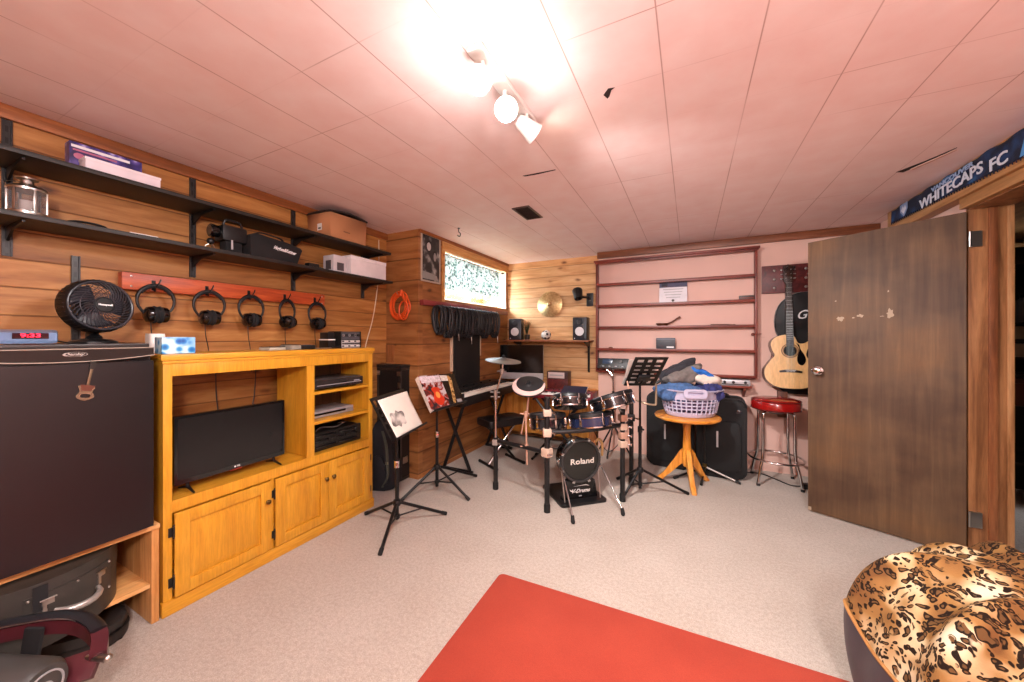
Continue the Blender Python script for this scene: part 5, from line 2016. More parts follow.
T = thing('wall_lamp', 'black swivel spotlight bracket on the pine wall beside the red rack', 'lamp', (-1.1, 4.40, 1.78))
m = M(T)
m.bb((-1.145, 4.39, 1.70), (-1.065, YW, 1.86), bev=0.004)
m.build('wall_plate', black, T)
m = M(T)
m.tube([(-1.105, 4.39, 1.79), (-1.115, 4.33, 1.80), (-1.17, 4.28, 1.805)], 0.014, 10)
m.sph((-1.115, 4.33, 1.80), 0.02)
m.build('swivel_arm', black, T)
m = M(T)
fx = frame((-1.22, 4.26, 1.855), (0.25, -0.45, -1))
m.lathe([(0, -0.045), (0.055, -0.045), (0.062, -0.03), (0.052, 0.05), (0.046, 0.085), (0.04, 0.085), (0.045, 0.05), (0, 0.02)], fx, 28)
m.build('lamp_head', black, T)
m = M(T)
m.lathe([(0.0, -0.0475), (0.05, -0.0475), (0.056, -0.042)], fx, 28)
m.build('lamp_cap', silverplastic, T)

# ------------------------------------------------------------ desk, computer, red keyboard
deskwood = wood('desk_wood', 'b4702a', 'd08c3c', 'dca050', 'Z', 0.45)
T = thing('computer_desk', 'orange wood computer desk in the back corner', 'desk', (-1.6, 4.1, 0))
m = M(T)
m.bb((XB + 0.04, 3.93, 0.655), (-0.995, YW - 0.002, 0.68), bev=0.003)
m.build('desk_top', deskwood, T)
for x in (XB + 0.06, -1.03):
    M(T).bb((x, 3.97, 0), (x + 0.025, YW - 0.03, 0.655), bev=0.002).build('side_panel', deskwood, T)
M(T).bb((XB + 0.085, 4.22, 0.10), (-1.03, 4.24, 0.655)).build('back_panel', deskwood, T)
T = thing('desktop_computer', 'all-in-one desktop computer with dark screen and silver chin in the corner', 'computer', (-1.93, 4.17, 0.68))
fx = axes((-1.905, 4.12, 0.80), (0.985, 0.17, 0), (0, 0, 1), (0.17, -0.985, 0))
m = M(T)
m.prism(rrect(0.56, 0.43, 0.012, 4, 0, 0.205), -0.03, 0.0, fx, bev=0.004)
m.build('housing', plain('silver_shell', 'b8b8bc', 0.3, 0.5), T)
m = M(T)
m.box((0, 0.245, 0.001), (0.56, 0.35, 0.003), x=fx)
m.build('screen', plain('dark_screen', '0a0a0c', 0.12), T)
m = M(T)
m.box((0, 0.03, 0.001), (0.56, 0.08, 0.004), x=fx)
m.build('chin', silverplastic, T)
m = M(T)
m.prism([(-0.09, -0.12), (0.09, -0.12), (0.07, 0.10), (-0.07, 0.10)], -0.05, -0.035, fx)
m.bb((-0.1, -0.12, -0.12), (0.1, -0.112, 0.05), x=fx, bev=0.003)
m.build('stand_foot', silverplastic, T)
T = thing('audio_interface', 'small dark framed box with a pale face on the corner desk', 'audio interface', (-1.45, 4.2, 0.68))
m = M(T)
m.bb((-1.56, 4.12, 0.815), (-1.30, 4.26, 0.905), bev=0.003)
m.build('unit_body', plain('unit_brown', '30181a', 0.4), T)
m = M(T)
m.bb((-1.545, 4.117, 0.825), (-1.34, 4.122, 0.895), bev=0.001)
m.build('face_plate', plain('pinkish_face', 'c8b4b0', 0.5), T)
m = M(T)
m.bb((-1.52, 4.1155, 0.853), (-1.36, 4.119, 0.866))
m.build('scale_strip', greyprint, T)
m = M(T)
m.bb((-1.56, 4.125, 0.68), (-1.30, 4.26, 0.815), bev=0.003)
m.build('riser_block', maroonwood, T)

nord = plain('keyboard_red', '6a1020', 0.4, var=0.08)
T = thing('red_synthesizer', 'dark red synthesizer keyboard on a stand before the corner desk', 'keyboard', (-1.25, 3.75, 0))
SX = TR((-1.27, 3.77, 0.70), (0, 0, R(4)))
m = M(T)
m.bb((-0.36, -0.13, -0.04), (0.36, 0.14, 0.0), x=SX, bev=0.004)
m.bb((-0.36, 0.015, 0.0), (0.36, 0.14, 0.03), x=SX, bev=0.004)
for sx in (-1, 1):
    m.bb((sx * 0.36 - 0.012, -0.135, -0.045), (sx * 0.36 + 0.012, 0.145, 0.034), x=SX, bev=0.004)
m.build('keyboard_case', nord, T)
m = M(T)
for i in range(21):
    m.bb((-0.345 + i * 0.0328, -0.13, 0.0), (-0.345 + (i + 1) * 0.0328 - 0.0012, 0.012, 0.012), x=SX, bev=0.0015)
m.build('white_keys', white, T)
m = M(T)
for i in range(20):
    if i % 7 in (2, 6):
        continue
    m.bb((-0.345 + (i + 1) * 0.0328 - 0.007, -0.065, 0.012), (-0.345 + (i + 1) * 0.0328 + 0.007, 0.012, 0.022), x=SX, bev=0.0015)
m.build('black_keys', black, T)
for i in range(10):
    m = M(T)
    m.cyl(SX @ V(-0.3 + i * 0.066, 0.08, 0.03), SX @ V(-0.3 + i * 0.066, 0.08, 0.042), 0.009, 0.008, 12)
    m.build('knob', darksteel, T)
m = M(T)
for sy in (-0.09, 0.09):
    m.tube([SX @ V(-0.26, sy, -0.05), SX @ V(0.26, sy, -0.675)], 0.014, 8)
    m.tube([SX @ V(0.26, sy, -0.05), SX @ V(-0.26, sy, -0.675)], 0.014, 8)
for sx in (-0.26, 0.26):
    m.cyl(SX @ V(sx, -0.16, -0.05), SX @ V(sx, 0.13, -0.05), 0.012, n=8)
    m.cyl(SX @ V(sx, -0.2, -0.685), SX @ V(sx, 0.16, -0.685), 0.014, n=8)
m.build('folding_stand', blackmetal, T)
T = thing('navy_book', 'navy songbook with a white label lying on the red synthesizer', 'book', (-1.1, 3.74, 0.735))
BXx = TR((-1.105, 3.72, 0.745), (R(18), 0, R(4)))
m = M(T)
m.bb((-0.13, -0.10, -0.008), (0.13, 0.11, 0.008), x=BXx, bev=0.002)
m.build('cover', navy, T)
m = M(T)
m.bb((-0.055, -0.085, 0.0078), (0.005, -0.05, 0.0092), x=BXx)
m.build('label', whiteprint, T)
m = M(T)
m.bb((-0.126, -0.098, -0.005), (0.1315, 0.108, 0.005), x=BXx)
m.build('pages', whitepaper, T)

# ------------------------------------------------------------ stage piano on the window wall and its bench
T = thing('stage_piano', 'black stage piano with pale keys along the window wall under the black panel', 'piano', (-2.05, 3.4, 0))
m = M(T)
m.bb((XB + 0.02, 2.80, 0.66), (-1.90, 3.90, 0.752), bev=0.006)
m.bb((XB + 0.02, 2.80, 0.752), (-2.055, 3.90, 0.80), bev=0.006)
for y0, y1 in ((2.80, 2.83), (3.87, 3.90)):
    m.bb((-2.06, y0, 0.752), (-1.895, y1, 0.79), bev=0.005)
m.build('piano_case', black, T)
m = M(T)
nk = 46
for i in range(nk):
    y0 = 2.832 + i * 1.036 / nk
    m.bb((-2.05, y0, 0.752), (-1.893, y0 + 1.036 / nk - 0.001, 0.782), bev=0.0015)
m.build('white_keys', plain('key_ivory', 'e6e0d6', 0.35, var=0.01), T)
m = M(T)
for i in range(nk - 1):
    if i % 7 in (1, 4):
        continue
    y0 = 2.832 + (i + 1) * 1.036 / nk
    m.bb((-2.05, y0 - 0.006, 0.782), (-1.96, y0 + 0.006, 0.793), bev=0.0015)
m.build('black_keys', black, T)
for y in (2.93, 3.78):
    m = M(T)
    m.tube([(XB + 0.06, y, 0.645), (-1.97, y, 0.645)], 0.014, 8)
    m.tube([(-1.98, y, 0.64), (XB + 0.05, y, 0.03)], 0.017, 8)
    m.tube([(XB + 0.07, y, 0.64), (-1.90, y, 0.03)], 0.017, 8)
    m.tube([(XB + 0.03, y, 0.017), (-1.87, y, 0.017)], 0.017, 8)
    m.build('stand_leg', blackmetal, T)
m = M(T)
for y in (2.98, 3.15, 3.35, 3.5, 3.7):
    m.cyl((-2.12, y, 0.80), (-2.12, y, 0.812), 0.01, n=12)
m.build('panel_knobs', darksteel, T)

T = thing('piano_bench', 'black padded piano bench on crossed legs in front of the stage piano', 'bench', (-1.75, 3.3, 0))
PB = TR((-1.765, 3.33, 0), (0, 0, R(62)))
m = M(T)
m.prism(rrect(0.46, 0.28, 0.03, 5), 0.42, 0.485, PB, bev=0.018)
m.build('seat_pad', plain('bench_vinyl', '141012', 0.35, bump=0.1), T)
m = M(T)
m.prism(rrect(0.40, 0.22, 0.01, 3), 0.405, 0.42, PB)
m.build('seat_plate', blackmetal, T)
for s in (-1, 1):
    m = M(T)
    m.tube([PB @ V(s * 0.17, -0.01 * s, 0.405), PB @ V(0, -0.014 * s, 0.22), PB @ V(-s * 0.17, -0.016 * s, 0.025)], 0.014, 10, flat=1.0)
    m.build('leg', [blackmetal, chrome][s > 0], T)
    m = M(T)
    m.cyl(PB @ V(s * 0.17, -0.16, 0.016), PB @ V(s * 0.17, 0.16, 0.016), 0.015, n=10)
    m.build('foot_bar', blackmetal, T)
    for e in (-1, 1):
        m = M(T)
        m.cyl(PB @ V(s * 0.17, e * 0.145, 0.016), PB @ V(s * 0.17, e * 0.168, 0.016), 0.0165, n=10)
        m.build('rubber_foot', rubber, T)
m = M(T)
m.cyl(PB @ V(0, -0.04, 0.22), PB @ V(0, 0.04, 0.22), 0.03, n=16)
m.build('pivot', darksteel, T)
# ------------------------------------------------------------ music stands
def slotted_plate(m, fx, w, h, rows, cols, border, bar, t):
    """a sheet with rows of slots, one connected outline"""
    m.box((0, h - border / 2, 0), (w, border, t), x=fx)
    m.box((0, border / 2, 0), (w, border, t), x=fx)
    for s in (-1, 1):
        m.box((s * (w / 2 - border / 2), h / 2, 0), (border, h, t), x=fx)
    ih = h - 2 * border
    for i in range(1, rows):
        m.box((0, border + ih * i / rows, 0), (w - border, bar, t), x=fx)
    iw = w - 2 * border
    for j in range(1, cols):
        m.box((-iw / 2 + iw * j / cols, h / 2, 0), (bar * 0.9, h - border, t), x=fx)


def music_stand(label, base, hub, zdesk, feet, BL, e, u, w, h, back=False, rows=4, cols=6):
    T = thing('music_stand', label, 'music stand', (base[0], base[1], 0), 0, 'black music stands')
    e, u = Vector(e).normalized(), Vector(u).normalized()
    nrm = e.cross(u).normalized()
    u = nrm.cross(e).normalized()
    mid = Vector(BL) + e * w / 2
    fx = axes(mid, e, u, nrm)
    m = M(T)
    slotted_plate(m, fx, w, h, rows, cols, 0.03 if back else 0.022, 0.034 if back else 0.016, 0.003)
    d = m.build('desk', blackmetal, T)
    m = M(T)
    s = -1 if back else 1
    m.box((0, 0.0, s * 0.022), (w, 0.004, 0.045), x=fx, bev=0.001)
    m.box((0, 0.006, s * 0.043), (w, 0.014, 0.003), x=fx, bev=0.001)
    m.build('lip', blackmetal, d)
    pv = mid + u * h * 0.32 - nrm * s * 0.03
    bz = Vector((base[0], base[1], 0))
    m = M(T)
    m.box((0, h * 0.32, -s * 0.014), (0.09, 0.07, 0.024), x=fx, bev=0.004)
    m.build('tilt_bracket', black, d)
    m = M(T)
    zt = pv.z - 0.05
    m.cyl((base[0], base[1], zdesk), (base[0], base[1], zt), 0.0095, n=14)
    m.tube([(base[0], base[1], zt), pv], 0.0085, 10)
    m.build('upper_tube', blackmetal, T)
    m = M(T)
    m.cyl((base[0], base[1], 0.05), (base[0], base[1], zdesk), 0.0135, n=16)
    m.build('lower_tube', blackmetal, T)
    m = M(T)
    m.cyl((base[0], base[1], zdesk - 0.03), (base[0], base[1], zdesk + 0.018), 0.019, n=16)
    m.cyl((base[0], base[1], zdesk), (base[0] + 0.03, base[1] - 0.03, zdesk), 0.009, n=10)
    m.build('height_clamp', chrome if not back else black, T)
    m = M(T)
    m.lathe([(0, -0.02), (0.024, -0.02), (0.03, 0.0), (0.024, 0.018), (0, 0.02)], TR((base[0], base[1], hub)), 20)
    m.build('leg_hub', black, T)
    m = M(T)
    m.lathe([(0, -0.012), (0.02, -0.012), (0.02, 0.012), (0, 0.012)], TR((base[0], base[1], hub * 0.42)), 16)
    m.build('brace_collar', black, T)
    for f in feet:
        f = Vector((f[0], f[1], 0.012))
        hb = bz + V(0, 0, hub)
        dr = (f - hb).normalized()
        m = M(T)
        m.tube([hb + V(dr.x, dr.y, 0) * 0.02, f], 0.011, 10)
        lg = m.build('leg', blackmetal, T)
        m = M(T)
        m.tube([f - dr * 0.035, f + dr * 0.004], 0.0135, 10)
        m.build('rubber_foot', rubber, lg)
        m = M(T)
        md = hb + (f - hb) * 0.5
        m.tube([bz + V(0, 0, hub * 0.42), md], 0.006, 8)
        m.build('brace', blackmetal, T)
    return fx


MS1 = music_stand('black music stand holding a loose white sheet beside the pine cabinet', (-1.834, 1.898), 0.165, 0.44,
                  [(-1.675, 1.593), (-1.622, 2.176), (-2.153, 1.914)], (-1.707, 1.722, 0.643), (-0.266, 0.964, 0), (-0.482, -0.133, 0.866), 0.46, 0.32, rows=5, cols=11)
MS2 = music_stand('black music stand holding two guitar magazines by the window wall', (-1.931, 2.465), 0.215, 0.5,
                  [(-2.067, 2.172), (-1.808, 2.893), (-1.594, 2.444)], (-1.866, 2.30, 0.71), (0, 1, 0), (-0.5, 0, 0.866), 0.48, 0.31, rows=5, cols=10)
MS3 = music_stand('black slotted music stand seen from behind, beside the laundry basket', (-0.376, 3.19), 0.205, 0.55,
                  [(-0.014, 3.348), (-0.49, 2.99), (-0.60, 3.42)], (-0.493, 3.10, 0.916), (0.894, 0.447, 0.0), (0.5, -0.50, 0.62), 0.255, 0.37, back=True, rows=6, cols=3)


def sheet_mat():
    q = N('portrait_sheet')
    co = q.coord()
    n = q.n('ShaderNodeTexNoise', Scale=9.0, Detail=3.0)
    q.l(co, 'Vector', n, 'Vector')
    r = q.ramp([(0.42, '5a5450'), (0.52, '9a948c'), (0.62, 'd8d2ca')])
    q.l(n, 'Fac', r, 'Fac')
    q.l(r, 'Color', q.b, 'Base Color')
    q.b.inputs['Roughness'].default_value = 0.7
    return q.m


T = thing('sheet_music', 'white sheet with a faded grey drawing on the nearest music stand', 'sheet', MS1 @ V(0.05, 0.1, 0.006))
m = M(T)


def pap(u, v):
    x, y = -0.165 + 0.39 * u, 0.006 + 0.285 * v
    return MS1 @ V(x, y, 0.006 + 0.006 * sin(u * PI) + 0.012 * (v ** 3) * u)


m.surf(pap, 20, 14)
m.build('page', plain('paper_warm', 'ece4d8', 0.7, var=0.02), T, solid=0.001)
m = M(T)


def pap2(u, v):
    a = 2 * PI * u
    rr = (0.6 + 0.4 * sin(a * 3 + 0.5) ** 2 * 0.5 + 0.2 * cos(a * 2)) * v
    x, y = -0.05 + 0.10 * rr * cos(a), 0.125 + 0.10 * rr * sin(a)
    uu, vv = (x + 0.165) / 0.39, (y - 0.006) / 0.285
    return MS1 @ V(x, y, 0.0072 + 0.006 * sin(uu * PI) + 0.012 * max(0, vv) ** 3 * uu)


m.surf(pap2, 40, 6, wrapu=True)
m.build('drawing', sheet_mat(), T)


def mag_mat(nm, stops, sc):
    q = N(nm)
    co = q.coord()
    n = q.n('ShaderNodeTexNoise', Scale=sc, Detail=3.0, Distortion=0.8)
    q.l(co, 'Vector', n, 'Vector')
    r = q.ramp(stops)
    q.l(n, 'Fac', r, 'Fac')
    q.l(r, 'Color', q.b, 'Base Color')
    q.b.inputs['Roughness'].default_value = 0.25
    return q.m


T = thing('guitar_magazine', 'magazine with a red and orange guitar cover on the music stand', 'magazine', MS2 @ V(-0.1, 0.1, 0.01))
m = M(T)
for i in range(6):
    m.box((-0.108 - 0.0015 * i, 0.158 - 0.001 * i, 0.022 - 0.0042 * i), (0.265, 0.305, 0.0032), (0, 0, R(0.8 * i - 3)), x=MS2)
m.build('pages', plain('magazine_pages', 'c8bcb0', 0.5, var=0.2, scale=60), T)
mx_ = MS2 @ TR((-0.105, 0.16, 0.0245), (0, 0, R(-3)))
m = M(T)
m.box((0, 0, 0), (0.265, 0.305, 0.003), x=mx_)
m.build('front_cover', mag_mat('cover_mottled', [(0.38, '30262a'), (0.5, '9a3020'), (0.6, 'c8bcc0')], 14), T)
m = M(T)
m.box((0, 0.115, 0.002), (0.25, 0.06, 0.001), x=mx_)
m.build('title_band', plain('title_band_white', 'd8ccd4', 0.4, var=0.25, scale=60), T)
m = M(T)
bo = smooth([(0, 0.06, 0), (0.05, 0.045, 0), (0.04, 0.0, 0), (0.065, -0.06, 0), (0, -0.11, 0), (-0.065, -0.06, 0), (-0.04, 0.0, 0), (-0.05, 0.045, 0)], 5, closed=True)
m.prism([(p.x + 0.01, p.y - 0.02) for p in bo], 0.0015, 0.0028, mx_)
m.build('cover_guitar', plain('cover_red', 'c83418', 0.3), T)
m = M(T)
m.prism([(0.012 + 0.026 * cos(2 * PI * i / 20), -0.035 + 0.03 * sin(2 * PI * i / 20)) for i in range(20)], 0.0025, 0.0034, mx_)
m.build('cover_highlight', plain('cover_orange', 'f0a050', 0.3), T)

T = thing('guitar_catalogue', 'dark magazine with a pale guitar neck cover on the music stand', 'magazine', MS2 @ V(0.15, 0.1, 0.01))
mx_ = MS2 @ TR((0.125, 0.155, 0.012), (0, 0, R(-6)))
m = M(T)
m.box((0, 0, -0.004), (0.25, 0.30, 0.005), x=mx_)
m.build('pages', plain('catalogue_pages', 'b4aca4', 0.5), T)
m = M(T)
m.box((0, 0, 0), (0.252, 0.302, 0.003), x=mx_)
m.build('front_cover', plain('cover_black', '16120f', 0.25, var=0.3), T)
m = M(T)
m.box((-0.045, 0.11, 0.002), (0.11, 0.055, 0.001), x=mx_)
m.build('title_block', plain('title_white', 'ddd8d0', 0.4, var=0.2, scale=60), T)
m = M(T)
nk_ = smooth([(0.035, 0.135, 0), (0.06, 0.10, 0), (0.045, 0.04, 0), (0.03, -0.03, 0), (0.0, -0.13, 0), (-0.03, -0.125, 0), (-0.01, -0.03, 0), (0.005, 0.06, 0), (0.01, 0.12, 0)], 4, closed=True)
m.prism([(p.x, p.y) for p in nk_], 0.0015, 0.0026, mx_)
m.build('cover_neck', mag_mat('cover_maple', [(0.35, '5a3a1c'), (0.5, 'c89a58'), (0.7, 'e0bc80')], 40), T)
m = M(T)
m.box((0.06, -0.115, 0.002), (0.07, 0.03, 0.001), x=mx_)
m.build('corner_note', greyprint, T)
T = thing('sheet_music', 'white paper leaning on the far slotted music stand', 'sheet', MS3 @ V(0, 0.1, -0.01))
m = M(T)
m.box((-0.035, 0.17, -0.008), (0.23, 0.32, 0.0016), (0, 0, R(2)), x=MS3)
m.build('page', whitepaper, T)
m = M(T)
m.box((-0.045, 0.18, -0.011), (0.21, 0.30, 0.0016), (0, 0, R(5)), x=MS3)
m.build('second_page', whitepaper, T)

# ------------------------------------------------------------ electronic drum kit
DA, DB, DC, DD = V(-1.512, 2.74, 0), V(-0.966, 2.551, 0), V(-0.486, 2.992, 0), V(-0.47, 3.36, 0)
KU = V(0.737, 0.676, 0)
KN = V(0.676, -0.737, 0)
T = thing('electronic_drum_kit', 'black electronic drum kit with mesh pads on a tubular rack', 'drum kit', (-0.9, 2.95, 0))
rose = plain('rose_steel', 'c89c86', 0.35, 0.35)
cream = plain('cream_clamp', 'c8ac98', 0.4, 0.1)
for p, top, in ((DA, 0.43), (DB, 0.85), (DC, 0.72), (DD, 0.80)):
    m = M(T)
    m.cyl(p + V(0, 0, 0.04), p + V(0, 0, top), 0.0195, n=18)
    po = m.build('rack_post', black, T)
    m = M(T)
    m.lathe([(0, 0), (0.024, 0), (0.0245, 0.05), (0.0215, 0.065), (0, 0.065)], TR(p), 20)
    m.build('rubber_foot', rubber, po)
    m = M(T)
    m.lathe([(0, 0), (0.021, 0), (0.021, 0.018), (0, 0.02)], TR(p + V(0, 0, top)), 20)
    m.build('end_cap', black, po)


def rack_clamp(p, z, size=(0.062, 0.062, 0.06), mat=None, ang=0.0):
    m = M(T)
    m.box((p.x, p.y, z), size, (0, 0, ang), bev=0.008)
    c = m.build('rack_clamp', mat or cream, T)
    m = M(T)
    q = V(cos(ang - 0.6), sin(ang - 0.6), 0)
    m.cyl(p + V(0, 0, z) + q * 0.03, p + V(0, 0, z) + q * 0.065, 0.006, n=10)
    m.box(tuple(p + V(0, 0, z) + q * 0.068), (0.012, 0.04, 0.016), (0, 0, ang - 0.6), bev=0.004)
    m.build('wing_nut', chrome, c)
    return c


def crossbar(a, za, b, zb, sag=0.0, r=0.017):
    m = M(T)
    md = (a + b) / 2 + KN * sag
    m.tube(smooth([a + V(0, 0, za), md + V(0, 0, (za + zb) / 2), b + V(0, 0, zb)], 8), r, 14)
    return m.build('crossbar', black, T)


crossbar(DA, 0.42, DB, 0.445, -0.02)
crossbar(DB, 0.60, DC, 0.615, 0.05)
crossbar(DC, 0.58, DD, 0.58, 0.0)
rack_clamp(DA, 0.41, (0.05, 0.06, 0.05), plain('grey_clamp', 'a89c94', 0.35, 0.4), 0.2)
rack_clamp(DB, 0.45, (0.07, 0.062, 0.065), cream, -0.3)
rack_clamp(DB, 0.60, (0.062, 0.062, 0.06), cream, 0.5)
rack_clamp(DB, 0.75, (0.06, 0.06, 0.05), cream, 0.5)
for z in (0.46, 0.53, 0.60, 0.67):
    rack_clamp(DC, z, (0.058, 0.058, 0.052), [cream, rose][int(z * 100) % 2], 0.7)
rack_clamp(DD, 0.60, (0.06, 0.06, 0.06), black, 0.2)

mesh_white = plain('mesh_head', '2a2a2e', 0.6, var=0.1, bump=0.3, bscale=600)


def pad(c, r, h, tilt_dir, tilt, shellmat, hoop=chrome, name='drum_pad'):
    nz_ = (V(0, 0, 1) * cos(tilt) + Vector(tilt_dir).normalized() * sin(tilt)).normalized()
    fx = frame(c, nz_)
    m = M(T)
    m.lathe([(0, -h), (r * 0.93, -h), (r * 0.97, -h + 0.008), (r * 0.97, 0.0), (r * 0.9, 0.004)], fx, 40)
    s = m.build(name, shellmat, T)
    m = M(T)
    m.lathe([(r * 0.9, 0.0), (r * 0.92, 0.012), (r * 1.0, 0.014), (r * 1.04, 0.006), (r * 1.04, -0.014), (r * 0.98, -0.016), (r * 0.97, 0.0)], fx, 40, closed=True)
    m.build('rubber_hoop', black, s)
    m = M(T)
    m.lathe([(0, 0.006), (r * 0.5, 0.0055), (r * 0.91, 0.004)], fx, 40)
    m.build('mesh_head', mesh_white, s)
    for i in range(6):
        a = 2 * PI * i / 6 + 0.3
        m = M(T)
        m.box((r * 1.005 * cos(a), r * 1.005 * sin(a), -h * 0.55), (0.014, 0.02, h * 0.55), (0, 0, a), x=fx, bev=0.004)
        m.cyl(fx @ V(r * 1.02 * cos(a), r * 1.02 * sin(a), -h * 0.3), fx @ V(r * 1.02 * cos(a), r * 1.02 * sin(a), 0.008), 0.004, n=8)
        m.build('lug', hoop, s)
    m = M(T)
    m.lathe([(r * 0.975, -0.022), (r * 1.0, -0.022), (r * 1.0, -0.018), (r * 0.975, -0.018)], fx, 40, closed=True)
    m.lathe([(r * 0.965, -h + 0.002), (r * 0.99, -h + 0.002), (r * 0.99, -h + 0.012), (r * 0.965, -h + 0.012)], fx, 40, closed=True)
    m.build('metal_band', hoop, s)
    return fx


shell = plain('pad_shell', '121318', 0.15, coat=0.4)
shellblue = plain('pad_shell_blue', '1c2440', 0.2, coat=0.4)
pads = [(V(-0.868, 2.80, 0.835), 0.135, 0.085, shell), (V(-1.02, 2.70, 0.70), 0.14, 0.11, shell),
        (V(-0.725, 2.89, 0.695), 0.168, 0.10, shellblue), (V(-0.575, 2.955, 0.84), 0.17, 0.10, shell)]
tilts = [(-KN + KU * 0.3, 0.35), (-KN, 0.12), (-KN - KU * 0.2, 0.2), (-KN - KU * 0.5, 0.38)]
for (c, r_, h_, mt), (td, tl) in zip(pads, tilts):
    pad(c, r_, h_, td, tl, mt)
# arms that carry the pads
for a, b in ((DB + V(0, 0, 0.86), V(-0.90, 2.70, 0.80)), (DB + V(0, 0, 0.60), V(-1.0, 2.64, 0.63)), (DC + V(0, 0, 0.60), V(-0.66, 2.93, 0.62)), (DC + V(0, 0, 0.70), V(-0.54, 2.93, 0.76)),
             (V(-0.72, 2.79, 0.62), V(-0.73, 2.85, 0.63))):
    m = M(T)
    m.tube([a, (a + b) / 2 + V(0, 0, 0.03), b], 0.0085, 10)
    m.build('pad_arm', chrome, T)
    m = M(T)
    m.sph(b, 0.02)
    m.build('ball_joint', darksteel, T)
# hi-hat style cymbal on post A
m = M(T)
m.cyl(DA + V(0, 0, 0.40), DA + V(0.0, 0, 0.82), 0.0105, n=12)
m.tube([DA + V(0, 0, 0.82), DA + V(0.045, 0.04, 1.03), DA + V(0.05, 0.045, 1.15)], 0.0075, 10)
m.build('cymbal_boom', chrome, T)
for z in (0.80, 0.84, 1.02):
    m = M(T)
    q = DA + V(0.0 if z < 0.9 else 0.043, 0.0 if z < 0.9 else 0.038, z)
    m.cyl(q - V(0, 0, 0.02), q + V(0, 0, 0.02), 0.017, n=14)
    m.cyl(q - V(0.045, 0.01, 0), q + V(0.035, 0.01, 0), 0.006, n=8)
    m.build('boom_clamp', steel, T)


def cymbal(c, r, nrm, mat, crescent=None):
    fx = frame(c, nrm, (1, 0, 0))
    m = M(T)
    m.lathe([(0, 0.018), (r * 0.16, 0.015), (r * 0.22, 0.006), (r * 0.6, 0.0), (r, -0.012), (r * 1.0, -0.017), (r * 0.6, -0.006), (0, 0.0)], fx, 56)
    cy = m.build('cymbal_pad', mat, T)
    m = M(T)
    m.lathe([(0, 0.04), (0.012, 0.036), (0.016, 0.018), (0, 0.016)], fx, 16)
    m.build('cymbal_felt', blackmatte, cy)
    if crescent:
        m = M(T)
        k = 40
        vs, fs = [], []
        for i in range(k + 1):
            a = R(-215 + 250 * i / k)
            wd = sin(PI * i / k) ** 0.7
            r0, r1 = r * (0.93 - 0.29 * wd), r * 0.97
            for rr in (r0, r1):
                zz = 0.0075 - 0.014 * ((rr / r) ** 2)
                vs.append((rr * cos(a), rr * sin(a), zz))
        for i in range(k):
            fs.append((i * 2, i * 2 + 1, i * 2 + 3, i * 2 + 2))
        m.raw(vs, fs, fx)
        m.build('strike_crescent', crescent, cy)


cymbal(DA + V(0.05, 0.045, 1.125), 0.158, (0.12, -0.05, 1), plain('grey_cymbal', '4a4948', 0.35))
cc = V(-1.165, 2.66, 0.935)
cymbal(cc, 0.137, (0.16, -0.42, 0.8), plain('rubber_cymbal', '141416', 0.55), plain('pink_grey', 'c8a8a0', 0.5))
m = M(T)
m.tube([cc - V(0.005, -0.012, 0.02), V(-1.165, 2.655, 0.84), V(-1.18, 2.66, 0.70), V(-1.19, 2.655, 0.64)], 0.0085, 10)
m.tube([V(-1.19, 2.655, 0.72), V(-1.165, 2.63, 0.30)], 0.008, 10)
m.tube([V(-1.19, 2.655, 0.72), V(-1.245, 2.69, 0.52)], 0.006, 8)
m.build('cymbal_boom', rose, T)
for z in (0.70, 0.44):
    m = M(T)
    q = V(-1.185 if z > 0.5 else -1.173, 2.655 if z > 0.5 else 2.638, z)
    m.cyl(q - V(0, 0, 0.02), q + V(0, 0, 0.02), 0.017, n=14)
    m.cyl(q - V(0.05, 0.01, 0), q + V(0.04, 0.01, 0), 0.006, n=8)
    m.build('boom_clamp', rose, T)
# l-rods at the far corner
m = M(T)
m.tube(smooth([DD + V(0.0, 0, 0.78), V(-0.36, 3.22, 0.765), V(-0.27, 3.245, 0.75), V(-0.256, 3.253, 0.78), V(-0.256, 3.253, 0.95)], 5), 0.009, 10)
m.build('l_rod', plain('brass_rod', 'a8947c', 0.3, 0.6), T)
m = M(T)
m.cyl(V(-0.256, 3.253, 0.93), V(-0.22, 3.26, 0.955), 0.012, n=10)
m.build('rod_end', black, T)
m = M(T)
m.tube([DC + V(0.02, 0.02, 0.72), DC + V(0.05, 0.05, 0.84), DC + V(0.02, 0.08, 0.98)], 0.007, 8)
m.tube([DC + V(0.03, 0.02, 0.60), DC + V(0.05, 0.02, 0.45)], 0.007, 8)
m.build('l_rod', rose, T)
# pad cables
rnd = random.Random(2)
for a, b in ((V(-0.868, 2.83, 0.75), DB + V(0, 0, 0.5)), (V(-0.725, 2.92, 0.60), DC + V(0, 0, 0.5)), (V(-0.575, 2.98, 0.75), DC + V(0.03, 0.03, 0.42)), (DC + V(0.02, 0.03, 0.62), DD + V(0, 0, 0.4)), (V(-1.02, 2.73, 0.6), DB + V(-0.03, 0.02, 0.36))):
    m = M(T)
    m.tube(smooth([a, (a + b) / 2 - V(0, -0.04, 0.12 + rnd.uniform(0, 0.05)), b], 8), 0.0035, 6)
    m.build('pad_cable', cablemat, T)

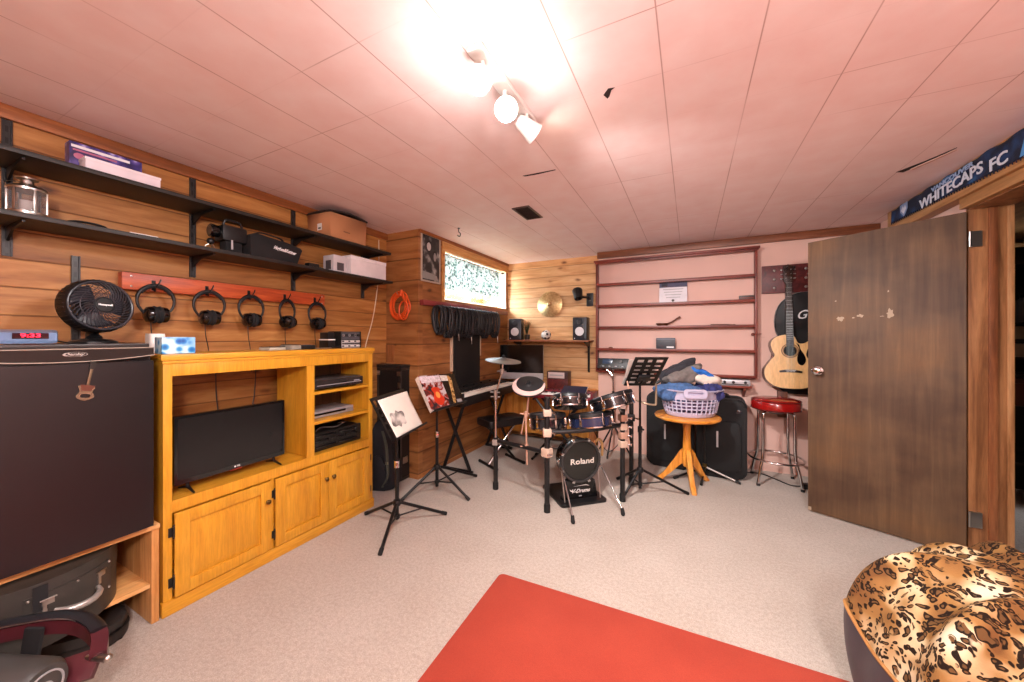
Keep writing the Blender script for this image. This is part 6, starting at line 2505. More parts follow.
# ------------------------------------------------------------ bass drum pad on its own plate and spurs
T = thing('bass_drum', 'round black bass drum pad with white lettering on chrome spurs', 'drum', (-0.79, 2.84, 0))
bc = V(-0.79, 2.845, 0.325)
fx = axes(bc, KU, (0, 0, 1), KN)
m = M(T)
m.lathe([(0, -0.13), (0.155, -0.13), (0.165, -0.12), (0.165, 0.0), (0.15, 0.008)], fx, 48)
m.build('drum_shell', blackgloss, T)
m = M(T)
m.lathe([(0.150, 0.0), (0.156, 0.014), (0.172, 0.016), (0.178, 0.006), (0.178, -0.02), (0.166, -0.022), (0.164, 0.0)], fx, 48, closed=True)
m.build('hoop', plain('hoop_smoke', '3c3a3a', 0.2, 0.4), T)
m = M(T)
m.lathe([(0, 0.004), (0.15, 0.006)], fx, 48)
hd = m.build('drum_head', plain('head_black', '141412', 0.25, coat=0.3), T)
m = M(T)
m.text('Roland', 0.062, fx @ TR((0.012, -0.006, 0.0075)), 0.0006, sx=1.22, bold=0.001)
m.build('lettering', plain('lettering_white', 'd8cfc4', 0.4), hd)
for i in range(8):
    a = 2 * PI * i / 8 + 0.39
    m = M(T)
    m.box((0.176 * cos(a), 0.176 * sin(a), -0.005), (0.02, 0.024, 0.05), (0, 0, a), x=fx, bev=0.004)
    m.build('tension_claw', chrome, T)
m = M(T)
m.prism([(-0.16, -0.325), (0.16, -0.325), (0.135, -0.17), (0.08, -0.13), (-0.08, -0.13), (-0.135, -0.17)], -0.05, -0.005, fx, bev=0.006)
fpn = m.build('front_plate', plain('plate_black', '0e0e10', 0.25), T)
m = M(T)
m.text('V-Drums', 0.042, fx @ TR((0.0, -0.245, -0.0042)), 0.0006, shear=0.45, sx=1.05, bold=0.001)
m.prism([(-0.095, -0.225), (-0.045, -0.255), (-0.085, -0.243)], -0.0045, -0.0035, fx)
m.prism([(-0.06, -0.206), (0.05, -0.198), (0.085, -0.212), (0.05, -0.204)], -0.0045, -0.0035, fx)
m.build('logo_lettering', plain('logo_white', 'd4d0cc', 0.4), fpn)
m = M(T)
m.box((0, -0.2855, -0.004), (0.025, 0.008, 0.002), x=fx)
m.build('small_label', greyprint, fpn)
m = M(T)
m.prism(rrect(0.40, 0.42, 0.03, 4, 0, -0.13), 0.0, 0.02, axes(bc - V(0, 0, 0.325), KU, KN, (0, 0, 1)) @ Matrix.Identity(4))
m.build('base_plate', black, T)
m = M(T)
m.box((0, -0.05, -0.075), (0.26, 0.08, 0.05), x=fx, bev=0.006)
m.build('rear_block', black, T)
for s, foot in ((-1, V(-0.74, 2.469, 0)), (1, V(-0.442, 2.743, 0))):
    top = fx @ V(s * 0.165, 0.0, -0.03)
    m = M(T)
    m.tube([top, foot + V(0, 0, 0.04)], 0.0065, 10)
    sp = m.build('spur', chrome, T)
    m = M(T)
    dr = (foot - top).normalized()
    m.tube([foot + V(0, 0, 0.045) - dr * 0.015, foot + V(0, 0, 0.012)], [0.012, 0.016], 12)
    m.sph(foot + V(0, 0, 0.013), 0.013, n=12, m=8)
    m.build('rubber_foot', rubber, sp)
    m = M(T)
    q = fx @ V(s * 0.155, -0.30, 0.04)
    m.tube([top + V(0, 0, 0.02), q], 0.0055, 8)
    m.build('stay_rod', steel, T)
    m = M(T)
    m.sph(top, 0.022, n=14, m=8)
    m.cyl(top - KU * 0.03, top + KU * 0.03, 0.012, n=12)
    m.cyl(top + V(0, 0, 0.015), top + V(0, 0, 0.045), 0.007, n=10)
    m.build('spur_bracket', chrome, T)
m = M(T)
m.tube(smooth([fx @ V(0.14, 0.13, -0.02), fx @ V(0.165, 0.16, 0.0), fx @ V(0.19, 0.12, 0.01), fx @ V(0.20, 0.02, -0.01)], 6), [0.011] * 19, 10)
m.build('tension_arm', plain('tan_arm', 'b08a58', 0.4), T)
# ------------------------------------------------------------ pedestal table with laundry basket
honey = wood('honey_oak', 'b86a1c', 'd88c30', 'e49e44', 'X', 0.35, coat=0.2)
honeyz = wood('honey_oak_turned', 'b86a1c', 'd88c30', 'e49e44', 'Z', 0.35, coat=0.2)
tc = V(-0.024, 3.594, 0)
T = thing('pedestal_table', 'small round honey wood pedestal table under the laundry basket', 'table', tc)
m = M(T)
m.lathe([(0, 0.592), (0.25, 0.592), (0.268, 0.600), (0.272, 0.612), (0.265, 0.622), (0.24, 0.628), (0, 0.628)], TR(tc), 56)
m.build('table_top', honey, T)
m = M(T)
m.lathe([(0, 0.16), (0.03, 0.16), (0.04, 0.19), (0.046, 0.24), (0.04, 0.29), (0.034, 0.33), (0.03, 0.45), (0.034, 0.54), (0.045, 0.58), (0.07, 0.592), (0, 0.592)], TR(tc), 32)
m.build('pedestal', honeyz, T)
for f in (V(0.031, 3.37, 0), V(-0.27, 3.61, 0), V(0.14, 3.76, 0)):
    d_ = (f - tc).normalized()
    L_ = (f - tc).length
    fx = axes(tc, d_, (0, 0, 1), d_.cross(V(0, 0, 1)))
    up = smooth([(0.02, 0.33, 0), (0.06, 0.29, 0), (0.12, 0.19, 0), (L_ * 0.8, 0.075, 0), (L_, 0.028, 0), (L_ + 0.012, 0.0, 0)], 5)
    lo = smooth([(L_ - 0.03, 0.0, 0), (L_ * 0.72, 0.04, 0), (0.10, 0.12, 0), (0.05, 0.175, 0), (0.02, 0.19, 0)], 5)
    m = M(T)
    m.prism([(p.x, p.y) for p in up + lo], -0.019, 0.019, fx, bev=0.006)
    m.build('leg', honeyz, T)

TT = 0.629
bc_ = V(0.0, 3.575, TT)
T = thing('laundry_basket', 'pale lilac plastic laundry basket full of clothes on the round table', 'basket', bc_)
lilac = plain('lilac_plastic', 'b4aec4', 0.4, var=0.03)
BXB = TR(bc_, (0, 0, R(24))) @ Matrix.Diagonal((1.08, 0.86, 1, 1))
r0, r1, hh = 0.19, 0.235, 0.235
m = M(T)
m.lathe([(0, 0.002), (r0 - 0.01, 0.002), (r0, 0.012), (r0 + 0.006, 0.045), (r0 + 0.001, 0.046), (r0 - 0.006, 0.015), (0, 0.008)], BXB, 56)
m.build('basket_floor', lilac, T)


def rad(z):
    return r0 + (r1 - r0) * z / hh


m = M(T)
for z in (0.075, 0.105, 0.135):
    m.torus((0, 0, 0), rad(z), 0.0055, BXB @ TR((0, 0, z)), 56, 6)
NB = 34
for i in range(NB):
    a = 2 * PI * i / NB
    m.tube([BXB @ V(rad(z) * cos(a), rad(z) * sin(a), z) for z in (0.035, 0.08, 0.16)], 0.0062, 6)
m.build('lattice_wall', lilac, T)
m = M(T)
m.lathe([(rad(0.155), 0.155), (rad(0.2), 0.20), (r1, 0.225), (r1 + 0.018, 0.228), (r1 + 0.02, 0.236), (r1 - 0.004, 0.238), (rad(0.2) - 0.005, 0.20), (rad(0.155) - 0.004, 0.155)], BXB, 56, closed=True)
m.build('rim', lilac, T)
for a in (R(-100), R(80)):
    m = M(T)
    fx = BXB @ TR((0, 0, 0), (0, 0, a)) @ axes((r1 + 0.008, 0, 0.215), (0, 1, 0), (0, 0, 1), (1, 0, 0))
    m.ring(rrect(0.17, 0.075, 0.025, 5), rrect(0.11, 0.03, 0.012, 5, 0, 0.008), -0.012, 0.008, fx)
    m.build('handle', lilac, T)


def cloth(name, label, mat, c, size, seed, amp=0.25, rot=(0, 0, 0), part='folded_cloth', n=44, mm=26):
    T = thing(name, label, 'clothing', c)
    rr = random.Random(seed)
    ph = [rr.uniform(0, 6.28) for _ in range(10)]
    X = TR(c, rot)
    m = M(T)

    def f(u, v):
        a, b = 2 * PI * u, PI * v
        d = 1 + amp * (0.45 * sin(3 * a + ph[0] + 2 * b) * sin(b) + 0.3 * sin(5 * a + ph[1] - 3 * b) * sin(b) + 0.22 * sin(9 * a + 4 * b + ph[2]) * sin(b) + 0.2 * sin(4 * b + ph[3]) + 0.12 * sin(14 * a - 7 * b + ph[4]) * sin(b))
        p = V(cos(a) * sin(b), sin(a) * sin(b), -cos(b))
        p = V(*[math.copysign(abs(q) ** 0.8, q) for q in p]) * d
        return X @ V(p.x * size[0], p.y * size[1], p.z * size[2])

    m.surf(f, n, mm, wrapu=True)
    m.build(part, mat, T, ang=180)
    return T


def fabric(nm, c, var=0.2, sc=40, b=0.3):
    return plain(nm, c, 0.9, var=var, scale=sc, bump=b, bscale=350)


denim = fabric('denim_blue', '41608c', 0.3)
cloth('jeans', 'blue denim bunched over the basket rim, drummer side', denim, tuple(bc_ + V(-0.08, -0.07, 0.20)), (0.175, 0.125, 0.085), 1, 0.35, (0, 0, R(24)))
cloth('fleece_jacket', 'grey fleece jacket with dark trim on top of the laundry pile', fabric('grey_fleece', '6a625e', 0.2), tuple(bc_ + V(-0.06, 0.02, 0.345)), (0.165, 0.10, 0.065), 5, 0.3, (R(10), R(-22), R(20)))
cloth('dark_sweater', 'charcoal sweater draped behind the grey fleece in the basket', fabric('charcoal_knit', '2c2a30', 0.25), tuple(bc_ + V(-0.09, 0.075, 0.355)), (0.17, 0.08, 0.09), 9, 0.3, (R(0), R(-28), R(22)))
cloth('navy_shirt', 'deep blue violet cloth hanging at the basket side nearest the bar stool', fabric('navy_violet', '2e3266', 0.3), tuple(bc_ + V(0.15, 0.04, 0.21)), (0.09, 0.12, 0.085), 12, 0.35, (0, 0, R(24)))
cloth('white_towel', 'rolled cream towel on top of the laundry pile', fabric('cream_towel', 'd8c8ba', 0.1), tuple(bc_ + V(0.13, 0.05, 0.315)), (0.115, 0.075, 0.052), 15, 0.15, (0, R(8), R(24)))
cloth('blue_sock', 'bright blue cloth lying over the cream towel', fabric('bright_blue', '1e62b4', 0.2), tuple(bc_ + V(0.095, 0.03, 0.375)), (0.085, 0.055, 0.03), 18, 0.3, (0, R(22), R(24)))
cloth('patterned_shirt', 'mauve patterned cloth showing through the basket lattice', fabric('mauve_print', '7a6484', 0.5, 60), tuple(bc_ + V(-0.01, 0.0, 0.105)), (0.165, 0.135, 0.085), 21, 0.12, (0, 0, R(24)))

# ------------------------------------------------------------ two black soft cases against the wall
def soft_case(label, c, rz, w_, d_, h_, group):
    T = thing('equipment_case', label, 'case', c, rz, group)
    m = M(T)
    fx = TR(c, (0, 0, rz)) @ axes((0, -d_ / 2, 0), (1, 0, 0), (0, 0, 1), (0, -1, 0))
    m.prism(rrect(w_, h_, 0.07, 6, 0, h_ / 2 + 0.004), -d_, 0.0, fx, bev=0.03)
    m.build('case_body', plain('soft_case_black', '08080a', 0.75, var=0.2, bump=0.2, bscale=300), T)
    m = M(T)
    for z in (-0.05, -d_ + 0.05):
        o_ = rrect(w_ + 0.008, h_ + 0.006, 0.072, 6, 0, h_ / 2 + 0.004)
        m.tube([fx @ V(p[0], max(p[1], 0.008), z) for p in o_], 0.006, 6, closed=True)
    m.build('piping', plain('piping_black', '1e1e22', 0.4), T)
    m = M(T)
    m.prism(rrect(w_ * 0.78, h_ * 0.62, 0.04, 5, 0, h_ * 0.42), -0.002, 0.022, fx, bev=0.01)
    m.build('front_pocket', plain('soft_pocket_black', '070709', 0.75, bump=0.2, bscale=300), T)
    m = M(T)
    m.box((-0.03, h_ * 0.50, 0.023), (0.016, 0.15, 0.003), x=fx, bev=0.001)
    m.build('brand_tag', plain('tag_white', 'c8c6c8', 0.5), T)
    m = M(T)
    m.tube(smooth([fx @ V(-0.07, h_ + 0.004, -d_ / 2), fx @ V(-0.05, h_ + 0.035, -d_ / 2), fx @ V(0.05, h_ + 0.035, -d_ / 2), fx @ V(0.07, h_ + 0.004, -d_ / 2)], 5), 0.009, 8)
    m.build('handle', blackmatte, T)
    m = M(T)
    m.box((w_ * 0.36, h_ * 0.86, -0.002), (0.05, 0.03, 0.012), x=fx, bev=0.006)
    m.build('side_badge', plain('badge_gloss', '2a2a30', 0.2), T)
    return T


soft_case('black soft equipment case standing behind the music stand and pedestal table', (-0.185, 4.065, 0), R(-5), 0.42, 0.22, 0.735, 'black soft cases')
soft_case('black soft equipment case standing between the pedestal table and bar stool', (0.268, 4.03, 0), R(-3), 0.40, 0.30, 0.735, 'black soft cases')

# folded microphone stand on the floor behind the table
T = thing('microphone_stand', 'thin black microphone stand behind the pedestal table', 'microphone stand', (0.125, 3.86, 0))
h0 = V(0.125, 3.845, 0.10)
m = M(T)
m.cyl(h0 - V(0, 0, 0.05), h0 + V(0, 0, 0.62), 0.008, n=12)
m.build('pole', darksteel, T)
m = M(T)
m.cyl(h0 - V(0, 0, 0.02), h0 + V(0, 0, 0.03), 0.02, n=16)
m.build('leg_hub', brass, T)
for f in (V(0.408, 3.783, 0.013), V(-0.135, 3.66, 0.013), V(0.09, 3.60, 0.013)):
    m = M(T)
    m.tube([h0, f], 0.009, 10)
    lg = m.build('leg', blackmetal if f.x < 0.3 else steel, T)
    d_ = (f - h0).normalized()
    m = M(T)
    m.tube([f - d_ * 0.045, f], 0.0125, 10)
    m.build('rubber_foot', rubber, lg)

# ------------------------------------------------------------ bar stool
sc = V(0.70, 4.0, 0)
T = thing('bar_stool', 'chrome bar stool with a glossy red round seat', 'stool', sc)
m = M(T)
m.lathe([(0, 0.662), (0.178, 0.662), (0.189, 0.672), (0.190, 0.730), (0.181, 0.747), (0.15, 0.762), (0, 0.766)], TR(sc), 56)
m.build('seat', plain('red_vinyl', '8c1210', 0.22, coat=0.3, var=0.04), T)
m = M(T)
m.torus((0, 0, 0), 0.191, 0.0035, TR(sc + V(0, 0, 0.672)), 56, 6)
m.torus((0, 0, 0), 0.186, 0.0032, TR(sc + V(0, 0, 0.747)), 56, 6)
m.build('seat_piping', plain('dark_red_vinyl', '4a0c0c', 0.35), T)
m = M(T)
m.lathe([(0, 0.63), (0.06, 0.63), (0.10, 0.65), (0.14, 0.662), (0, 0.662)], TR(sc), 32)
m.build('swivel_plate', darksteel, T)
for k in range(4):
    a = R(24 + 90 * k + 22)
    dx, dy = cos(a), sin(a)
    pts = smooth([sc + V(dx * 0.06, dy * 0.06, 0.655), sc + V(dx * 0.13, dy * 0.13, 0.65), sc + V(dx * 0.16, dy * 0.16, 0.615), sc + V(dx * 0.162, dy * 0.162, 0.45), sc + V(dx * 0.168, dy * 0.168, 0.26), sc + V(dx * 0.20, dy * 0.20, 0.14), sc + V(dx * 0.225, dy * 0.225, 0.012)], 5)
    m = M(T)
    m.tube(pts, 0.0115, 12)
    lg = m.build('leg', chrome, T)
    m = M(T)
    m.lathe([(0, 0), (0.015, 0), (0.014, 0.02), (0, 0.022)], TR(sc + V(dx * 0.225, dy * 0.225, 0.001)), 14)
    m.build('foot_cap', rubber, lg)
m = M(T)
m.torus((0, 0, 0), 0.208, 0.0095, TR(sc + V(0, 0, 0.225)), 64, 10)
m.build('foot_ring', chrome, T)
T = thing('power_strip', 'dark power strip on the floor behind the bar stool by the door', 'power strip', (0.93, 3.97, 0))
m = M(T)
m.box((0.98, 3.95, 0.025), (0.22, 0.05, 0.045), (0, 0, R(12)), bev=0.008)
m.build('strip_body', black, T)
m = M(T)
m.tube(smooth([(0.875, 3.93, 0.02), (0.80, 3.95, 0.008), (0.72, 4.05, 0.006), (0.62, 4.16, 0.006), (0.5, 4.15, 0.006)], 6), 0.005, 6)
m.build('cord', black, T)

# ------------------------------------------------------------ open door
hinge, free = V(1.475, 3.118, 0), V(0.803, 3.443, 0)
dd = (free - hinge).normalized()
dn = V(-0.435, -0.90, 0)
dn = (dn - dd * dn.dot(dd)).normalized()
DW = (free - hinge).length
door = M()
fxd = axes(hinge + dd * DW / 2, -dd, (0, 0, 1), dn)
door.prism([(-DW / 2, 0.01), (DW / 2, 0.01), (DW / 2, 2.066), (-DW / 2, 2.034)], -0.036, 0.0, fxd, bev=0.0015)
dob = struct(door.build('door_1', doorwood))
m = M()
kx = -DW / 2 + 0.06
m.lathe([(0, 0), (0.031, 0.0), (0.031, 0.004), (0.024, 0.008), (0.012, 0.012), (0.012, 0.03), (0.022, 0.036), (0.028, 0.048), (0.026, 0.06), (0.014, 0.066), (0, 0.066)], fxd @ TR((kx, 1.07, 0.0)), 32)
m.build('door_knob', chrome, dob)
m = M()
m.lathe([(0, 0.066), (0.008, 0.066), (0.008, 0.0675), (0, 0.0675)], fxd @ TR((kx, 1.07, 0.0)), 16)
m.box((0, 0, 0.068), (0.002, 0.01, 0.001), x=fxd @ TR((kx, 1.07, 0.0)))
m.build('keyhole', brass, dob)
chip = plain('bare_chip', 'a08c76', 0.7)
rnd = random.Random(6)
for (px_, z_, w_, h_) in ((-0.19, 1.452, 0.05, 0.05), (-0.085, 1.468, 0.045, 0.03), (0.06, 1.478, 0.05, 0.075), (-0.215, 1.58, 0.014, 0.014), (0.05, 1.625, 0.014, 0.018), (-0.12, 1.456, 0.02, 0.012), (0.02, 1.46, 0.03, 0.008)):
    pts = []
    for i in range(14):
        a = 2 * PI * i / 14
        k = rnd.uniform(0.35, 1.0)
        pts.append((px_ + w_ / 2 * k * cos(a), z_ + h_ / 2 * k * sin(a)))
    M().prism(pts, -0.0002, 0.0005, fxd).build('paint_chip', chip, dob)
M().bb((-DW / 2, 0.012, -0.0362), (-DW / 2 + 0.02, 0.04, 0.0006), x=fxd).build('worn_corner', chip, dob)
for z in (0.24, 1.90):
    m = M()
    hp0 = hinge + V(0.012, -0.004, 0)
    m.cyl(hp0 + V(0, 0, z - 0.045), hp0 + V(0, 0, z + 0.045), 0.0065, n=12)
    m.bb((hp0.x, hp0.y - 0.001, z - 0.045), (hp0.x + 0.05, hp0.y + 0.012, z + 0.045))
    m.build('hinge', steel, dob)

# ------------------------------------------------------------ scarf pinned along the header beam
T = thing('club_scarf', 'navy football scarf with white lettering pinned along the header beam', 'scarf', (1.42, 3.0, 2.2))


def scarf_mat():
    q = N('scarf_knit')
    co = q.coord()
    w1 = q.n('ShaderNodeTexNoise', Scale=7.0, Detail=3.0)
    q.l(co, 'Vector', w1, 'Vector')
    r = q.ramp([(0.45, '10182e'), (0.6, '1a3560'), (0.72, '2f6a9e')])
    q.l(w1, 'Fac', r, 'Fac')
    q.l(r, 'Color', q.b, 'Base Color')
    q.b.inputs['Roughness'].default_value = 0.95
    n = q.n('ShaderNodeTexNoise', Scale=420.0)
    q.l(co, 'Vector', n, 'Vector')
    q.bump(n, 'Fac', 0.4)
    return q.m


SY0, SY1 = 3.865, 2.15
SXP = 1.421


def sz(y):
    return 2.213 - 0.03 * (3.865 - y)


m = M(T)


def sf(u, v):
    y = SY0 + (SY1 - SY0) * u
    return (SXP + 0.003 * sin(u * 40) + 0.003 * v, y, sz(y) + (2.314 - sz(y)) * v - 0.008 * v * (1 + sin(u * 60)) * 0.5)


m.surf(sf, 120, 8)
m.build('scarf_cloth', scarf_mat(), T, solid=0.004)
ml = plain('scarf_white', 'c8cad6', 0.9, var=0.1)
tx_ = lambda y, z: axes((SXP - 0.0065, y, z), (0, -1, 0.03), (0, 0.03, 1), (-1, 0, 0))
M(T).text('WHITECAPS', 0.088, tx_(3.16, sz(3.16) + 0.038), 0.0015, sx=1.24, bold=0.0015).build('large_lettering', ml, T)
M(T).text('FC', 0.088, tx_(2.755, sz(2.755) + 0.038), 0.0015, sx=1.24, bold=0.0015).build('large_lettering', ml, T)
m = M(T)
m.text('VANCOUVER', 0.038, tx_(3.13, sz(3.13) + 0.091), 0.0012, sx=1.7, bold=0.001)
m.build('small_lettering', plain('scarf_blue', '8ea4c8', 0.9), T)
m = M(T)
cf = tx_(3.66, sz(3.66) + 0.052)
m.prism([(-0.05, 0.045), (0.05, 0.045), (0.05, -0.005), (0, -0.05), (-0.05, -0.005)], 0.0, 0.0015, cf)
cr = m.build('crest', plain('crest_blue', '7e8fb4', 0.9, var=0.2), T)
m = M(T)
m.prism([(-0.035, 0.0), (-0.01, 0.03), (0.005, 0.01), (0.02, 0.03), (0.035, 0.0), (0, -0.03)], 0.001, 0.0022, cf)
m.build('crest_mark', ml, cr)
m = M(T)
cf = tx_(2.50, sz(2.5) + 0.05)
m.prism([(-0.12, -0.04), (-0.02, -0.04), (0.01, 0.04), (-0.09, 0.04)], 0.0, 0.0015, cf)
m.prism([(0.02, -0.04), (0.12, -0.04), (0.15, 0.04), (0.05, 0.04)], 0.0, 0.0015, cf)
m.build('light_blue_stripes', plain('scarf_sky', '4a86c0', 0.9), T)
m = M(T)
for i in range(70):
    y = SY0 - 0.012 - i * (SY0 - SY1 - 0.03) / 70
    m.tube([(SXP - 0.002, y, sz(y) + 0.004), (SXP - 0.003, y - 0.004, sz(y) - 0.012)], 0.0028, 4)
fr = m.build('fringe', plain('fringe_navy', '10162a', 0.95), T)
fr['kind'] = 'stuff'

# ------------------------------------------------------------ rug
T = None
m = M()
m.prism(rrect(2.3, 2.1, 0.03, 4, 1.15, -1.05), 0.0, 0.009, TR((-0.945, 1.768, 0), (0, 0, R(1.2))), bev=0.003)


def rug_mat():
    q = N('orange_red_rug')
    co = q.coord()
    n = q.n('ShaderNodeTexNoise', Scale=300.0, Detail=2.0)
    q.l(co, 'Vector', n, 'Vector')
    n2 = q.n('ShaderNodeTexNoise', Scale=2.5, Detail=3.0)
    q.l(co, 'Vector', n2, 'Vector')
    r = q.ramp([(0.3, '9a3422'), (0.7, 'a83e2a')])
    q.l(n2, 'Fac', r, 'Fac')
    r2 = q.ramp([(0.3, (0.86, 0.86, 0.86)), (0.7, (1.06, 1.06, 1.06))])
    q.l(n, 'Fac', r2, 'Fac')
    mx = q.mix('MULTIPLY', 1.0, (r, 'Color'), (r2, 'Color'))
    q.l(mx, MIXOUT, q.b, 'Base Color')
    q.b.inputs['Roughness'].default_value = 0.95
    q.bump(n, 'Fac', 0.4, 0.002)
    return q.m


rug = m.build('rug', rug_mat())
tag(rug, 'plain orange red rug lying on the cream carpet', 'rug')

# ------------------------------------------------------------ leopard bean bag
def leopard():
    q = N('leopard_plush')
    co = q.coord()
    big = q.n('ShaderNodeTexNoise', Scale=4.2, Detail=2.0, Distortion=0.6)
    q.l(co, 'Vector', big, 'Vector')
    base = q.ramp([(0.40, '6a4626'), (0.48, '8a6438'), (0.54, 'b89c74'), (0.64, 'ccbca0')])
    q.l(big, 'Fac', base, 'Fac')
    nz = q.n('ShaderNodeTexNoise', Scale=16.0, Detail=2.0)
    q.l(co, 'Vector', nz, 'Vector')
    dv = q.mix('LINEAR_LIGHT', 0.045, (co, 'Vector'), (nz, 'Color'))
    vo = q.n('ShaderNodeTexVoronoi', Scale=44.0, Randomness=0.85)
    q.l(dv, MIXOUT, vo, 'Vector')
    ring = q.ramp([(0.0, (0, 0, 0)), (0.24, (0, 0, 0)), (0.29, (1, 1, 1)), (0.475, (1, 1, 1)), (0.52, (0, 0, 0))])
    q.l(vo, 'Distance', ring, 'Fac')
    br = q.n('ShaderNodeTexNoise', Scale=30.0, Detail=1.0)
    q.l(co, 'Vector', br, 'Vector')
    brr = q.ramp([(0.34, (0, 0, 0)), (0.4, (1, 1, 1))])
    q.l(br, 'Fac', brr, 'Fac')
    mm = q.mix('MULTIPLY', 1.0, (ring, 'Color'), (brr, 'Color'))
    core = q.ramp([(0.26, (1, 1, 1)), (0.31, (0, 0, 0))])
    q.l(vo, 'Distance', core, 'Fac')
    c1 = q.mix('MIX', (core, 'Color'), (base, 'Color'), '5e4226')
    c2 = q.mix('MIX', (mm, MIXOUT), (c1, MIXOUT), '1e120a')
    q.l(c2, MIXOUT, q.b, 'Base Color')
    q.b.inputs['Roughness'].default_value = 0.85
    q.b.inputs['Specular IOR Level'].default_value = 0.15
    fz = q.n('ShaderNodeTexNoise', Scale=260.0, Detail=2.0)
    q.l(co, 'Vector', fz, 'Vector')
    q.bump(fz, 'Fac', 0.4, 0.003)
    return q.m


BC = V(0.99, 1.62, 0)
T = thing('bean_bag', 'leopard print plush bean bag chair beside the orange rug', 'bean bag', BC)
BR_, BH = 0.49, 0.60


def bag(u, v):
    """v 0 floor centre .. 1 top centre"""
    a = 2 * PI * u
    if v < 0.12:
        r_, z = BR_ * 0.80 * v / 0.12, 0.0
    else:
        t_ = (v - 0.12) / 0.88
        b = -0.42 + t_ * (PI / 2 + 0.42)
        r_ = BR_ * (max(0.0, cos(b)) ** 0.62) * (0.97 if t_ > 0 else 1)
        z0 = sin(-0.42)
        z = BH * ((sin(b) - z0) / (1 - z0)) ** 0.95
        r_ = r_ if t_ > 0.001 else BR_ * 0.80
        pl = sin(9 * a + 0.9 * sin(3 * a + 1) + 1.2 * t_) * 0.5 + 0.35 * sin(15 * a + 2.0 * t_ + 1.3) + 0.3 * sin(5 * a + 0.7)
        amp = 0.06 * min(1.0, t_ * 3) * (1 - 0.25 * t_)
        r_ *= 1 + amp * pl * 1.1
        z += 0.045 * pl * sin(PI * min(1, t_ * 1.02)) ** 0.8
        z -= 0.05 * max(0, t_ - 0.75) * 4 * 0.5
    return BC + V(r_ * cos(a), r_ * sin(a), max(0.0095, z))


VS = 0.43
m = M(T)
m.surf(lambda u, v: bag(u, v * VS), 150, 26, wrapu=True)
m.build('base_panel', plain('slate_vinyl', '3c3438', 0.5, var=0.1, bump=0.1), T, ang=180)
m = M(T)
m.surf(lambda u, v: bag(u, VS + v * (1 - VS) * 0.998), 220, 70, wrapu=True)
m.build('plush_cover', leopard(), T, ang=180)
m = M(T)
m.tube([bag(i / 160, VS) for i in range(160)], 0.007, 6, closed=True)
m.build('seam_piping', plain('tan_piping', '9a6a34', 0.7), T)

# ------------------------------------------------------------ padded frame in front of the stand
mar = plain('maroon_enamel', '4a1e24', 0.3, var=0.08)
T = thing('exercise_bench', 'maroon curved frame with a grey padded roll near the fridge stand', 'exercise bench', (-1.9, 0.3, 0))
m = M(T)
path = smooth([V(-2.19, 0.13, 0.315), V(-2.12, 0.265, 0.325), V(-2.0, 0.40, 0.325), V(-1.925, 0.465, 0.305), V(-1.84, 0.485, 0.275), V(-1.77, 0.465, 0.25)], 6)
wd = 0.022
vv, ff = [], []
k = len(path)
for i, p in enumerate(path):
    t_ = (path[min(i + 1, k - 1)] - path[max(i - 1, 0)]).normalized()
    sd = t_.cross(V(0, 0, 1)).normalized()
    up = sd.cross(t_).normalized()
    for a, b in ((-1, -1), (1, -1), (1, 1), (-1, 1)):
        vv.append(p + sd * a * 0.02 + up * b * wd)
for i in range(k - 1):
    for j in range(4):
        ff.append((i * 4 + j, i * 4 + (j + 1) % 4, i * 4 + 4 + (j + 1) % 4, i * 4 + 4 + j))
ff += [(3, 2, 1, 0), ((k - 1) * 4, (k - 1) * 4 + 1, (k - 1) * 4 + 2, (k - 1) * 4 + 3)]
m.raw(vv, ff)
m.build('curved_arm', mar, T, ang=50)
m = M(T)
m.tube([p + V(0, 0, wd + 0.008) for p in path[:-6]], 0.022, 10, flat=0.4)
m.build('arm_pad', plain('arm_pad_black', '1a1a1e', 0.4), T)
m = M(T)
m.tube([p + V(0.018, -0.012, wd + 0.006) for p in path[2:-8]], 0.0022, 6)
m.build('chrome_strip', steel, T)
m = M(T)
a_, b_ = V(-1.765, 0.465, 0.24), V(-2.0, 0.20, 0.19)
t_ = (b_ - a_).normalized()
sd = t_.cross(V(0, 0, 1)).normalized()
m.box((0, 0, 0), ((b_ - a_).length, 0.085, 0.022), x=axes((a_ + b_) / 2, t_, (sd + V(0, 0, 0.9)).normalized(), t_.cross((sd + V(0, 0, 0.9)).normalized())), bev=0.004)
m.build('lower_rail', mar, T)
m = M(T)
m.cyl((-1.80, 0.45, 0.252), (-1.735, 0.477, 0.252), 0.011, n=16)
m.sph((-1.735, 0.477, 0.252), 0.0125, n=14, m=8)
m.build('chrome_pin', steel, T)
for q in (V(-1.86, 0.35, 0.242), V(-1.83, 0.385, 0.248)):
    M(T).sph(q, (0.007, 0.007, 0.004), n=10, m=6).build('screw', steel, T)
m = M(T)
for p in (V(-2.02, 0.18, 0.19), V(-2.17, 0.12, 0.30)):
    m.tube([p, V(p.x - 0.03, p.y - 0.02, 0.005)], 0.018, 10)
m.tube([V(-2.15, 0.1, 0.012), V(-1.9, 0.1, 0.012)], 0.018, 10)
m.build('floor_frame', blackmetal, T)
m = M(T)
a_, b_ = V(-2.10, 0.12, 0.30), V(-1.72, 0.335, 0.265)
dr = (b_ - a_)
fx = frame(a_, dr, (0, 0, 1))
Lr = dr.length
m.lathe([(0, 0), (0.07, 0.0), (0.085, 0.015), (0.088, Lr * 0.5), (0.085, Lr - 0.02), (0.072, Lr), (0.03, Lr + 0.004), (0, Lr + 0.004)], fx, 36)
m.build('padded_roll', plain('roll_vinyl', '3a3836', 0.45, var=0.1, bump=0.15, bscale=200), T)
m = M(T)
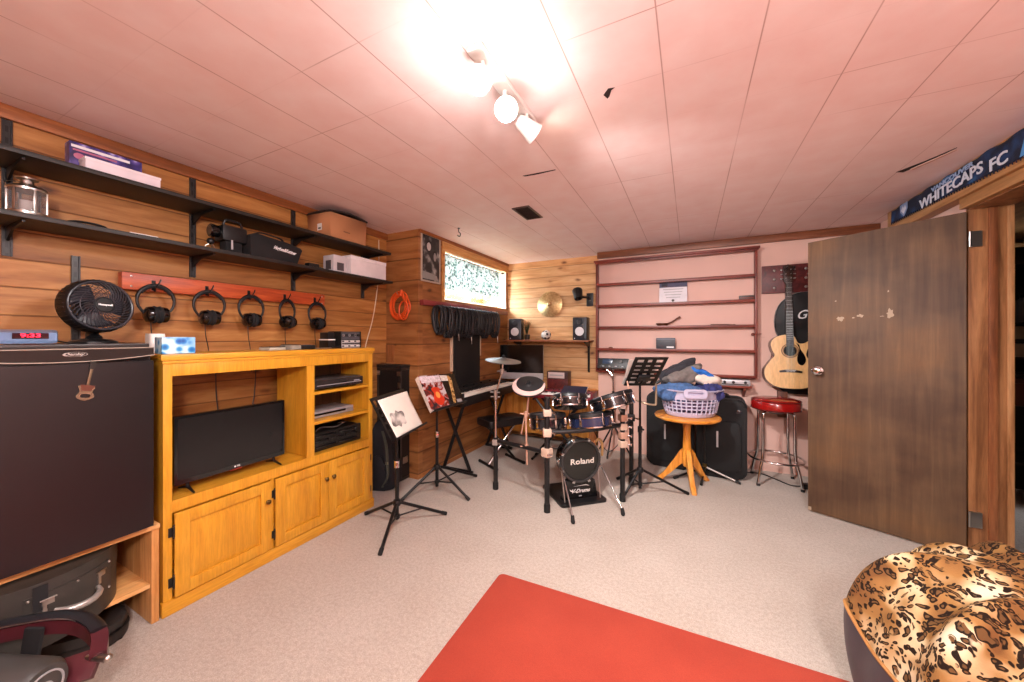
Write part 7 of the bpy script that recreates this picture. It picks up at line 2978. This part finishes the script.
m.tube([fx @ V(0.0885 * cos(R(a)), 0.0885 * sin(R(a)), z) for a, z in ((60, 0.02), (58, Lr * 0.5), (56, Lr - 0.02))], 0.0016, 5)
m.build('stitching', greyprint, T)
m = M(T)
for r_ in (0.058, 0.03):
    m.lathe([(r_ - 0.005, 0), (r_, 0), (r_, 0.003), (r_ - 0.005, 0.003)], fx @ TR((0, 0, Lr + 0.002)), 30, closed=True)
m.build('end_rings', greyprint, T)
m = M(T)
m.box((-1.98, 0.36, 0.20), (0.05, 0.012, 0.30), (0, R(8), R(35)), bev=0.003)
m.build('strap', blackmatte, T)

# ------------------------------------------------------------ ceiling fittings
T = thing('ceiling_vent', 'small dark slatted vent grille in the ceiling toward the window', 'vent', (-1.17, 2.65, CEIL))
m = M(T)
fx = axes((-1.17, 2.655, CEIL), (1, 0, 0), (0, -1, 0), (0, 0, -1))
m.ring(rrect(0.145, 0.30, 0.004, 2), rrect(0.115, 0.27, 0.003, 2), 0.0, 0.006, fx)
m.build('frame', plain('vent_brown', '5a4a44', 0.5), T)
for i in range(11):
    m = M(T)
    m.box((0, -0.125 + 0.025 * i, 0.003), (0.118, 0.016, 0.002), (R(35), 0, 0), x=fx)
    m.build('slat', plain('vent_slat', '4a3c38', 0.5) if i == 0 else bpy.data.materials['vent_slat'], T)
m = M(T)
m.box((0, 0, 0.0004), (0.12, 0.275, 0.0006), x=fx)
m.build('duct_opening', rubber, T)
T = thing('ceiling_hook', 'small dark swag hook in the ceiling before the window', 'hook', (-1.9, 2.745, CEIL))
m = M(T)
m.lathe([(0, 0), (0.012, 0), (0.012, 0.005), (0, 0.006)], TR((-1.9, 2.745, CEIL - 0.006)), 14)
m.build('hook_plate', darksteel, T)
m = M(T)
m.tube(smooth([V(-1.9, 2.745, CEIL - 0.005), V(-1.9, 2.745, CEIL - 0.035), V(-1.885, 2.75, CEIL - 0.055), V(-1.90, 2.755, CEIL - 0.075), V(-1.92, 2.75, CEIL - 0.062)], 5), 0.0045, 8)
m.build('hook_bend', darksteel, T)
dk = plain('ceiling_gap', '2a1a16', 0.9)
for nm, pts in (('crack', [(1.12, 2.99), (1.20, 2.865), (1.262, 2.74), (1.265, 2.745), (1.228, 2.88), (1.16, 3.01)]),
                ('crack', [(-0.93, 2.03), (-0.72, 2.04), (-0.72, 2.048), (-0.84, 2.052), (-0.92, 2.045)]),
                ('scuff', [(-0.32, 1.50), (-0.295, 1.47), (-0.27, 1.475), (-0.285, 1.485), (-0.30, 1.52), (-0.31, 1.53)]),
                ('crack', [(1.0, 1.45), (1.002, 1.45), (1.10, 1.30), (1.098, 1.30)])):
    struct(M().prism(pts, CEIL - 0.0012, CEIL + 0.001).build('ceiling_' + nm, dk))
struct(M().prism([(1.17, 2.96), (1.26, 2.76), (1.275, 2.765), (1.19, 2.975)], -0.0015, 0.0015, TR((0, 0, CEIL - 0.006), (0, 0, 0))).build('ceiling_tile_edge', plain('tile_edge', 'dcb4a4', 0.7)))

# ------------------------------------------------------------ hall beyond the doorway
T = thing('hall_shelf', 'dark storage shelf in the dim hall beyond the doorway', 'shelf', (2.6, 4.6, 0))
hx0, hx1, hy0, hy1 = 2.12, 3.1, 4.35, 4.75
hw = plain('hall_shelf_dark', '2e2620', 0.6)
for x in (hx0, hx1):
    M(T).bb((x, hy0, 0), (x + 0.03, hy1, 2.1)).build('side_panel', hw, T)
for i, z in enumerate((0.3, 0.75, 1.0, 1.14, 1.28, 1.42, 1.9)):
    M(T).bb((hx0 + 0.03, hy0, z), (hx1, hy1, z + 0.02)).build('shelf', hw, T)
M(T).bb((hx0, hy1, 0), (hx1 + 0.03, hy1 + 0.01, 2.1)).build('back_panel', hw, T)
beige = plain('beige_drawer', '8a7458', 0.6)
for i, z in enumerate((1.165, 1.305)):
    T = thing('drawer_unit', ['beige storage drawer in the hall, lower one of two', 'beige storage drawer in the hall, upper one of two'][i], 'drawer', (2.6, 4.4, z), 0, 'beige drawers in the hall')
    M(T).bb((hx0 + 0.04, hy0 - 0.015, z), (hx1 - 0.02, hy1 - 0.05, z + 0.10), bev=0.004).build('drawer_box', beige, T)
    m = M(T)
    m.box(((hx0 + hx1) / 2, hy0 - 0.022, z + 0.05), (0.14, 0.016, 0.015), bev=0.004)
    m.build('handle', darksteel, T)
for i, (x, w_, h_) in enumerate(((2.30, 0.10, 0.13), (2.45, 0.12, 0.22), (2.62, 0.13, 0.16))):
    T = thing('jar', ['small pale jar on the dim hall shelf nearest the door frame', 'tall pale jar on the dim hall shelf', 'wide pale jar on the dim hall shelf'][i], 'jar', (x, 4.45, 1.44))
    m = M(T)
    m.lathe([(0, 0), (w_ / 2, 0), (w_ / 2, h_ * 0.8), (w_ * 0.35, h_ * 0.9), (0, h_ * 0.9)], TR((x, 4.45, 1.44)), 20)
    m.build('jar_body', plain('hall_jar_%d' % i, ['8a8478', '7a7c80', '8c7a6a'][i], 0.4), T)
    m = M(T)
    m.lathe([(0, h_ * 0.9), (w_ * 0.38, h_ * 0.9), (w_ * 0.38, h_), (0, h_)], TR((x, 4.45, 1.44)), 20)
    m.build('lid', darksteel, T)
T = thing('storage_box', 'reddish brown box on the dim hall shelf below the drawers', 'box', (2.6, 4.5, 0.77))
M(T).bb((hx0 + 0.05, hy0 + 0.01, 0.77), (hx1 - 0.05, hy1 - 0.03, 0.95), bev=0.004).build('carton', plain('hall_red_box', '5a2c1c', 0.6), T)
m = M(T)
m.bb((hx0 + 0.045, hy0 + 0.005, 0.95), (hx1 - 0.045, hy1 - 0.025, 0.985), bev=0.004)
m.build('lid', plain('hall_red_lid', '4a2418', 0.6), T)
# ------------------------------------------------------------ ceiling spotlight and added fill dome
SPOTS = []
glow = plain('lit_bulb', 'fff2e0', 0.4, emit='fff0dc', es=45.0, var=0)
lampwhite = plain('lamp_white', 'd9d2cc', 0.4, var=0.02)
T = thing('ceiling_spotlight', 'white three-headed spotlight bar with two bulbs lit on the pink ceiling', 'light', (-0.66, 1.28, CEIL))
m = M(T)
m.bb((-0.69, 1.04, CEIL - 0.022), (-0.63, 1.53, CEIL), bev=0.006)
bar = m.build('mounting_bar', lampwhite, T)
heads = [((-0.66, 1.10, 2.235), (0.15, -0.8, -0.6)), ((-0.66, 1.27, 2.235), (0.45, -0.6, -0.66)), ((-0.645, 1.45, 2.245), (0.55, 0.7, -0.45))]
for i, (c, dr) in enumerate(heads):
    c = Vector(c)
    dr = Vector(dr).normalized()
    fx = frame(c, dr)
    m = M(T)
    m.tube([(c.x, c.y, CEIL - 0.02), (c.x, c.y, c.z + 0.01), c - dr * 0.01], 0.008, 8)
    m.lathe([(0, -0.05), (0.022, -0.05), (0.03, -0.035), (0.036, 0.0), (0.046, 0.05), (0.0435, 0.05), (0.034, 0.002), (0.028, -0.03), (0, -0.03)], fx, 28)
    hd = m.build('spotlight_head', lampwhite, T)
    m = M(T)
    m.lathe([(0, -0.02), (0.018, -0.01), (0.034, 0.035), (0.03, 0.043), (0, 0.048)], fx, 24)
    m.build('bulb', glow, hd)
    if True:
        SPOTS.append((tuple(c + dr * 0.06), dr))
T = thing('added_fill_dome', 'flush white fill dome added on the ceiling, unseen behind the camera', 'light', (0.45, -0.55, CEIL))  # added fixture, out of view, only there to brighten the room
m = M(T)
m.lathe([(0, -0.015), (0.17, -0.015), (0.175, 0.0), (0, 0)], TR((0.45, -0.55, CEIL)), 32)
m.build('fill_dome_base', lampwhite, T)
m = M(T)
m.lathe([(0.16, -0.015), (0.15, -0.05), (0.11, -0.08), (0.05, -0.097), (0, -0.1)], TR((0.45, -0.55, CEIL)), 32)
m.build('fill_dome_shell', plain('added_fill_glow', 'fff2e6', 0.4, emit='ffeedd', es=3.0, var=0), T)
# ------------------------------------------------------------ daylight, lamps and added fill
w = bpy.data.worlds.new('overcast_sky')
SC.world = w
w.use_nodes = True
bg = w.node_tree.nodes['Background']
bg.inputs['Color'].default_value = (0.80, 0.92, 1.0, 1)
bg.inputs['Strength'].default_value = 4.0


def light(kind, name, loc, energy, color, rot=(0, 0, 0), **k):
    d = bpy.data.lights.new(name, kind)
    d.energy = energy
    d.color = color
    for a, v in k.items():
        setattr(d, a, v)
    o = bpy.data.objects.new(name, d)
    COL.objects.link(o)
    o.location = loc
    o.rotation_euler = rot
    return o


# daylight entering through the window opening
light('AREA', 'window_daylight', (XB - WD - 0.12, (WY0 + WY1) / 2, (WZ0 + WZ1) / 2), 90, (0.80, 0.91, 1.0), (0, R(-90), 0),
      shape='RECTANGLE', size=WZ1 - WZ0, size_y=WY1 - WY0)
WARM = (1.0, 0.955, 0.94)
for i, (p, dr) in enumerate(SPOTS):
    dr = (0.05, -0.1, -1.0) if i < 2 else (0.45, 0.75, -0.85)
    q = Vector(dr).to_track_quat('-Z', 'Y').to_euler()
    light('SPOT', 'spot_bulb_light', p, 56 if i < 2 else 185, WARM, tuple(q), shadow_soft_size=0.04, spot_size=R(178 if i < 2 else 128), spot_blend=0.5 if i < 2 else 1.0)
    if i < 2:
        light('POINT', 'bulb_glow_light', (p[0] + dr[0] * 0.03, p[1] - 0.02, p[2] - 0.06), 3.6, WARM, shadow_soft_size=0.04)
light('POINT', 'added_fill_light', (0.45, -0.55, CEIL - 0.32), 165, (1.0, 0.96, 0.98), shadow_soft_size=0.14)  # added fill from behind the camera, raises the overall brightness

# ------------------------------------------------------------ camera
cam = bpy.data.cameras.new('camera')
co = bpy.data.objects.new('camera', cam)
COL.objects.link(co)
co.location = (0, 0, 1.32)
co.rotation_euler = (R(90), 0, R(26.3))
cam.sensor_width = 36
cam.lens = 36 * 360 / 1024
cam.shift_y = -4 / 1024
cam.clip_start = 0.02
SC.camera = co
SC.view_settings.view_transform = 'Standard'
SC.view_settings.look = 'None'
SC.view_settings.exposure = 0.27
SC.view_settings.gamma = 1.0
SC.view_settings.use_curve_mapping = False
SC.cycles.use_denoising = True
SC.cycles.max_bounces = 10
SC.cycles.sample_clamp_indirect = 8.0
